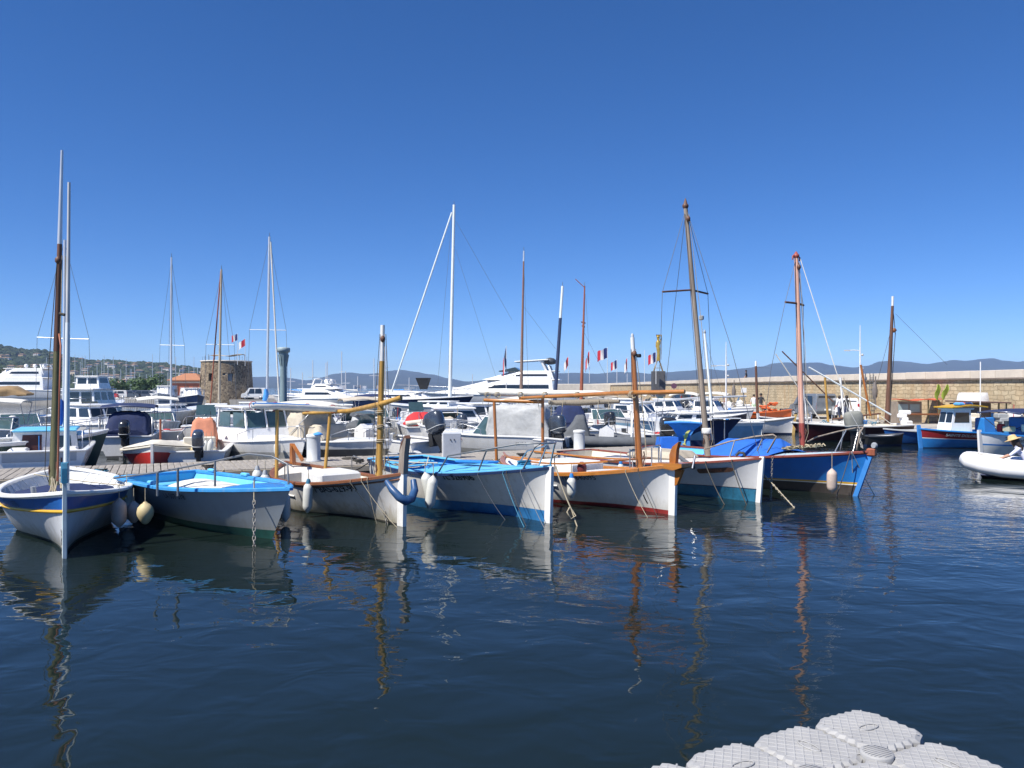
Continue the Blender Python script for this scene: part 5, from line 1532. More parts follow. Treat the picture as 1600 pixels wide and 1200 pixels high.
# --- tall-masted yachts standing behind
def sloop(label, px, D, heading, L, mast_tip, mast_foot, r0, r1, mm, cross=None, stays=(), hullm=None, sail=None, group='masted boats behind the motor boats', extra=None, segs=None):
    b = Boat('sailing_boat', label, 'sailing boat', L, L * .3, heading, centre=((px - 800) / F * D, D, 0), hb=1.4, hm=1.05, hs=1.1, rake=.6, tw=.7, qm=.3, qb=.8, group=group)
    b.hull(.12, NAVYP, [(0, 1, hullm or WHITE2)], n=16, inner=CREAM, sole=.5)
    b.rail(WHITE2, .1, .05, n=16)
    b.deck(WHITE2, .25, .99, dz=.0, camber=.1, n=10)
    cabin(b, -L * .1, L * .18, L * .19, 1.05, .45, WHITE2, WHITE2, 3, .4, name='coachroof')
    mast(b, P(mast_foot[0], mast_foot[1], D), P(mast_tip[0], mast_tip[1], D), r0, r1, mm, segs=segs)
    if cross:
        for (y, xa, xb) in cross:
            b.wtube([P(xa, y, D), P(xb, y + 1, D)], .025, ALU, 'crosstree', 6)
            for xx in (xa, xb): b.wtube([P(mast_tip[0], mast_tip[1] + 4, D), P(xx, y, D), P(xx + (xx - mast_foot[0]) * .15, mast_foot[1], D)], .012, WIRE, 'stay', 4)
    for (xa, ya, xb, yb, r, m_) in stays:
        b.wtube(sag(P(xa, ya, D), P(xb, yb, D), 0, 3), r, m_, 'furled_headsail' if r > .03 else 'stay', 7)
    b.wtube([P(mast_tip[0], mast_tip[1] - 6, D), P(mast_tip[0], mast_tip[1], D)], .02, WIRE, 'wind_vane', 4)
    return b
sloop('white yacht with plain silver mast left of the stone tower', 262, 58, 170, 8.5, (268, 402), (267, 640), .075, .06, ALU, cross=[(539, 250, 288)], stays=[(268, 410, 276, 640, .012, WIRE), (267, 420, 262, 640, .012, WIRE)])
sloop('yacht with beige mast and dark furled sail in front of the stone tower', 338, 60, 200, 8.5, (346, 421), (342, 642), .10, .07, mat('beige_mast', (.42, .36, .27), .5), cross=[(538, 322, 366)], stays=[(345, 424, 328, 640, .05, REDWOOD), (347, 425, 362, 600, .012, WIRE)])
s3 = sloop('yacht with silver mast, blue sail cover and pale furled headsail beside the harbour light', 420, 60, 20, 9.5, (421, 370), (417, 640), .095, .08, ALU, cross=[(515, 390, 447)], stays=[(423, 378, 437, 640, .06, OFFW)])
s3.wtube([P(415, 608, 59.8), P(416, 616, 59.8), P(413, 626, 59.8)], [.12, .2, .15], SKYB, 'sail_cover', 8)
sloop('tall white masted yacht with long white furled headsail left of the motor yacht', 690, 72, 250, 12, (709.5, 320), (703, 620), .17, .12, mat('white_spar', (.75, .8, .8)), stays=[(706, 332, 612, 612, .075, mat('white_spar', (.75, .8, .8))), (707, 330, 684, 600, .012, WIRE), (708, 340, 700, 600, .012, WIRE), (712, 345, 800, 500, .012, WIRE), (712, 390, 775, 590, .010, WIRE)])
sloop('old gaffer with slim brown mast in front of the motor yacht', 815, 66, 200, 9, (818.5, 392), (814, 625), .15, .06, None, segs=[(.40, mat('greybrown_mast', (.22, .15, .12), .7), 1), (.93, mat('brown_pole_mast', (.24, .12, .08), .6), .95), (1, ALU, 1)], stays=[(818, 400, 826, 620, .012, WIRE), (819, 480, 868, 545, .010, WIRE), (818, 420, 812, 620, .01, WIRE)])
sloop('boat with blue and white raked mast right of the motor yacht', 868, 62, 190, 7.5, (879, 447), (867, 625), .14, .11, None, segs=[(.72, mat('navy_mast', (.03, .045, .10), .5), 1.05), (1, mat('white_spar', (.75, .8, .8)), .9)])
s9 = sloop('old boat with red brown topmast and crossed fittings left of the flags', 910, 60, 200, 7.5, (913.5, 447), (908, 625), .14, .05, REDWOOD, stays=[(913, 449, 899, 436, .03, REDWOOD), (915, 460, 920, 540, .01, WIRE), (913, 520, 948, 590, .010, WIRE)])
for k in range(3): s9.wtube([P(908 + k, 503 + 6 * k, 60), P(915 - k, 505 + 6 * k, 60)], .05, DARKWOOD, 'mast_fitting', 5)
# ------------------------------------------------------------------ floating dock of grey plastic cubes, bottom right
DOCKM = mat('grey_dock_plastic', (.33, .33, .33), .6, var=.12, vs=3, stain=(.40, .39, .35), stain_amt=.5, bump=.002, bs=60)
DZ = .50
c0, c1 = W(1357, 1138, DZ), W(1262, 1166, DZ)
du = (c1 - c0); du.z = 0
STEP = du.length * .98
du.normalize()
dv = Vector((-du.y, du.x, 0))
if dv.y > 0: dv = -dv
dock = empty('floating_dock', (c0.x, c0.y, 0), 0, 'modular grey plastic floating dock in the near right corner', 'dock')
def cube_block():
    mb = MB()
    H = STEP / 2
    def outline(inset, cor):
        pts = []
        n = 11
        cs = [(1, 1), (-1, 1), (-1, -1), (1, -1)]
        a = H - inset
        for k in range(4):
            p, q = Vector((*cs[k], 0)), Vector((*cs[(k + 1) % 4], 0))
            for j in range(n):
                t = (j + .0) / n
                t = lerp(cor, 1 - cor, t)
                v = p.lerp(q, t) * a
                wv = .011 * (1 if j % 2 else -1) if 0 < j < n - 1 else -.014
                nrm = ((p + q) / 2)
                pts.append(v + nrm * wv)
        return pts
    rings = []
    for z, ins, cor in ((-.35, .02, .10), (-.06, .006, .10), (-.02, .012, .10), (0, .034, .12)):
        rings.append([Vector((p.x, p.y, z)) for p in outline(ins, cor)])
    top = rings[-1]
    cc = [Vector((p.x * .5, p.y * .5, 0)) for p in top]
    rings.append(cc)
    mb.loft(rings, caps=True)
    # raised diamond tread
    w = H * .80
    for dirn in (1, -1):
        k = -w * 1.9
        while k < w * 1.9:
            # line x + dirn*y = k clipped to the square |x|,|y| < w
            pts = []
            for xx in (-w, w):
                yy = (k - xx) * dirn
                if -w <= yy <= w: pts.append(Vector((xx, yy, .0006)))
            for yy in (-w, w):
                xx = k - dirn * yy
                if -w < xx < w: pts.append(Vector((xx, yy, .0006)))
            if len(pts) >= 2 and (pts[1] - pts[0]).length > .05:
                a, c = pts[0], pts[1]
                d = (c - a).normalized(); s = Vector((-d.y, d.x, 0)) * .0035
                mb.add([a - s * 1.8, a, a + s * 1.8, c - s * 1.8, c, c + s * 1.8], [(0, 1, 4, 3), (1, 2, 5, 4)])
                for i in (-5, -2): mb.v[i] = (mb.v[i][0], mb.v[i][1], .0036)
            k += .075
    # oval maker's plate
    ov = []
    for j in range(20):
        a = 2 * math.pi * j / 20
        ov.append(Vector((.085 * math.cos(a), .035 * math.sin(a), .005)))
    mb.tube(ov + [ov[0]], .006, 5)
    return mb
ang = math.atan2(du.y, du.x)
blk = None
for i in range(-1, 7):
    for j in range(0, 4):
        if i < 0 and j == 0: continue
        if i == -1 and j >= 1: continue
        p = du * STEP * i + dv * STEP * j
        if blk is None:
            blk = cube_block().build('float_block', DOCKM, dock); o = blk
        else:
            o = blk.copy(); scene.collection.objects.link(o)
        o.location = (p.x, p.y, DZ + R.uniform(-.006, .006)); o.rotation_euler = (R.uniform(-.01, .01), R.uniform(-.01, .01), ang + R.uniform(-.008, .008) + (math.pi / 2 if (i + j) % 2 else 0))
pin = None
for i in range(0, 5):
    for j in (0, 1, 2):
        p = du * STEP * (i + .5) + dv * STEP * (j + .5)
        if pin is None:
            mb = MB(); mb.lathe([(.095, -.05), (.102, .004), (.095, .014), (.02, .016)], 20)
            for k in range(-4, 5):
                hw = math.sqrt(max(0, .085 ** 2 - (k * .02) ** 2))
                mb.box((0, k * .02, .017), (2 * hw, .006, .004))
            pin = mb.build('connector_pin', DOCKM, dock); o = pin
        else:
            o = pin.copy(); scene.collection.objects.link(o)
        o.location = (p.x, p.y, DZ + .004); o.rotation_euler = (0, 0, ang)

# ------------------------------------------------------------------ breakwater quay, wall and parapet at the right
QZ = .5
quay = MB()
qp = [(18.4, 46.5), (21.6, 46.5), (21.6, 40.6), (60, 40.6), (60, 330), (18, 330), (17.6, 150), (18.2, 70)]
quay.prism([(x, y) for x, y in qp], -1.0, QZ, 'z')
quay = quay.build('quay', CONC); tag(quay, 'grey concrete quay along the breakwater wall', 'quay', kind='structure')

def wall_material():
    m = bpy.data.materials.new('breakwater_stone')
    m.use_nodes = True
    n, l = m.node_tree.nodes, m.node_tree.links
    b = n['Principled BSDF']; b.inputs['Roughness'].default_value = .9
    g = n.new('ShaderNodeNewGeometry'); s = n.new('ShaderNodeSeparateXYZ'); l.new(g.outputs['Position'], s.inputs[0])
    c = n.new('ShaderNodeCombineXYZ'); l.new(s.outputs['Y'], c.inputs['X']); l.new(s.outputs['Z'], c.inputs['Y'])
    dn = n.new('ShaderNodeTexNoise'); dn.inputs['Scale'].default_value = 1.9; l.new(g.outputs['Position'], dn.inputs['Vector'])
    ad = n.new('ShaderNodeMix'); ad.data_type = 'VECTOR'; ad.inputs['Factor'].default_value = .24
    l.new(c.outputs[0], ad.inputs['A']); l.new(dn.outputs['Color'], ad.inputs['B'])
    br = n.new('ShaderNodeTexBrick')
    br.inputs['Scale'].default_value = 1.0; br.inputs['Brick Width'].default_value = .42; br.inputs['Row Height'].default_value = .19; br.inputs['Mortar Size'].default_value = .018
    br.inputs['Color1'].default_value = (.46, .365, .23, 1); br.inputs['Color2'].default_value = (.56, .46, .30, 1); br.inputs['Mortar'].default_value = (.34, .27, .17, 1)
    br.inputs['Bias'].default_value = 0
    l.new(ad.outputs['Result'], br.inputs['Vector'])
    n2 = n.new('ShaderNodeTexNoise'); n2.inputs['Scale'].default_value = .7; n2.inputs['Detail'].default_value = 8; n2.inputs['Roughness'].default_value = .75; l.new(g.outputs['Position'], n2.inputs['Vector'])
    mr = n.new('ShaderNodeMapRange'); mr.inputs['From Min'].default_value = .35; mr.inputs['From Max'].default_value = .7; mr.inputs['To Min'].default_value = .72; mr.inputs['To Max'].default_value = 1.2; l.new(n2.outputs['Fac'], mr.inputs['Value'])
    mx = n.new('ShaderNodeMix'); mx.data_type = 'RGBA'; mx.blend_type = 'MULTIPLY'; mx.inputs['Factor'].default_value = 1
    l.new(br.outputs['Color'], mx.inputs['A']); l.new(mr.outputs['Result'], mx.inputs['B'])
    ms = n.new('ShaderNodeMapping'); ms.inputs['Scale'].default_value = (1, 1, .12); l.new(g.outputs['Position'], ms.inputs['Vector'])
    n4 = n.new('ShaderNodeTexNoise'); n4.inputs['Scale'].default_value = 1.3; n4.inputs['Detail'].default_value = 6; l.new(ms.outputs['Vector'], n4.inputs['Vector'])
    m4 = n.new('ShaderNodeMapRange'); m4.inputs['From Min'].default_value = .45; m4.inputs['From Max'].default_value = .72; m4.inputs['To Max'].default_value = .55; l.new(n4.outputs['Fac'], m4.inputs['Value'])
    x4 = n.new('ShaderNodeMix'); x4.data_type = 'RGBA'; x4.inputs['B'].default_value = (.42, .26, .12, 1)
    l.new(mx.outputs['Result'], x4.inputs['A']); l.new(m4.outputs['Result'], x4.inputs['Factor'])
    l.new(x4.outputs['Result'], b.inputs['Base Color'])
    bp = n.new('ShaderNodeBump'); bp.inputs['Strength'].default_value = .9; bp.inputs['Distance'].default_value = .05
    mm = n.new('ShaderNodeMath'); mm.operation = 'MULTIPLY_ADD'; mm.inputs[1].default_value = -1.0
    l.new(br.outputs['Fac'], mm.inputs[0]); l.new(n2.outputs['Fac'], mm.inputs[2]); l.new(mm.outputs[0], bp.inputs['Height']); l.new(bp.outputs['Normal'], b.inputs['Normal'])
    return m
WST = wall_material()
wl_pts = [Vector((30.6, 26)), Vector((28.0, 43.7)), Vector((24.6, 68)), Vector((24.4, 100)), Vector((24.5, 153)), Vector((23.0, 300))]
wall = empty('breakwater_wall', (24.5, 68, 0), 0, 'long sunlit stone breakwater wall with pale parapet at the right', 'wall')
wo = Vector((24.5, 68, 0))
WH = 3.25
mb = MB()
for a, c in zip(wl_pts[:-1], wl_pts[1:]):
    d = (c - a).normalized(); nn = Vector((-d.y, d.x)) * -1
    if nn.x < 0: nn = -nn
    t = nn * 1.6
    q = [a, c, c + t, a + t]
    mb.loft([[Vector((p.x, p.y, -.2)) - wo for p in q], [Vector((p.x, p.y, WH)) - wo for p in q]])
mb.build('stone_face', WST, wall)
# projecting dark string course and parapet blocks, each its own stone
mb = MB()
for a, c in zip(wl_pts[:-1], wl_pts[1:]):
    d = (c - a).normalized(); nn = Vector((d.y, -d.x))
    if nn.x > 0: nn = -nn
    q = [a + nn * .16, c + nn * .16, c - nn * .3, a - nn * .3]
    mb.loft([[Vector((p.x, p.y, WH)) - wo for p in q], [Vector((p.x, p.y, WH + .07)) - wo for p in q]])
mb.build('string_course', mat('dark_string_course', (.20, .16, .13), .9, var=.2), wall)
PAR = mat('parapet_stone', (.60, .53, .44), .85, var=.12, vs=1.2, bump=.01, bs=10, stain=(.40, .34, .27), stain_amt=.35)
k = 0
for a, c in zip(wl_pts[:-1], wl_pts[1:]):
    Ls = (c - a).length; d = (c - a) / Ls; nn = Vector((d.y, -d.x))
    if nn.x > 0: nn = -nn
    stp = 1.9 if Ls < 40 else 3.2
    n_ = int(Ls / stp)
    base = None
    for i in range(n_):
        p = a + d * (Ls * (i + .5) / n_) - nn * .1
        if base is None:
            mb = MB(); mb.box((0, 0, 0), (Ls / n_ - .025, .42, .46), ch=.02); base = mb.build('parapet_block', PAR, wall); o = base
        else:
            o = base.copy(); scene.collection.objects.link(o)
        o.location = Vector((p.x, p.y, WH + .07 + .23 + R.uniform(-.012, .012))) - wo
        o.rotation_euler = (0, 0, math.atan2(d.y, d.x) + R.uniform(-.004, .004))
# low outer mole behind the flags
mb = MB(); mb.box((15.5, 196, 1.9), (17, 3, 3.4), ch=.1); mole = mb.build('outer_mole', PALE); tag(mole, 'pale low end of the breakwater below the flags', 'breakwater')

# iron ladder and drain stains on the wall
lad = empty('wall_ladder', (26.05, 57.6, QZ), rad(-82), 'thin iron ladder fixed on the breakwater wall', 'ladder')
for sx in (-.2, .2): mb = MB(); mb.tube([(sx, -.18, 0), (sx, -.18, 3.3)], .025, 5); mb.build('ladder_rail', STEELD, lad)
for k_ in range(10): mb = MB(); mb.tube([(-.2, -.18, .3 + .3 * k_), (.2, -.18, .3 + .3 * k_)], .018, 5); mb.build('rung', STEELD, lad)
# lamp posts
def lamp(px, ytop, ybase, D, side, label):
    base = P(px, ybase, D)
    root = empty('street_lamp', base, 0, label, 'street lamp', 'white lamp posts on the quay')
    H = (ybase - ytop) / F * D
    hz = (ybase - ytop - (38 if ytop > 520 else 40)) / F * D
    mb = MB(); mb.tube([(0, 0, 0), (0, 0, H * .6), (0, 0, H)], [.08, .06, .02], 8); mb.build('pole', mat('white_post', (.72, .73, .74), .4), root)
    mb = MB(); mb.tube([(0, 0, hz), (side * .5, 0, hz + .05), (side * .8, 0, hz + .02)], .03, 6); mb.build('arm', mat('white_post', (.72, .73, .74)), root)
    mb = MB(); mb.loft([[Vector((side * x, y, hz + z)) for x, y in ((.75, -.09), (.75, .09), (1.15, .07), (1.15, -.07))] for z in (-.03, .06)]); mb.build('lamp_head', LGREY, root)
    for z in (.75, .58):
        mb = MB(); mb.lathe([(.02, -.1), (.09, -.06), (.1, 0), (.05, .07)], 8, o=(.16, 0, H * z * .9)); mb.build('loudspeaker', LGREY, root)
lamp(1134.5, 534, 645, 62, -1, 'white lamp post with arm in front of the wall beside the grey mast')
lamp(1344, 508, 650, 58, -1, 'white lamp post with arm beside the parked white car')
# wall-mounted bits: signs and flags
def post_sign(px, ytop, ybase, D, label, disc=None, shape='disc'):
    base = P(px, ybase, D); H = (ybase - ytop) / F * D
    root = empty('sign_post', base, 0, label, 'sign')
    mb = MB(); mb.tube([(0, 0, 0), (0, 0, H)], .03, 6); mb.build('post', STEELD, root)
    mb = MB()
    if shape == 'disc': mb.lathe([(.3, 0), (.3, .03)], 16, o=(0, -.03, H - .2), rot=Matrix.Rotation(rad(90), 3, 'X'))
    else: mb.box((0, -.05, H - .2), (.45, .03, .4), ch=.01)
    mb.build('sign_plate', disc or GREYP, root)
post_sign(1053, 600, 650, 85, 'dark round road sign in front of the wall', mat('back_of_sign', (.12, .05, .09), .6))
post_sign(1347, 598, 640, 60, 'small white notice on the lamp post by the car', WHITE2, 'plate')
post_sign(1162, 606, 640, 66, 'small white notice on a post by the walkers', WHITE2, 'plate')
for px, y0, y1, D in ((1147, 594, 635, 75), (1368, 588, 640, 55)):
    mb = MB(); a, c = P(px, y1, D), P(px, y0, D)
    mb.tube([a, c], .04, 6); mb.lathe([(.05, -.75), (.17, -.5), (.2, -.1), (.12, .3), (.05, .5)], 8, o=a.lerp(c, .62) + Vector((0, .1, 0)))
    o = mb.build('folded_parasol', mat('grey_parasol', (.16, .14, .13), .8)); tag(o, 'dark folded parasol against the wall ' + ('near the walkers' if px < 1200 else 'right of the lamp post'), 'parasol')

# ------------------------------------------------------------------ flags
FB, FW_, FR = mat('flag_blue', (.015, .03, .16), .8, var=.1), mat('flag_white', (.75, .73, .72), .8, var=.05), mat('flag_red', (.55, .03, .05), .8, var=.1)
def flag(px, ytop, ybase, D, w, h, label, cols, dirx=-1, droop=.35, red_white=False):
    base = P(px, ybase, D); H = (ybase - ytop) / F * D
    root = empty('flagpole', base, 0, label, 'flag')
    mb = MB(); mb.tube([(0, 0, 0), (0, 0, H + .15)], [.04, .03], 6); mb.build('pole', mat('white_post', (.72, .73, .74)), root)
    W_, H_ = w / F * D, h / F * D
    n = 12
    mb = MB()
    for s in range(len(cols)):
        g = []
        for i in range(n // 3 + 1):
            t = (s + i / (n // 3)) / len(cols)
            g.append([Vector((dirx * t * W_ * (1 - .15 * t), .14 * H_ * math.sin(t * 7 + v * 2), H - v * H_ - droop * H_ * t ** 1.3 + .05 * H_ * math.sin(t * 9 + v))) for v in (0, .25, .5, .75, 1)])
        mb.sheet(g, m=s)
    mb.build('flag_cloth', cols, root)
flag(949, 544, 598, 95, 18, 16, 'French tricolour flying highest left of the varnished mast', [FB, FW_, FR])
flag(964, 563, 600, 100, 11, 13, 'small French tricolour just left of the varnished mast top', [FB, FW_, FR])
flag(1025, 551, 600, 90, 14, 15, 'French tricolour flying in front of the gold statue', [FB, FW_, FR])
flag(888, 558, 600, 110, 8, 14, 'limp red and white flag nearest the blue and white mast', [FR, FW_], droop=.8)
flag(921, 549, 598, 110, 7, 18, 'narrow red and white flag beside the red brown mast', [FR, FW_, FR], droop=.9)
flag(980, 560, 600, 110, 5, 16, 'narrow red and white flag left of the varnished mast tip', [FR, FW_], droop=.7)
flag(791, 543, 610, 80, 6, 28, 'furled tricolour ensign hanging in front of the motor yacht', [FB, FW_, FR], droop=.9)
flag(371, 522, 570, 128, 11, 10, 'French tricolour flying over the stone tower', [FB, FW_, FR])
flag(383, 530, 572, 130, 12, 11, 'red and white pennant over the stone tower', [FR, FW_], droop=.6)
flag(1007, 549, 600, 100, 1, 1, 'bare white flagpole left of the gold statue', [FW_])

# ------------------------------------------------------------------ gold statue on its dark plinth
sp = P(1028.5, 598, 92)
st = empty('statue', (sp.x, sp.y, 0), 0, 'gilded standing figure on spread legs over a dark plinth', 'statue')
k = 92 / F
zb = sp.z
GOLD = mat('gilding', (.72, .46, .10), .35, metal=.7, var=.2); 
mb = MB(); mb.box((0, 0, zb - .8 + 18 * k / 2), (19 * k, 1.4, 18 * k + 1.6), ch=.03); mb.build('plinth', mat('dark_plinth', (.085, .085, .09), .6), st)
LEGM = mat('bronze_legs', (.22, .17, .10), .6)
for x in (-1, 1):
    mb = MB(); mb.tube([(x * 7 * k, 0, zb + 18 * k), (x * 1.6 * k, 0, zb + 35 * k)], [.09, .07], 8); mb.build('trestle_leg', LEGM, st)
mb = MB(); mb.tube([(-4 * k, 0, zb + 23 * k), (4 * k, 0, zb + 23 * k)], .03, 6); mb.build('trestle_bar', LEGM, st)
mb = MB(); rings = []
for z, w, d, ox in ((34, 2.2, 2, 0), (37, 3.2, 2.6, .2), (42, 2.6, 2.2, .4), (47, 2.2, 2, .3), (52, 3.0, 2.3, .1), (57, 2.3, 1.8, 0), (62, 3.4, 2.2, 0), (65, 3.0, 2.0, 0), (66.5, 1.4, 1.3, 0), (68, 2.2, 2.0, 0), (71, 2.4, 2.2, 0), (73.5, 1.0, 1.0, 0)):
    rings.append([Vector(((ox + w * math.cos(a)) * k, d * math.sin(a) * k, zb + z * k)) for a in [2 * math.pi * j / 10 for j in range(10)]])
mb.loft(rings, smooth=True); mb.build('figure', GOLD, st)
mb = MB(); mb.tube([(2.8 * k, 0, zb + 64 * k), (4.4 * k, 0, zb + 69 * k), (5.2 * k, 0, zb + 75 * k)], [.08, .07, .05], 7); mb.build('raised_arm', GOLD, st)
mb = MB(); mb.tube([(-2.8 * k, 0, zb + 63 * k), (-3.2 * k, 0, zb + 57 * k), (-1.8 * k, -.1, zb + 52 * k)], [.08, .07, .05], 7); mb.build('lowered_arm', GOLD, st)
mb = MB(); mb.tube([(5.0 * k, 0, zb + 45 * k), (5.3 * k, 0, zb + 75 * k), (4.6 * k, 0, zb + 36 * k)], .03, 5); mb.build('staff', LEGM, st)
mb = MB(); mb.lathe([(.26, 0), (.22, .1), (.3, .22)], 10, o=(0, 0, zb + 72 * k)); mb.build('crown', GOLD, st)

# ------------------------------------------------------------------ people
SKIN = mat('skin', (.50, .29, .20), .5, var=.06)
HAIR = mat('dark_hair', (.025, .017, .013), .6, var=.2)
def body(joints, edges, cols, mats, name, parent, sub=1):
    """one continuous skinned figure; cols: bone index -> material index"""
    names = list(joints)
    me = bpy.data.meshes.new(name)
    me.from_pydata([joints[n_][0] for n_ in names], [(names.index(a), names.index(c)) for a, c in edges], [])
    o = bpy.data.objects.new(name, me); scene.collection.objects.link(o)
    sk = o.modifiers.new('skin', 'SKIN'); sk.use_smooth_shade = True
    for i, n_ in enumerate(names):
        r = joints[n_][1]
        me.skin_vertices[0].data[i].radius = r if isinstance(r, tuple) else (r, r)
        me.skin_vertices[0].data[i].use_root = (i == 0)
    ss = o.modifiers.new('sub', 'SUBSURF'); ss.levels = sub; ss.render_levels = sub
    dg = bpy.context.evaluated_depsgraph_get()
    nm = bpy.data.meshes.new_from_object(o.evaluated_get(dg))
    bpy.data.objects.remove(o)
    for m_ in mats: nm.materials.append(m_)
    segs = [(Vector(joints[a][0]), Vector(joints[c][0]), cols[i]) for i, (a, c) in enumerate(edges)]
    for p in nm.polygons:
        c = p.center; best = 1e9
        for a, e, mi in segs:
            d = e - a; t = max(0, min(1, (c - a).dot(d) / max(1e-9, d.length_squared)))
            q = (c - (a + d * t)).length
            if q < best: best, p.material_index = q, mi
        p.use_smooth = True
    ob = bpy.data.objects.new(name, nm); scene.collection.objects.link(ob); ob.parent = parent
    return ob

def person(loc, rz, label, shirt, trousers, h=1.72, stride=.12, hair=None, armf=.1, sit=False, shorts=True):
    root = empty('person', loc, rz, label, 'person')
    k = h / 1.72
    J = {'pelvis': ((0, 0, .93), (.15, .11)), 'chest': ((0, .02, 1.22), (.16, .11)), 'neckb': ((0, .01, 1.42), (.13, .08)), 'neck': ((0, .02, 1.50), .05), 'head': ((0, .04, 1.58), (.085, .095)), 'crown': ((0, .03, 1.68), (.07, .08))}
    for s, n_ in ((-1, 'r'), (1, 'l')):
        st_ = stride * s
        J['hip' + n_] = ((s * .09, 0, .88), .095); J['knee' + n_] = ((s * .10, st_ * .7 + .03, .50), .062); J['ank' + n_] = ((s * .10, st_ * 1.6 - .03, .09), .042); J['toe' + n_] = ((s * .11, st_ * 1.6 + .12, .04), .038)
        J['sho' + n_] = ((s * .18, 0, 1.38), .065); J['elb' + n_] = ((s * .25, -st_ * .5 - .02, 1.10), .045); J['wri' + n_] = ((s * .26, -st_ * .8 + armf, .87), .033); J['hand' + n_] = ((s * .26, -st_ * .9 + armf + .03, .78), .036)
    J = {a: (tuple(x * k for x in p), r) for a, (p, r) in J.items()}
    E = [('pelvis', 'chest'), ('chest', 'neckb'), ('neckb', 'neck'), ('neck', 'head'), ('head', 'crown')]; Cc = [1, 1, 1, 0, 0]
    for n_ in 'rl':
        E += [('pelvis', 'hip' + n_), ('hip' + n_, 'knee' + n_), ('knee' + n_, 'ank' + n_), ('ank' + n_, 'toe' + n_), ('neckb', 'sho' + n_), ('sho' + n_, 'elb' + n_), ('elb' + n_, 'wri' + n_), ('wri' + n_, 'hand' + n_)]
        Cc += [2, 2, 0 if shorts else 2, 3, 1, 1, 0, 0]
    body(J, E, Cc, [SKIN, shirt, trousers, BLACK], 'body', root)
    mb = MB(); mb.lathe([(.085, 1.56), (.108, 1.62), (.10, 1.70), (.06, 1.755), (.01, 1.77)], 12, o=(0, .012, 0)); o = mb.build('hair', hair or HAIR, root); o.scale = (k, k, k)
    return root
GRS = mat('pale_green_shirt', (.45, .62, .40), .8); DKS = mat('dark_shirt', (.03, .03, .035), .8); WTS = mat('white_shirt', (.72, .72, .74), .8, var=.05); KHK = mat('khaki_shorts', (.35, .30, .22), .8); NVS = mat('navy_trousers', (.03, .04, .08), .8); LIL = mat('pale_lilac_shirt', (.62, .64, .78), .8, var=.06)
def on_quay(px, D): return Vector(((px - 800) / F * D, D, QZ))
person(on_quay(1178, 66), 2.8, 'walker in a white top and green shorts by the breakwater wall', WTS, GRS, 1.68)
person(on_quay(1189, 64), 2.9, 'walker in dark shirt and pale shorts with bare legs by the wall', DKS, KHK, 1.78, stride=.2)
person(on_quay(1312, 54), .3, 'person in a white top and dark trousers beside the white car', WTS, NVS, 1.70, shorts=False)
person(on_quay(1323, 53.5), -.4, 'person in a dark top standing right of the one in white by the car', DKS, NVS, 1.72, shorts=False)
person(Vector(((1166 - 800) / F * 86, 86, WH - .25)), 1.2, 'dark clothed person showing above the breakwater parapet', DKS, DKS, 1.62, shorts=False)

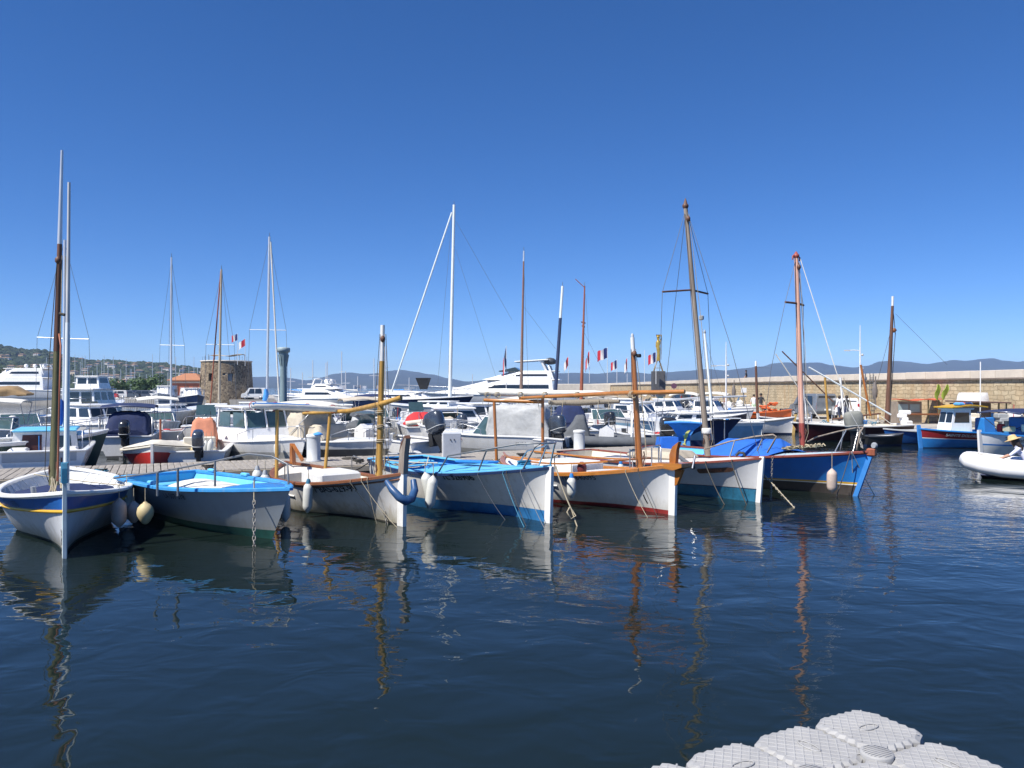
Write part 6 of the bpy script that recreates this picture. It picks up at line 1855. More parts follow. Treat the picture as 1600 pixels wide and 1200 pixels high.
# ------------------------------------------------------------------ parked cars
TYRE = BLACK; RIM = mat('alloy_rim', (.45, .46, .47), .35, metal=.6)
def car(label, px, D, rz, paint, L=3.7, Wd=1.62, H=1.52, van=False, group='cars parked along the wall'):
    root = empty('parked_car', on_quay(px, D), rz, label, 'car', group)
    prof = [(-L / 2, .35), (-L / 2, .62), (-L / 2 + .04, .92), (-L / 2 + .16, H - .12), (-L / 2 + .35, H), (L * .12, H), (L * .28, .98), (L / 2 - .12, .86), (L / 2, .62), (L / 2, .32)]
    if van: prof = [(-L / 2, .35), (-L / 2, .7), (-L / 2 + .02, 1.1), (-L / 2 + .06, H - .12), (-L / 2 + .2, H), (L * .18, H), (L * .33, 1.1), (L / 2 - .15, .95), (L / 2, .65), (L / 2, .32)]
    mb = MB(); rings = []
    for y, ins in ((-Wd / 2, .12), (-Wd / 2 + .06, 0), (0, 0), (Wd / 2 - .06, 0), (Wd / 2, .12)):
        ring = []
        for x, z in prof:
            f = max(0, (z - .95) / (H - .95))
            ring.append(Vector((x * (1 - (.02 if ins else 0)), y * (1 - .16 * f), z - (.02 if ins and z > .6 else 0))))
        rings.append(ring)
    mb.loft(rings, smooth=False); bd = mb.build('body', paint, root)
    def pane(q, nm='window', mm=GLASS):
        q = [Vector(p) for p in q]; nn = (q[1] - q[0]).cross(q[3] - q[0]).normalized(); c = sum(q, Vector()) / 4
        if nn.dot(c - Vector((0, 0, .8))) < 0: nn = -nn
        mb = MB(); mb.loft([[p - nn * .02 for p in q], [p + nn * .012 for p in q]]); return mb.build(nm, mm, bd)
    wy = Wd / 2 * .86
    z0, z1 = (1.0, H - .16)
    xb0, xb1 = prof[2][0] + .03, prof[3][0]
    pane([(xb0 + .01, -wy * .9, z0), (xb0 + .01, wy * .9, z0), (xb1, wy * .82, z1), (xb1, -wy * .82, z1)], 'rear_window')
    for sd in (1, -1):
        yl, yh = sd * Wd / 2 * .985, sd * Wd / 2 * .875
        pane([(-L * .36, yl, z0), (-L * .08, yl, z0), (-L * .08, yh, z1), (-L * .33, yh, z1)]); pane([(-L * .05, yl, z0), (L * .21, yl, z0), (L * .13, yh, z1), (-L * .05, yh, z1)])
        pane([(prof[2][0] - .0, sd * Wd / 2 * .78, .7), (prof[2][0] - .0, sd * Wd / 2 * .96, .7), (prof[2][0] + .03, sd * Wd / 2 * .93, 1.15), (prof[2][0] + .03, sd * Wd / 2 * .78, 1.15)], 'tail_light', mat('tail_light_red', (.35, .01, .01), .2))
        mb = MB(); mb.box((L * .22, sd * (Wd / 2 + .08), 1.0), (.12, .2, .14), ch=.04); mb.build('mirror', paint, bd)
        for x in (-L * .31, L * .32):
            mb = MB(); mb.lathe([(.18, -.1), (.29, -.09), (.31, -.04), (.31, .04), (.29, .09), (.18, .1)], 18, o=(x, sd * (Wd / 2 - .1), .31), rot=Matrix.Rotation(rad(90), 3, 'X')); w = mb.build('wheel', TYRE, root)
            mb = MB(); mb.lathe([(.19, -.005), (.18, .012), (.05, .02)], 14, o=(x, sd * (Wd / 2 + .003), .31), rot=Matrix.Rotation(rad(-90 * sd), 3, 'X')); mb.build('rim', RIM, w)
    mb = MB(); mb.box((-L / 2 - .0, 0, .48), (.12, Wd * .96, .2), ch=.04); mb.build('rear_bumper', DGREY, bd)
    mb = MB(); mb.box((-L / 2 - .065, 0, .68), (.02, .5, .11)); mb.build('number_plate', WHITE2, bd)
    return root
car('grey van parked tail on against the breakwater wall', 1270, 60, rad(97), mat('van_grey', (.20, .215, .23), .3, metal=.3, coat=.5), 4.2, 1.75, 1.82, True)
car('small white hatchback parked beside the grey van', 1319, 57.5, rad(75), mat('car_white', (.76, .76, .75), .3, coat=.6))
car('dark car parked far along the wall, left of its neighbour', 1064, 105, rad(100), mat('car_dark', (.05, .055, .06), .3, coat=.5), 4.0, 1.7, 1.5)
car('dark car parked far along the wall, right of its neighbour', 1080, 103, rad(100), mat('car_dark', (.05, .055, .06)), 4.0, 1.7, 1.5)

# ------------------------------------------------------------------ stalls and gear on the right quay
k1 = on_quay(1433, 50.5); ks = empty('market_stall', k1, -.05, 'wooden fish stall with orange tarpaulin roof on the quay', 'stall')
mb = MB(); mb.box((-.55, .3, .7), (1.5, 1.0, 1.4), ch=.02); mb.build('stall_body', mat('stall_boards', (.27, .22, .17), .8, var=.2), ks)
mb = MB(); mb.sheet([[(x, y, 1.48 + .05 * math.sin(x * 4) + (.1 if x > 1 else 0)) for y in (-.6, 0, .8)] for x in [-1.35 + .27 * i for i in range(11)]], thick=.04); mb.build('tarpaulin_roof', mat('orange_tarp', (.55, .11, .045), .8, var=.12), ks)
for x in (-.95, -.25):
    mb = MB(); mb.box((x, -.22, .98), (.6, .03, .5)); mb.build('stall_window', mat('stall_pane', (.30, .38, .38), .2), ks)
mb = MB(); mb.box((0, -.3, .60), (2.6, .3, .1), ch=.02); mb.build('counter', BROWN, ks)
for x in (.55, 1.2): mb = MB(); mb.tube([(x, -.3, 0), (x, -.3, 1.5)], .04, 6); mb.build('stall_post', GREENWOOD, ks)
k2 = on_quay(1532, 43.6); sh = empty('boat_shed', k2, 0, 'brown timber lean-to with flat roof carrying a white dinghy', 'shed')
mb = MB(); mb.box((-.4, .3, .72), (1.6, 1.2, 1.44), ch=.02); mb.build('shed_wall', mat('shed_boards', (.16, .115, .085), .85, var=.3, vs=4, stretch=(4, 1, .5)), sh)
mb = MB(); mb.box((-.1, .1, 1.50), (2.6, 1.8, .08), rot=(0, .03, 0), ch=.02); mb.build('shed_roof', mat('shed_roof', (.12, .07, .06), .8), sh)
mb = MB(); mb.box((-.5, -.32, .6), (.5, .04, 1.1)); mb.build('shed_door', DGREY, sh)
for x in (.7, 1.1): mb = MB(); mb.tube([(x, -.5, 0), (x, -.5, 1.47)], .04, 6); mb.build('shed_post', GREENWOOD, sh)
dg = Boat('upturned_dinghy', 'white dinghy lying on the roof of the timber lean-to', 'dinghy', 3.0, 1.2, 80, centre=P(1527, 625, 48.6), hb=.9, hm=.75, hs=.75, z=0)
dg.root.location = P(1522, 620, 43.6); dg.root.location.z = 2.04 + .75 * .45; dg.root.rotation_euler = (math.pi, 0, .1); dg.root.scale = (.55, .6, .45)
dg.hull(.1, WHITE2, [(0, 1, WHITE2)], n=14)
dg.rail(BROWN, .06, .05, n=14)
# green net bags hung on the wall
for px in (1466, 1476):
    p = P(px, 612, 48.5)
    sg = 1 if px > 1470 else -1
    g = [[Vector((sg * .05 + x * .5 + .05 * math.sin(5 * z), .05 * math.sin(7 * x + 4 * z), z)) for x in (-w_, -w_ * .3, w_ * .3, w_)] for z, w_ in ((.45, .12), (.2, .36), (-.05, .42), (-.3, .30), (-.5, .05))]
    mb = MB(); mb.sheet(g, thick=.02)
    o = mb.build('marker_flag', mat('lime_net', (.38, .50, .06), .7, var=.2)); o.location = p; o.rotation_euler = (.2, .15 if px > 1470 else -.1, .3); tag(o, ('left' if px < 1470 else 'right') + ' one of two lime green buoy flags against the wall', 'buoy flag')
    mb = MB(); mb.tube([(0, 0, -.3), (.12, .05, -1.0), (.2, .1, -1.5)], .02, 5); mb.build('flag_stick', BROWN, o)
rr = random.Random(5)
gear = ['grey plastic crate', 'blue plastic tub', 'wooden box', 'white polystyrene box', 'heap of brown nets', 'orange buoy heap', 'pale crate', 'dark barrel']
for i, (px, D, what, mm, sx) in enumerate(((1482, 46.0, 'stack of blue fish tubs on the quay left of the lean-to', MBLUE, .7), (1495, 43.7, 'orange buoys heaped on the quay before the lean-to', ORANGEB, .5), (1506, 43.5, 'white fish box on the quay before the lean-to', WHITE2, .6), (1519, 43.0, 'pale wooden crate low on the quay edge', CREAM, .8),
                                 (1546, 43.5, 'white and blue sack heap right of the lean-to door', SKYB, .6), (1585, 43.0, 'orange topped white hut at the right edge', WHITE2, .9), (1570, 42.5, 'grey winch drum on the right quay', GREYP, .7), (1413, 48.5, 'white sack pile on the quay left of the stall', WHITE2, .5))):
    mb = MB()
    for q in range(4):
        mb.box((rr.uniform(-.2, .2) * sx, rr.uniform(-.2, .2), .15 + .26 * q * .8), (sx * rr.uniform(.7, 1.1), .5, .26), rot=(0, 0, rr.uniform(-.3, .3)), ch=.05)
    o = mb.build('quay_gear', mm); o.location = on_quay(px, D); tag(o, what, 'fishing gear')
for i, px in enumerate((1221, 1227, 1233, 1195)):
    mb = MB(); mb.lathe([(.1, 0), (.1, .5), (.14, .55), (.14, .65), (.08, .7)], 10); o = mb.build('bollard', DGREY); o.location = on_quay(px, 60 + i); tag(o, ['dark quay bollard, leftmost of the three by the van', 'dark quay bollard, middle of the three by the van', 'dark quay bollard, rightmost of the three by the van', 'dark quay bollard beside the walkers'][i], 'bollard', 'bollards on the quay')
# blue canopy boat stern frame at the right edge
# ------------------------------------------------------------------ boats along the quay, right
def pointu(label, bow, heading, L, B, zones, wl=(.1, NAVYP), inner=None, hb=1.1, hm=.75, hs=.85, railm=None, stern='double', name='wooden_boat', group='small boats along the quay', rake=.1, stem=None, up=.2, deck=None):
    b = Boat(name, label, 'boat', L, B, heading, bow=bow, hb=hb, hm=hm, hs=hs, rake=rake, stern=stern, qm=.38, qb=.95, group=group)
    b.hull(wl[0], wl[1], zones, n=18, inner=inner or WHITE, sole=.3)
    b.rail(railm or WHITE, .1, .06, n=18)
    if deck: b.deck(deck, .6, .985, dz=-.02, n=8)
    if stem: b.stem(stem, up=up, w=.12, d=.16)
    return b
REDBAND = mat('red_band', (.26, .015, .02), .45, var=.2)
# blue fishing boat with red name band: bow at left
q1 = pointu('blue fishing boat with white wheelhouse and red name band at the quay', W(1438, 700), -78, 5.6, 2.2, [(0, .50, MBLUE), (.50, .54, WHITE), (.54, .94, REDBAND), (.94, 1, MBLUE)], wl=(.05, NAVYP), inner=LBLUE, railm=MBLUE, hb=.90, hm=.72, hs=.76, stem=mat('stem_light_blue', (.05, .24, .62)), up=.16, name='fishing_boat', deck=LBLUE)
q1.text('SAINTE DOLORES II', .17, .70, lambda s: q1.zs(s) * .745 + .01, 1, TEXTW, bold=.004)
cabin(q1, .45, 1.6, 1.0, .62, 1.15, WHITE2, WHITE, 1, .25, name='wheelhouse', back='door')
mb = MB(); mb.sheet([[(x, y, 1.90 + .05 * math.sin(x * 3)) for y in (-.6, 0, .6)] for x in (-.3, .1, .5, .9, 1.3, 1.6)], thick=.05); mb.build('yellow_roof_pad', YELLOW, q1.root)
mb = MB(); mb.box((-.35, .35, 1.02), (.62, .6, .75), rot=(0, .06, 0), ch=.03, taper=.9); mb.build('engine_cover', MBLUE, q1.root)
mb = MB(); mb.tube([(-.6, -.2, .7), (-.62, -.2, 4.0)], .025, 6); mb.build('whip_aerial', WHITE2, q1.root)
for k_, (x, mm) in enumerate(((-.3, MBLUE), (.3, ORANGEB), (.0, NAVY), (.7, SKYB))):
    mb = MB(); mb.box((x * .7 + .5, .1 * k_, 2.02), (.34, .4, .16), ch=.06); mb.build('roof_bundle', mm, q1.root)
deckgear(q1, 6, -2.3, -1.6, 1.2, .9, 51)
# white boat: bow at left, seen at the right edge
q2 = pointu('white fishing boat with blue rail and port name at the right edge', W(1532, 716), -62, 6.2, 2.3, [(0, .50, mat('q2_white', (.64, .64, .60), .45, var=.06, stain=(.4, .37, .3))), (.50, .56, MBLUE), (.56, .96, WHITE2), (.96, 1, MBLUE)], wl=(.05, NAVYP), inner=LBLUE, railm=MBLUE, hb=1.02, hm=.80, hs=.84, stem=WHITE, up=.1, name='fishing_boat', deck=LBLUE)
q2.text('Toulon', .27, .80, lambda s: q2.zs(s) * .76 + .02, 1, mat('grey_lettering', (.10, .10, .11), .6), bold=.003)
mb = MB(); mb.box((.1, .0, 1.15), (.9, .8, .85), ch=.03); mb.build('engine_cover', MBLUE, q2.root)
deckgear(q2, 7, -.4, 1.8, 1.2, 1.0, 53)
mb = MB(); mb.tube([(-1.8, -.9, .95), (-1.8, -.9, 2.2), (-1.8, .9, 2.2), (-1.8, .9, .95)], .03, 6); mb.build('stern_frame', STEELD, q2.root)
bimini(q2, -1.6, 2.0, 1.7, .9, 1.78, NAVY, .10)
# plain blue dinghy left of it
q4 = pointu('dark blue dinghy with grey rim moored left of the red banded boat', Vector((18.6, 39.6, 0)), -75, 2.8, 1.3, [(0, 1, BLUE)], hb=.75, hm=.62, hs=.65, railm=LGREY, stern='transom', rake=.25, wl=(.05, NAVYP))
# maroon sailing boat with dark mast
q5 = Boat('sailing_boat', 'maroon hulled sailing boat with dark brown mast and tan spars at the quay', 'sailing boat', 6.2, 2.0, -74, bow=Vector((15.0, 41.0, 0)), hb=1.02, hm=.78, hs=.82, rake=.8, tw=.7, qm=.32, qb=.8, group='masted boats along the quay')
q5.hull(.08, BLACK, [(0, .93, MAROON), (.93, 1, WHITE)], n=18, inner=CREAM, sole=.4); q5.rail(WHITE, .1, .06, n=18); q5.deck(CREAM, .2, .985, n=10, camber=.12)
q5D = q5.fr.w((q5.x_at(1386), 0, 0)).y
mast(q5, P(1386, 668, q5D), P(1394.5, 478, q5D), .15, .07, DARKWOOD)
q5.wtube([P(1394.5, 480, q5D), P(1395, 463, q5D)], .06, mat('white_mast_top', (.74, .74, .72)), 'mast_top', 6)
for a in (([P(1396, 490, q5D), P(1399, 520, q5D), P(1391, 640, q5D)], .02), ([P(1399, 490, q5D), P(1480, 570, q5D - 1)], .008), ([P(1391, 520, q5D), P(1370, 600, q5D)], .01), ([P(1392, 495, q5D), P(1391, 660, q5D - .3)], .02)):
    q5.wtube(a[0], a[1], ROPED, 'rigging', 5)
mb = MB(); mb.lathe([(.05, -.12), (.14, 0), (.05, .12)], 8, o=q5.fr.loc(P(1397, 516, q5D))); mb.build('tackle_block', BROWN, q5.root)
for i, (a, c, e, f, r, mm) in enumerate(((1264, 574, 1392, 648, .045, mat('white_spar', (.75, .8, .8))), (1222, 549, 1302, 628, .035, DARKWOOD), (1212, 553, 1280, 654, .03, OFFW), (1289, 590, 1294, 660, .06, BAMBOO), (1313, 590, 1319, 662, .05, WHITE2), (1345, 570, 1360, 650, .06, VARN), (1300, 655, 1376, 646, .05, DARKWOOD), (1253, 590, 1262, 665, .04, WHITE2), (1318, 590, 1336, 655, .02, ROPE), (1376, 650, 1415, 680, .02, OFFW))):
    q5.wtube([P(a, c, q5D - .4), P((a + e) / 2, (c + f) / 2, q5D - .4), P(e, f, q5D - .4)], r, mm, 'stowed_spar', 6)
for x in (1268, 1300, 1322, 1352, 1372): q5.wtube([P(x, 648, q5D), P(x, 668, q5D)], .03, WHITE2, 'stanchion', 5)
deckgear(q5, 8, -2.5, 1.6, 1.1, .85, 61)
# grey hooded outboard standing in front on a small boat
q6 = pointu('small dark tender carrying a grey hooded outboard', Vector((18.55, 38.1, 0)), 95, 1.9, 1.1, [(0, 1, BLACK)], hb=.6, hm=.5, hs=.5, stern='transom', railm=DGREY)
ob = outboard(q6, -.95, 0, .75, COWLG, 1.45, tilt=.0)
# orange, blue-white and white boats by the quay wall
q7 = pointu('orange wooden boat with red lifebuoy heap by the quay edge', W(1235, 664), 75, 5.0, 1.8, [(0, .5, BLACK), (.5, 1, ORANGEB)], railm=ORANGEB, hb=1.15, hm=.9, hs=.95, inner=ORANGEB)
for k_ in range(6): mb = MB(); c = Vector((.9 + R.uniform(-.5, .5), R.uniform(-.4, .4), 1.0 + .12 * k_)); mb.tube([c + Vector((.3 * math.cos(u), .3 * math.sin(u), .05 * math.sin(2 * u))) for u in [j * math.pi / 6 for j in range(13)]], .05, 6); mb.build('orange_hose', ORANGEB, q7.root)
q8 = pointu('white and navy striped rowing boat at the quay, left of its all white neighbour', W(1186, 676), -60, 4.6, 1.7, [(0, .6, WHITE2), (.6, .9, NAVYP), (.9, 1, WHITE)], hb=1.0, hm=.8, hs=.85, stem=WHITE)
q9 = pointu('white rowing boat with ochre stem at the quay, right of the navy striped one', W(1240, 679), 70, 4.2, 1.6, [(0, .85, WHITE2), (.85, 1, CREAM)], hb=1.05, hm=.8, hs=.85, stem=mat('ochre_stem', (.45, .30, .10), .6), up=.15)
q10 = pointu('white boat with fine blue stripes under the maroon bow', W(1255, 688), -55, 4.6, 1.8, [(0, .4, WHITE2), (.4, .46, MBLUE), (.46, .7, WHITE2), (.7, .76, MBLUE), (.76, 1, WHITE2)], hb=1.0, hm=.85, hs=.85, stem=WHITE)
# mast poles by the quay
q11 = pointu('dark masted boat beside the walkers at the quay', W(1165, 668), 100, 5.2, 1.8, [(0, 1, NAVYP)], hb=1.0)
qd = pos_on_boat(q11, .5).y
mast(q11, P(1184, 655, qd), P(1181, 572, qd), .10, .08, DARKWOOD); q11.wtube([P(1181, 574, qd), P(1181, 564, qd)], .07, WHITE2, 'mast_top', 6)
q11.wtube([P(1181, 574, qd), P(1205, 575, qd)], .008, WIRE, 'stay', 4)
# cluttered small craft further along, between the dolphin awning and the wall
rr = random.Random(19)
for i in range(12):
    px = 985 + i * 15.5; D = 58 + (i % 4) * 9
    lab = ['white cabin boat', 'white motor boat with pale awning', 'grey open boat', 'white open boat full of gear'][i % 4] + ' by the far quay, ' + ['under the far cars', 'left of the sign', 'right of the sign', 'by the grey mast', 'left of the lamp', 'right of the lamp'][i % 6] + (', near row' if i < 6 else ', outer row')
    b = motorboat(lab, px, 0, rr.choice([60, 80, 250, 265, 20]), rr.uniform(4.5, 6), 2.0, D=D, near='mid', hb=1.2, hm=1.0, hs=.95, zones=[(0, .6, rr.choice([WHITE2, GREYP, HULLGREY, WHITE2, BLUE])), (.6, 1, WHITE2)], group='small craft along the far quay', pul=False)
    if i % 4 == 0: cabin(b, -1, .9, 1.6, 1.0, .9, WHITE2, WHITE2, 2, .5, back='glass')
    elif i % 4 == 1: bimini(b, -1.6, .8, 1.8, 1.0, 2.1, OFFW, .25)
    else: console(b, 0, .8, .6, .9)
    outboard(b, -b.L / 2, 0, .9, COWLK, 1.0)
    deckgear(b, 9, -2, 1.5, 1.5, 1.0, 200 + i)

# ------------------------------------------------------------------ white inflatable with its passenger, right edge
iD = W(1530, 752)
dh = rad(-124)
ddir = Vector((math.sin(dh), -math.cos(dh), 0))
ic = W(1500, 743) - ddir * 2.0
inf = empty('inflatable_dinghy', (ic.x, ic.y, 0), dh - math.pi / 2, 'white inflatable dinghy carrying a passenger at the right edge', 'dinghy')
inff = Frame((ic.x, ic.y, 0), dh - math.pi / 2)
TUBE = mat('white_hypalon', (.80, .80, .80), .5, var=.04, stain=(.6, .58, .54), stain_amt=.3)
pts = [(-1.9, -.72, .32), (-1.0, -.76, .32), (0, -.76, .33), (.8, -.70, .36), (1.3, -.54, .42), (1.65, -.28, .48), (1.75, 0, .50), (1.65, .28, .48), (1.3, .54, .42), (.8, .70, .36), (0, .76, .33), (-1.0, .76, .32), (-1.9, .72, .32)]
mb = MB(); mb.tube(pts, [.16] + [.28] * 11 + [.16], 16); mb.build('buoyancy_tube', TUBE, inf)
mb = MB(); mb.sheet([[(x, y, z) for y, z in ((-.7, .12), (0, -.05), (.7, .12))] for x in (-1.6, 0, .9, 1.4)], thick=.03); mb.build('keel_panel', mat('dark_blue_keel', (.03, .04, .09), .5), inf)
mb = MB(); mb.tube([(p[0] * 1.0, p[1] * 1.1, p[2] - .20) for p in pts], .05, 8); mb.build('rubbing_strake', mat('dark_blue_keel', (.03, .04, .09)), inf)
mb = MB(); mb.box((-.2, 0, .34), (.3, 1.1, .05), ch=.015); mb.build('thwart', WHITE2, inf)
for sd in (-1, 1):
    mb = MB(); mb.tube([(-.6, sd * .76, .58), (0, sd * .78, .60), (.6, sd * .72, .60), (1.1, sd * .58, .66)], .012, 5); mb.build('grab_line', GREYP, inf)
mb = MB(); mb.tube([(1.5, .2, .74), (.9, .1, .55), (.4, -.2, .5)], .012, 5); mb.build('painter', ROPE, inf)
# passenger: sits on the thwart, leaning forward, hands on the far tube
pr = empty('person', (0, 0, 0), 0, 'passenger in pale lilac shirt and straw hat leaning forward in the inflatable', 'person')
pl_ = inff.w((.28, -.05, 0)); pr.location = (pl_.x, pl_.y, -.10); pr.rotation_euler = (0, 0, dh - math.pi / 2)
J = {'pelvis': ((-.15, 0, .52), (.16, .14)), 'belly': ((-.08, 0, .72), (.14, .12)), 'chest': ((.08, 0, .93), (.16, .13)), 'neckb': ((.18, 0, 1.07), (.12, .09)), 'neck': ((.24, 0, 1.14), .05), 'head': ((.30, 0, 1.21), (.085, .095)), 'crown': ((.33, 0, 1.30), (.075, .08))}
for s, n_ in ((-1, 'r'), (1, 'l')):
    J['hip' + n_] = ((-.08, s * .10, .48), .10); J['knee' + n_] = ((.36, s * .16, .58), .068); J['ank' + n_] = ((.50, s * .14, .44), .045); J['toe' + n_] = ((.64, s * .15, .44), .04)
    J['sho' + n_] = ((.14, s * .19, 1.02), .068); J['elb' + n_] = ((.36, s * .25, .82), .048); J['wri' + n_] = ((.60, s * .18 - .06, .70), .034); J['palm' + n_] = ((.68, s * .16 - .07, .67), .036)
E = [('pelvis', 'belly'), ('belly', 'chest'), ('chest', 'neckb'), ('neckb', 'neck'), ('neck', 'head'), ('head', 'crown')]; Cc = [1, 1, 1, 0, 0, 0]
for n_ in 'rl':
    E += [('pelvis', 'hip' + n_), ('hip' + n_, 'knee' + n_), ('knee' + n_, 'ank' + n_), ('ank' + n_, 'toe' + n_), ('neckb', 'sho' + n_), ('sho' + n_, 'elb' + n_), ('elb' + n_, 'wri' + n_), ('wri' + n_, 'palm' + n_)]
    Cc += [2, 2, 0, 0, 1, 1, 0, 0]
for s, n_ in ((-1, 'r'), (1, 'l')):
    bx_, by_, bz_ = J['palm' + n_][0]
    for f_ in range(4):
        a = 'f%d%s' % (f_, n_); J[a] = ((bx_ + .05, by_ + (f_ - 1.5) * .022, bz_ - .01), .011); J[a + 'e'] = ((bx_ + .09 - .006 * abs(f_ - 1.5), by_ + (f_ - 1.5) * .024, bz_ - .035), .009)
        E += [('palm' + n_, a), (a, a + 'e')]; Cc += [0, 0]
    J['th' + n_] = ((bx_ + .01, by_ - s * .05, bz_ - .005), .012); J['th' + n_ + 'e'] = ((bx_ + .045, by_ - s * .065, bz_ - .02), .010)
    E += [('palm' + n_, 'th' + n_), ('th' + n_, 'th' + n_ + 'e')]; Cc += [0, 0]
body(J, E, Cc, [SKIN, LIL, NVS], 'body', pr, 2)
mb = MB(); rot = Matrix.Rotation(.35, 3, 'Y')
mb.lathe([(.06, -.24), (.10, -.20), (.125, -.1), (.12, .0), (.10, .04), (.04, .06)], 14, o=(.25, 0, 1.27), rot=rot); mb.build('hair', HAIR, pr)
mb = MB(); mb.tube([(.18, -.1, 1.2), (.10, -.14, 1.08), (.08, -.12, .96)], [.07, .06, .02], 8); mb.tube([(.18, .1, 1.2), (.08, .12, 1.05), (.02, .1, .92)], [.07, .06, .02], 8); mb.build('long_hair', HAIR, pr)
STRAW = mat('straw_hat', (.60, .42, .20), .8, var=.15, vs=30, bump=.004, bs=60)
mb = MB(); mb.lathe([(.24, -.035), (.245, -.025), (.13, .0), (.115, .07), (.09, .11), (.02, .12)], 20, o=(.31, 0, 1.32), rot=rot); mb.build('straw_hat', STRAW, pr)
nose = MB(); nose.lathe([(.001, -.02), (.014, -.005), (.008, .02)], 6, o=(.40, 0, 1.22)); nose.build('nose', SKIN, pr)
# ------------------------------------------------------------------ far side: yachts, tower, marina, hill, mountains
def yacht(label, px, D, heading, L, B, H, tiers, hullm=None, domes=0, name='motor_yacht', arch=True, near='mid'):
    b = Boat(name, label, 'yacht', L, B, heading, centre=((px - 800) / F * D, D, 0), hb=H * 1.25, hm=H, hs=H * .9, rake=L * .10, tw=.9, qm=.22, qb=.7, pb=2.6, group='motor yachts in the basin')
    b.hull(.2, NAVYP, [(0, .35, hullm or WHITE2), (.35, .42, GREYP), (.42, 1, hullm or WHITE2)], n=20)
    b.deck(WHITE2, 0.0, .99, dz=-.02, camber=.15, n=14)
    b.rail(WHITE2, .12, .1, n=20)
    z = H
    for (x0, x1, w, h, sl) in tiers:
        mb = MB(); rings = []
        for k, (zz, i) in enumerate(((0, 0), (.3, .0), (.75, .12), (1, .22))):
            xx0, xx1 = x0 * L + i * .6, x1 * L - sl * L * (zz ** .8)
            ww = w / 2 * (1 - .35 * i)
            ring = []
            for j in range(9):
                t = j / 8
                ring.append(Vector((lerp(xx0, xx1, t), -ww * (1 - .55 * max(0, (t - .6) / .4) ** 2), z + zz * h)))
            ring += [Vector((p.x, -p.y, p.z)) for p in reversed(ring)]
            rings.append(ring)
        mb.loft(rings, smooth=False); t_ = mb.build('superstructure', WHITE2, b.root)
        for sd in (1, -1):
            mb = MB(); g = []
            for zz in (.42, .55, .68):
                i = lerp(0, .12, (zz - .3) / .45)
                g.append([Vector((lerp(x0 * L + i * .6 + .5, x1 * L - sl * L * zz ** .8 - .3, j / 8), sd * (w / 2 * (1 - .35 * i) * (1 - .55 * max(0, (j / 8 - .6) / .4) ** 2) + .02), z + zz * h)) for j in range(9)])
            mb.sheet(g); mb.build('window_band', GLASS, t_)
        mb = MB(); mb.box(((x0 + x1 - sl) / 2 * L - .3, 0, z + h + .06), ((x1 - x0 - sl) * L + 1.0, w * .86, .12), ch=.05); mb.build('roof', WHITE2, t_)
        z += h + .1
    for k in range(domes):
        mb = MB(); x = (tiers[-1][0] + .03 + .07 * k) * L; mb.lathe([(.1, 0), (.12, .1), (.26, .2), (.32, .42), (.25, .62), (.08, .72)], 14, o=(x, 0, z)); mb.build('radar_dome', WHITE2, b.root)
    if arch:
        x = tiers[-1][0] * L
        mb = MB()
        for sd in (1, -1): mb.tube([(x - .2, sd * B * .3, z - 1.0), (x + .4, sd * B * .28, z + .6), (x + .5, 0, z + .7)], .1, 8)
        mb.build('radar_arch', WHITE2, b.root)
    b.pulpit(.5, .8, STEEL, .03, (.2, .4, .6, .8, .95))
    return b
yacht('large white flybridge motor yacht at the left edge under the hill', 15, 132, 270, 21, 5.2, 2.4, [(-.32, .32, 4.2, 1.9, .18), (-.30, .10, 3.4, 1.4, .1)], domes=3)
yb = yacht('big white motor yacht with sweeping superstructure in the centre of the basin', 765, 100, 262, 22, 5.4, 1.9, [(-.37, .40, 4.4, 1.75, .40), (-.36, .04, 3.4, .95, .16)], domes=0)
mb = MB(); mb.lathe([(.3, 0), (.7, .1), (.75, .5), (.5, .75), (.1, .85)], 14, o=(-7.6, 0, 5.6)); mb.build('black_dome', DGREY, yb.root)
mb = MB(); mb.box((-5.4, 0, 6.05), (4.2, 3.2, .14), rot=(0, .06, 0), ch=.06); mb.build('hard_top', WHITE2, yb.root)
for sd in (1, -1): mb = MB(); mb.tube([(-7.4, sd * 1.3, 4.5), (-6.6, sd * 1.3, 6.0)], .14, 8); mb.build('hard_top_leg', WHITE2, yb.root)
mb = MB(); mb.prism([(-4.2, 4.72), (-3.4, 5.25), (-1.4, 4.8), (-1.4, 4.7)], -1.5, 1.5, 'y'); mb.build('fly_screen', GLASS, yb.root)
# dark hulled yacht bow with black funnel in front of it
yd = yacht('low dark blue yacht with black funnel shaped cover left of the motor yacht', 640, 88, 80, 12, 3.4, 1.5, [(-.3, .25, 2.6, .7, .15)], hullm=NAVYP, arch=False)
p = yd.fr.loc(P(662, 604, 88)); mb = MB(); mb.loft([[p + Vector((x * .6, y, -.3)) for x, y in ((-.5, -.4), (.5, -.4), (.5, .4), (-.5, .4))], [p + Vector((x, y * 1.3, .95)) for x, y in ((-.75, -.5), (.65, -.5), (.65, .5), (-.75, .5))]]); mb.build('funnel_cover', BLACK, yd.root)
yacht('white flybridge yacht right of the harbour light, left of its twin', 490, 118, 250, 12, 3.8, 1.3, [(-.34, .30, 3.2, 1.15, .3), (-.28, .02, 2.4, .6, .1)], domes=2)
yacht('white yacht with pale awnings right of the harbour light, right of its twin', 525, 108, 75, 12, 3.8, 1.3, [(-.36, .28, 3.2, 1.2, .28), (-.25, .06, 2.4, .55, .1)])
yacht('grey workboat with wheelhouse moored right of the left yacht', 132, 118, 75, 9, 3.2, 1.7, [(-.05, .25, 2.2, 1.7, .05)], hullm=GREYP, arch=False, name='work_boat')
yacht('white cabin cruiser lying bow on left of the stone tower', 258, 112, 12, 8, 3.0, 1.6, [(-.3, .2, 2.4, 1.3, .15)], arch=False)
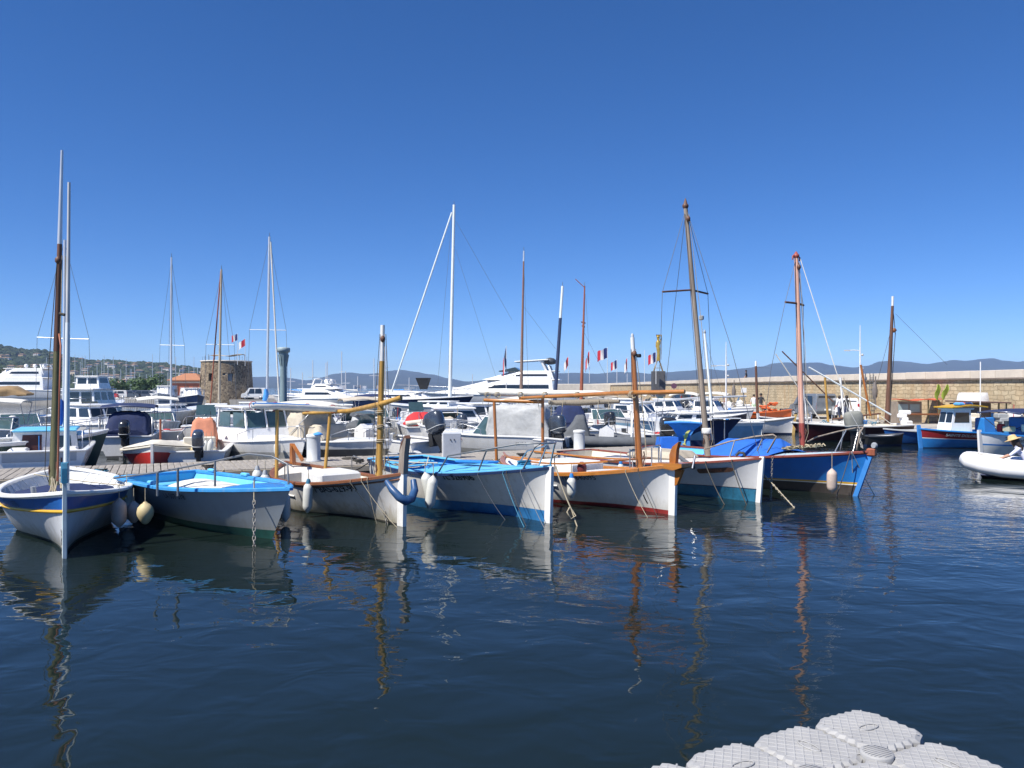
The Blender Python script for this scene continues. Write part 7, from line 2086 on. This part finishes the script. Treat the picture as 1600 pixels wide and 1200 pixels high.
yacht('navy covered cruiser moored below the stone tower', 300, 106, 30, 8, 3.0, 1.5, [(-.3, .2, 2.4, 1.1, .15)], hullm=NAVYP, arch=False)

# left quay of the old harbour
mb = MB(); mb.prism([(-150, 130), (-38, 130), (-20, 128), (-6, 150), (-6, 210), (-150, 210)], -1, .8, 'z'); lq = mb.build('harbour_quay', CONC); tag(lq, 'quay in front of the stone tower', 'quay', kind='structure')

def tower_material():
    m = bpy.data.materials.new('rubble_masonry')
    m.use_nodes = True
    n, l = m.node_tree.nodes, m.node_tree.links
    b = n['Principled BSDF']; b.inputs['Roughness'].default_value = .95
    tc = n.new('ShaderNodeTexCoord')
    v = n.new('ShaderNodeTexVoronoi'); v.inputs['Scale'].default_value = 3.6; l.new(tc.outputs['Object'], v.inputs['Vector'])
    cr = n.new('ShaderNodeValToRGB'); cr.color_ramp.elements[0].color = (.11, .08, .055, 1); cr.color_ramp.elements[1].color = (.40, .31, .205, 1)
    sp_ = n.new('ShaderNodeSeparateColor'); l.new(v.outputs['Color'], sp_.inputs[0]); l.new(sp_.outputs[0], cr.inputs['Fac'])
    v2 = n.new('ShaderNodeTexVoronoi'); v2.feature = 'DISTANCE_TO_EDGE'; v2.inputs['Scale'].default_value = 3.6; l.new(tc.outputs['Object'], v2.inputs['Vector'])
    mr = n.new('ShaderNodeMapRange'); mr.inputs['From Max'].default_value = .08; l.new(v2.outputs['Distance'], mr.inputs['Value'])
    mx = n.new('ShaderNodeMix'); mx.data_type = 'RGBA'; mx.inputs['A'].default_value = (.36, .30, .22, 1); l.new(mr.outputs['Result'], mx.inputs['Factor']); l.new(cr.outputs['Color'], mx.inputs['B'])
    l.new(mx.outputs['Result'], b.inputs['Base Color'])
    bp = n.new('ShaderNodeBump'); bp.inputs['Distance'].default_value = .08; l.new(mr.outputs['Result'], bp.inputs['Height']); l.new(bp.outputs['Normal'], b.inputs['Normal'])
    return m
TD = 134.0
tk = TD / F
tc_ = P(354, 626, TD); TR = 39 * tk
tower = empty('stone_tower', (tc_.x, tc_.y, 0), 0, 'round rubble stone harbour tower with flags on its roof', 'tower')
TH = HC + (605 - 566) * tk
NS, NH = 64, 22
mb = MB()
def tp(i, j, inset=0.0):
    a = -math.pi / 2 + 2 * math.pi * i / NS
    z = TH * j / NH
    r = TR * (1.02 - .06 * (z / TH) + (.05 * (1 - z / TH) ** 2)) - inset
    return Vector((r * math.cos(a), r * math.sin(a), z))
def col_of(px):   # tower column seen at photo column px
    x = (px - 354) / 39 * .98
    return round(math.asin(max(-1, min(1, x))) / (2 * math.pi) * NS)
holes = [(col_of(337), 12, 2, 4), (col_of(368), 12, 2, 4), (col_of(319.5), 9, 2, 6), (col_of(363), 15, 1, 1)]
hs_ = set()
for c, j0, wv, hv in holes:
    for i in range(c, c + wv):
        for j in range(j0, j0 + hv): hs_.add((i % NS, j))
vs = [tp(i, j) for j in range(NH + 1) for i in range(NS)]
fs = [(j * NS + i, j * NS + (i + 1) % NS, (j + 1) * NS + (i + 1) % NS, (j + 1) * NS + i) for j in range(NH) for i in range(NS) if (i, j) not in hs_]
mb.add(vs, fs, 0)
mb.add([tp(i, NH) for i in range(NS)], [list(range(NS))])
for c, j0, wv, hv in holes:
    a, b2, c2, d = tp(c, j0), tp(c + wv, j0), tp(c + wv, j0 + hv), tp(c, j0 + hv)
    ai, bi, ci, di = tp(c, j0, .6), tp(c + wv, j0, .6), tp(c + wv, j0 + hv, .6), tp(c, j0 + hv, .6)
    mb.add([a, b2, c2, d, ai, bi, ci, di], [(0, 1, 5, 4), (1, 2, 6, 5), (2, 3, 7, 6), (3, 0, 4, 7)])
tw_ = mb.build('masonry', tower_material(), tower)
for k_, (c, j0, wv, hv) in enumerate(holes):
    ai, bi, ci, di = [tp(c, j0, .55), tp(c + wv, j0, .55), tp(c + wv, j0 + hv, .55), tp(c, j0 + hv, .55)]
    mb = MB(); mb.quad(ai, bi, ci, di); mb.build('door' if k_ == 2 else 'window', GLASS if k_ != 1 else LGREY, tw_)
mb = MB(); mb.lathe([(TR * .955, TH), (TR * .99, TH + .02), (TR * .99, TH + .22), (TR * .93, TH + .24)], 48); mb.build('coping', PALE, tower)
g = [[Vector((lerp(-2.6, 2.8, i / 8), y, TH + 1.15 + .12 * math.sin(i * 1.1) - .1 * abs(y) + .15 * (i / 8))) for y in (-1.4, -.5, .5, 1.4)] for i in range(9)]
mb = MB(); mb.sheet(g, thick=.03); mb.build('roof_awning', BEIGE, tower)
for x, y in ((-2.5, -1.3), (2.6, -1.3), (-2.5, 1.3), (2.6, 1.3)): mb = MB(); mb.tube([(x, y, TH), (x, y, TH + 1.3)], .04, 5); mb.build('awning_pole', STEELD, tower)
for k_ in range(10):
    a = -math.pi / 2 + (k_ - 4.5) * .3; mb = MB(); mb.tube([(TR * .9 * math.cos(a), TR * .9 * math.sin(a), TH), (TR * .9 * math.cos(a), TR * .9 * math.sin(a), TH + .9)], .025, 5); mb.build('railing_post', STEELD, tower)

# harbour light column
LD = 100.0
lk = LD / F
lp = P(443, 626, LD)
ln = empty('harbour_light', (lp.x, lp.y, 0), 0, 'grey green harbour light column with drum head right of the stone tower', 'light tower')
LT = HC + 62 * lk
GG = mat('grey_green_paint', (.22, .30, .32), .55, var=.1)
mb = MB(); mb.lathe([(.46, -.5), (.42, LT * .35), (.40, LT * .72), (.50, LT * .80), (.62, LT * .86), (.66, LT * .885)], 20); mb.build('column', GG, ln)
mb = MB(); mb.lathe([(.56, LT * .885), (.60, LT * .92), (.80, LT * .925), (.80, LT * .985), (.7, LT), (.1, LT + .05)], 24); mb.build('lantern_drum', mat('pale_grey_green', (.30, .38, .40), .5), ln)
for k_ in range(10):
    a = 2 * math.pi * k_ / 10; mb = MB(); mb.tube([(.43 * math.cos(a), .43 * math.sin(a), LT * .70), (.66 * math.cos(a), .66 * math.sin(a), LT * .88)], .035, 5); mb.build('fluting_rib', GG, ln)

# tiled building left of the tower
hb_ = P(298, 630, 150); hs2 = empty('quay_house', (hb_.x, hb_.y, .8), 0, 'low red walled house with tiled hip roof left of the stone tower', 'house')
REDW = mat('red_render', (.40, .13, .075), .85, var=.15); TILE = mat('terracotta_tiles', (.38, .17, .09), .85, var=.25, vs=8)
mb = MB(); mb.box((0, 0, 1.6), (5.4, 5, 3.2)); mb.build('wall', REDW, hs2)
mb = MB(); mb.loft([[Vector(p) for p in ((-3.2, -3, 3.2), (3.2, -3, 3.2), (3.2, 3, 3.2), (-3.2, 3, 3.2))], [Vector(p) for p in ((-3.2, -3, 3.35), (3.2, -3, 3.35), (3.2, 3, 3.35), (-3.2, 3, 3.35))], [Vector(p) for p in ((-1, -.2, 4.6), (1, -.2, 4.6), (1, .2, 4.6), (-1, .2, 4.6))]]); mb.build('roof', TILE, hs2)
mb = MB(); mb.box((0, -2.52, 2.9), (5.4, .06, .3)); mb.build('frieze', PALE, hs2)
for x in (-1.6, 0.2, 1.8): mb = MB(); mb.box((x, -2.53, 1.5), (.8, .08, 1.6)); mb.build('shutter', mat('brown_shutter', (.16, .06, .04), .7), hs2)

# quay railing and parked cars on the left quay
rl = empty('quay_railing', P(210, 630, 128), 0, 'white railing along the far left quay', 'railing')
for k_ in range(24): mb = MB(); mb.tube([(-3.6 + k_ * .31, 0, -.1), (-3.6 + k_ * .31, 0, .8)], .035, 4); mb.build('baluster', WHITE2, rl)
mb = MB(); mb.tube([(-3.7, 0, .8), (3.7, 0, .8)], .05, 5); mb.build('top_rail', WHITE2, rl)
for i, (px, pc, lab) in enumerate(((160, (.6, .62, .62), 'white car on the far left quay behind the railing'), (172, (.4, .03, .03), 'red car on the far left quay'), (184, (.5, .5, .5), 'silver car on the far left quay'), (206, (.05, .06, .08), 'dark car on the far left quay behind the railing'), (222, (.06, .07, .09), 'dark car right of the railing middle on the far quay'), (240, (.55, .55, .55), 'pale car left of the bow on cruiser'), (398, (.62, .63, .64), 'white van parked right of the stone tower'))):
    o = car(lab, px, 136 if px < 300 else 131, rad(180 + (i % 2) * 170), mat('far_car_%d' % i, pc, .3, coat=.4), 4.0, 1.7, 1.5 if px < 300 else 1.9, px > 300, group='cars on the far left quay'); o.location.z = .8

# far marina: sailing boats with bare masts
rr = random.Random(3)
def far_sail(px, ytop, D, group, label):
    p = Vector(((px - 800) / F * D, D, 0))
    b = empty('sailing_boat', p, rr.uniform(0, 6.28), label, 'sailing boat', group)
    L = rr.uniform(8, 12)
    mb = MB(); S = 8
    for sd in (1, -1):
        g = []
        for i in range(S + 1):
            s = i / S; w = L * .15 * (1 - max(0, (s - .4) / .6) ** 2); zt = 1.0 + .4 * s * s
            g.append([Vector((L * (s - .5), 0, -.2)), Vector((L * (s - .5), sd * w * .8, .1)), Vector((L * (s - .5) + .6 * s, sd * w, zt)), Vector((L * (s - .5) + .5 * s, 0, zt + .15))])
        mb.sheet(g)
    mb.build('hull', rr.choice([WHITE2, WHITE2, WHITE2, NAVYP]), b)
    mb = MB(); mb.box((-.3, 0, 1.35), (L * .35, L * .16, .5), ch=.15); mb.build('coachroof', WHITE2, b)
    H = HC + (605 - ytop) / F * D
    mb = MB(); mb.tube([(.5, 0, 1), (.5, 0, H)], [.10, .08], 6); mb.build('mast', ALU, b)
    mb = MB(); mb.tube([(.5, -.9, H * .6), (.5, .9, H * .6)], .04, 5); mb.build('crosstree', ALU, b)
    mb = MB(); mb.tube([(.4, 0, 2.2), (-L * .4, 0, 2.3)], [.14, .09], 6); mb.build('boom', rr.choice([NAVY, OFFW, ALU, SKYB]), b)
for k_ in range(46):
    far_sail(60 + k_ * 5.7 + rr.uniform(-2, 2), rr.uniform(553, 590), rr.uniform(215, 300), 'sailing boats moored below the hill', 'bare masted sailing boat among many in the marina below the hill')
for px, yt in ((487, 563), (508, 565), (513, 567), (530, 549), (539, 580), (585, 560), (604, 515), (606, 540), (455, 575), (470, 582), (556, 588), (640, 590), (742, 585)):
    far_sail(px, yt, rr.uniform(130, 170), 'sailing boats far behind the harbour light', 'bare masted sailing boat far behind, right of the harbour light')

# trees on the left shore
LEAF = [mat('leaf_dark', (.035, .075, .022), .7, var=.3), mat('leaf_mid', (.06, .115, .03), .7, var=.3)]
BARK = mat('bark', (.10, .075, .055), .9, var=.3)
def tree(loc, h, r, label, mi=0, seed=1):
    t = empty('tree', loc, 0, label, 'tree', 'trees on the far shore')
    rq = random.Random(seed)
    mb = MB(); mb.tube([(0, 0, -1), (.1, 0, h * .3), (0, .1, h * .6)], [.28, .2, .1], 7)
    for k_ in range(5):
        a = rq.uniform(0, 6.28); mb.tube([(0, 0, h * .35), (r * .4 * math.cos(a), r * .4 * math.sin(a), h * .6), (r * .7 * math.cos(a), r * .7 * math.sin(a), h * .75)], [.12, .08, .03], 5)
    mb.build('trunk', BARK, t)
    mb = MB()
    cl_ = [(Vector((rq.gauss(0, .45) * r, rq.gauss(0, .45) * r, h * .66 + rq.gauss(0, .16) * h)), rq.uniform(.3, .5) * r) for _ in range(16)]
    for c, rc in cl_:
        for _ in range(110):
            d = Vector((rq.gauss(0, 1), rq.gauss(0, 1), rq.gauss(0, 1))).normalized()
            p = c + d * rc * rq.uniform(.6, 1.05)
            u = d.orthogonal().normalized(); u = (u + d.cross(u) * rq.uniform(-1, 1) + d * rq.uniform(-.5, .5)).normalized(); w = d.cross(u).normalized()
            s = rq.uniform(.18, .36)
            mb.add([p - u * s, p + w * s * .6, p + u * s, p - w * s * .6], [(0, 1, 2, 3)], rq.randrange(2))
    mb.build('crown', LEAF, t)
tree(P(18, 628, 200), 8.5, 5.0, 'bright green round tree above the left yacht', 1, 1)
tree(P(2, 628, 205), 8.0, 4.5, 'dark green tree at the left edge behind the yacht', 0, 2)
tree(P(222, 624, 190), 4.6, 3.2, 'bushy olive tree behind the far left railing', 0, 3)
tree(P(238, 624, 188), 4.8, 3.4, 'bushy olive tree left of the bow on cruiser', 0, 4)
tree(P(180, 624, 195), 4.0, 3.0, 'low bushy tree behind the parked cars on the far quay', 0, 5)

# wooded hill with houses
def hill_h(px):
    t = [(-400, 520), (-200, 530), (0, 543), (25, 549), (45, 551), (60, 550), (85, 556), (110, 563), (140, 566), (180, 568), (220, 570), (260, 572), (300, 578), (320, 583), (350, 596), (390, 606), (430, 612)]
    for (a, ya), (c, yc) in zip(t[:-1], t[1:]):
        if a <= px <= c: return lerp(ya, yc, (px - a) / (c - a))
    return 612
HD = 1000.0
def terrain(px, v):
    """v 0 shore .. 1 crest"""
    D = lerp(560, HD, v)
    zc = HC + (605 - hill_h(px)) / F * HD
    z = max(-1, zc) * (v ** 1.15) + 1.5 * noise.noise((px * .03, v * 6, 0)) * v
    return Vector(((px - 800) / F * D, D, z - (1 - v) * .5))
mb = MB()
mb.sheet([[terrain(px, v / 14) for px in range(-400, 440, 10)] for v in range(15)] + [[terrain(px, 1) + Vector((0, 400, -60)) for px in range(-400, 440, 10)]])
hill = mb.build('hill', mat('hill_soil', (.10, .10, .06), .95, var=.4, vs=.02)); tag(hill, 'wooded hill behind the marina', 'hill', kind='structure')
WOOD = [mat('wood_dark', (.018, .034, .016), .9, var=.35, vs=.1), mat('wood_mid', (.032, .052, .022), .9, var=.35, vs=.1), mat('wood_light', (.055, .075, .032), .9, var=.3, vs=.1)]
rr = random.Random(8)
mb = MB()
phi = (1 + 5 ** .5) / 2
ico = [Vector(v).normalized() for v in ((-1, phi, 0), (1, phi, 0), (-1, -phi, 0), (1, -phi, 0), (0, -1, phi), (0, 1, phi), (0, -1, -phi), (0, 1, -phi), (phi, 0, -1), (phi, 0, 1), (-phi, 0, -1), (-phi, 0, 1))]
icof = [(0, 11, 5), (0, 5, 1), (0, 1, 7), (0, 7, 10), (0, 10, 11), (1, 5, 9), (5, 11, 4), (11, 10, 2), (10, 7, 6), (7, 1, 8), (3, 9, 4), (3, 4, 2), (3, 2, 6), (3, 6, 8), (3, 8, 9), (4, 9, 5), (2, 4, 11), (6, 2, 10), (8, 6, 7), (9, 8, 1)]
for k_ in range(6500):
    px, v = rr.uniform(-120, 345), rr.random() ** .8
    if hill_h(px) > 600: continue
    p = terrain(px, v); s = rr.uniform(1.6, 4.2) * lerp(.75, 1.1, v)
    vv = [p + Vector((q.x * s * rr.uniform(.8, 1.25), q.y * s, (q.z * .8 + .5) * s * rr.uniform(.75, 1.15))) for q in ico]
    mb.add(vv, icof, rr.choice([0, 0, 0, 1, 1, 2]))
o = mb.build('hillside_woods', WOOD); tag(o, 'dense dark green woods covering the hill', 'woods', kind='stuff')
TILEF = mat('faded_roof_tiles', (.24, .16, .115), .9, var=.25, vs=1)
HW = [mat('house_cream', (.62, .52, .40), .85, var=.1), mat('house_white', (.72, .68, .62), .85, var=.06), mat('house_ochre', (.52, .36, .22), .85, var=.1)]
spots = []
while len(spots) < 58:
    px, v = rr.uniform(-10, 325), rr.uniform(.12, .97)
    if all(abs(px - a) > 7 or abs(v - c) > .1 for a, c in spots): spots.append((px, v))
for px, v in spots:
    p = terrain(px, v)
    wv, dv_, hv = rr.uniform(3.5, 8), rr.uniform(4, 6), rr.uniform(1.6, 3.2)
    h_ = empty('hillside_house', p + Vector((0, -3, 1.0)), rr.uniform(-.5, .5), 'pale house with tiled roof among the trees on the hill', 'house', 'houses on the wooded hill')
    mb = MB(); mb.box((0, 0, hv / 2), (wv, dv_, hv + 3)); mb.build('wall', rr.choice(HW), h_)
    t_ = hv / 2 + (hv + 3) / 2
    mb = MB(); mb.loft([[Vector((x * (wv / 2 + .4), y * (dv_ / 2 + .4), t_)) for x, y in ((-1, -1), (1, -1), (1, 1), (-1, 1))], [Vector((x * wv * .28, y * .2, t_ + .9)) for x, y in ((-1, -1), (1, -1), (1, 1), (-1, 1))]]); mb.build('roof', TILEF, h_)
    for x in (-.28, 0.05, .3):
        mb = MB(); mb.box((x * wv, -dv_ / 2 - .02, hv * .6), (.9, .1, 1.3)); mb.build('window', GLASS, h_)

# distant mountains across the bay
prof = [(330, 600), (390, 589), (440, 588), (455, 591), (480, 594), (505, 589), (520, 584), (545, 582), (570, 584), (590, 583), (610, 579), (625, 578), (650, 581), (675, 585), (700, 591), (730, 596), (780, 592), (830, 588), (870, 583), (900, 583), (930, 584), (965, 581), (990, 582), (1015, 584), (1045, 581), (1075, 579), (1105, 577), (1130, 579), (1160, 576), (1190, 573), (1210, 568), (1225, 566), (1250, 567), (1280, 566), (1300, 570), (1335, 574), (1355, 571), (1375, 565), (1400, 564), (1420, 565), (1450, 569), (1470, 566), (1490, 562), (1510, 563), (1535, 561), (1550, 560), (1570, 563), (1590, 565), (1610, 562), (1680, 556), (1800, 566), (2000, 575)]
def mt(px):
    for (a, ya), (c, yc) in zip(prof[:-1], prof[1:]):
        if a <= px <= c:
            t = (px - a) / (c - a); t = t * t * (3 - 2 * t); return lerp(ya, yc, t)
    return 600
MD = 4200.0
rows = []
for v in range(23):
    f = v / 16
    D = lerp(3000, MD, f)
    row = []
    for px in range(330, 2001, 6):
        zc = HC + (605 - mt(px)) / F * MD
        sh_ = f ** 1.1 if f <= 1 else max(0, 1 - (f - 1) * 2.4)
        z = zc * sh_
        nz_ = noise.fractal(Vector((px * .02, f * 3.5, 1.7)), 1.0, 2.0, 5)
        z += nz_ * zc * .22 * sh_ * (1 - sh_ * .85)
        row.append(Vector(((px - 800) / F * D, D, z - .5)))
    rows.append(row)
mb = MB(); mb.sheet(rows)
mo = mb.build('mountains', mat('maquis_slopes', (.03, .04, .03), .95, var=.4, vs=.006, stain=(.16, .14, .10), stain_amt=.5)); tag(mo, 'blue hazy mountains across the bay', 'mountains', kind='structure')
# pale houses of the town across the bay, barely showing
for k_ in range(16):
    px = rr.uniform(470, 600); D = 2950
    p = Vector(((px - 800) / F * D, D, -.5))
    h_ = empty('far_house', p, 0, 'tiny pale house of the town across the bay', 'house', 'houses of the far town')
    mb = MB(); mb.box((0, 0, 4), (rr.uniform(9, 18), 8, rr.uniform(8, 14))); mb.build('wall', rr.choice(HW), h_)

# ------------------------------------------------------------------ air
mb = MB(); mb.box((0, 2600, 74), (9000, 5400, 152))
hz = mb.build('haze', [])
hm = bpy.data.materials.new('sea_air'); hm.use_nodes = True
hn, hl = hm.node_tree.nodes, hm.node_tree.links
hn.remove(hn['Principled BSDF'])
pv = hn.new('ShaderNodeVolumePrincipled')
pv.inputs['Color'].default_value = (.42, .62, 1.0, 1)
pv.inputs['Density'].default_value = 0.00016
pv.inputs['Anisotropy'].default_value = 0.0
hl.new(pv.outputs['Volume'], hn['Material Output'].inputs['Volume'])
hz.data.materials.clear(); hz.data.materials.append(hm)
tag(hz, 'thin blue sea haze over the bay', 'haze', kind='stuff')
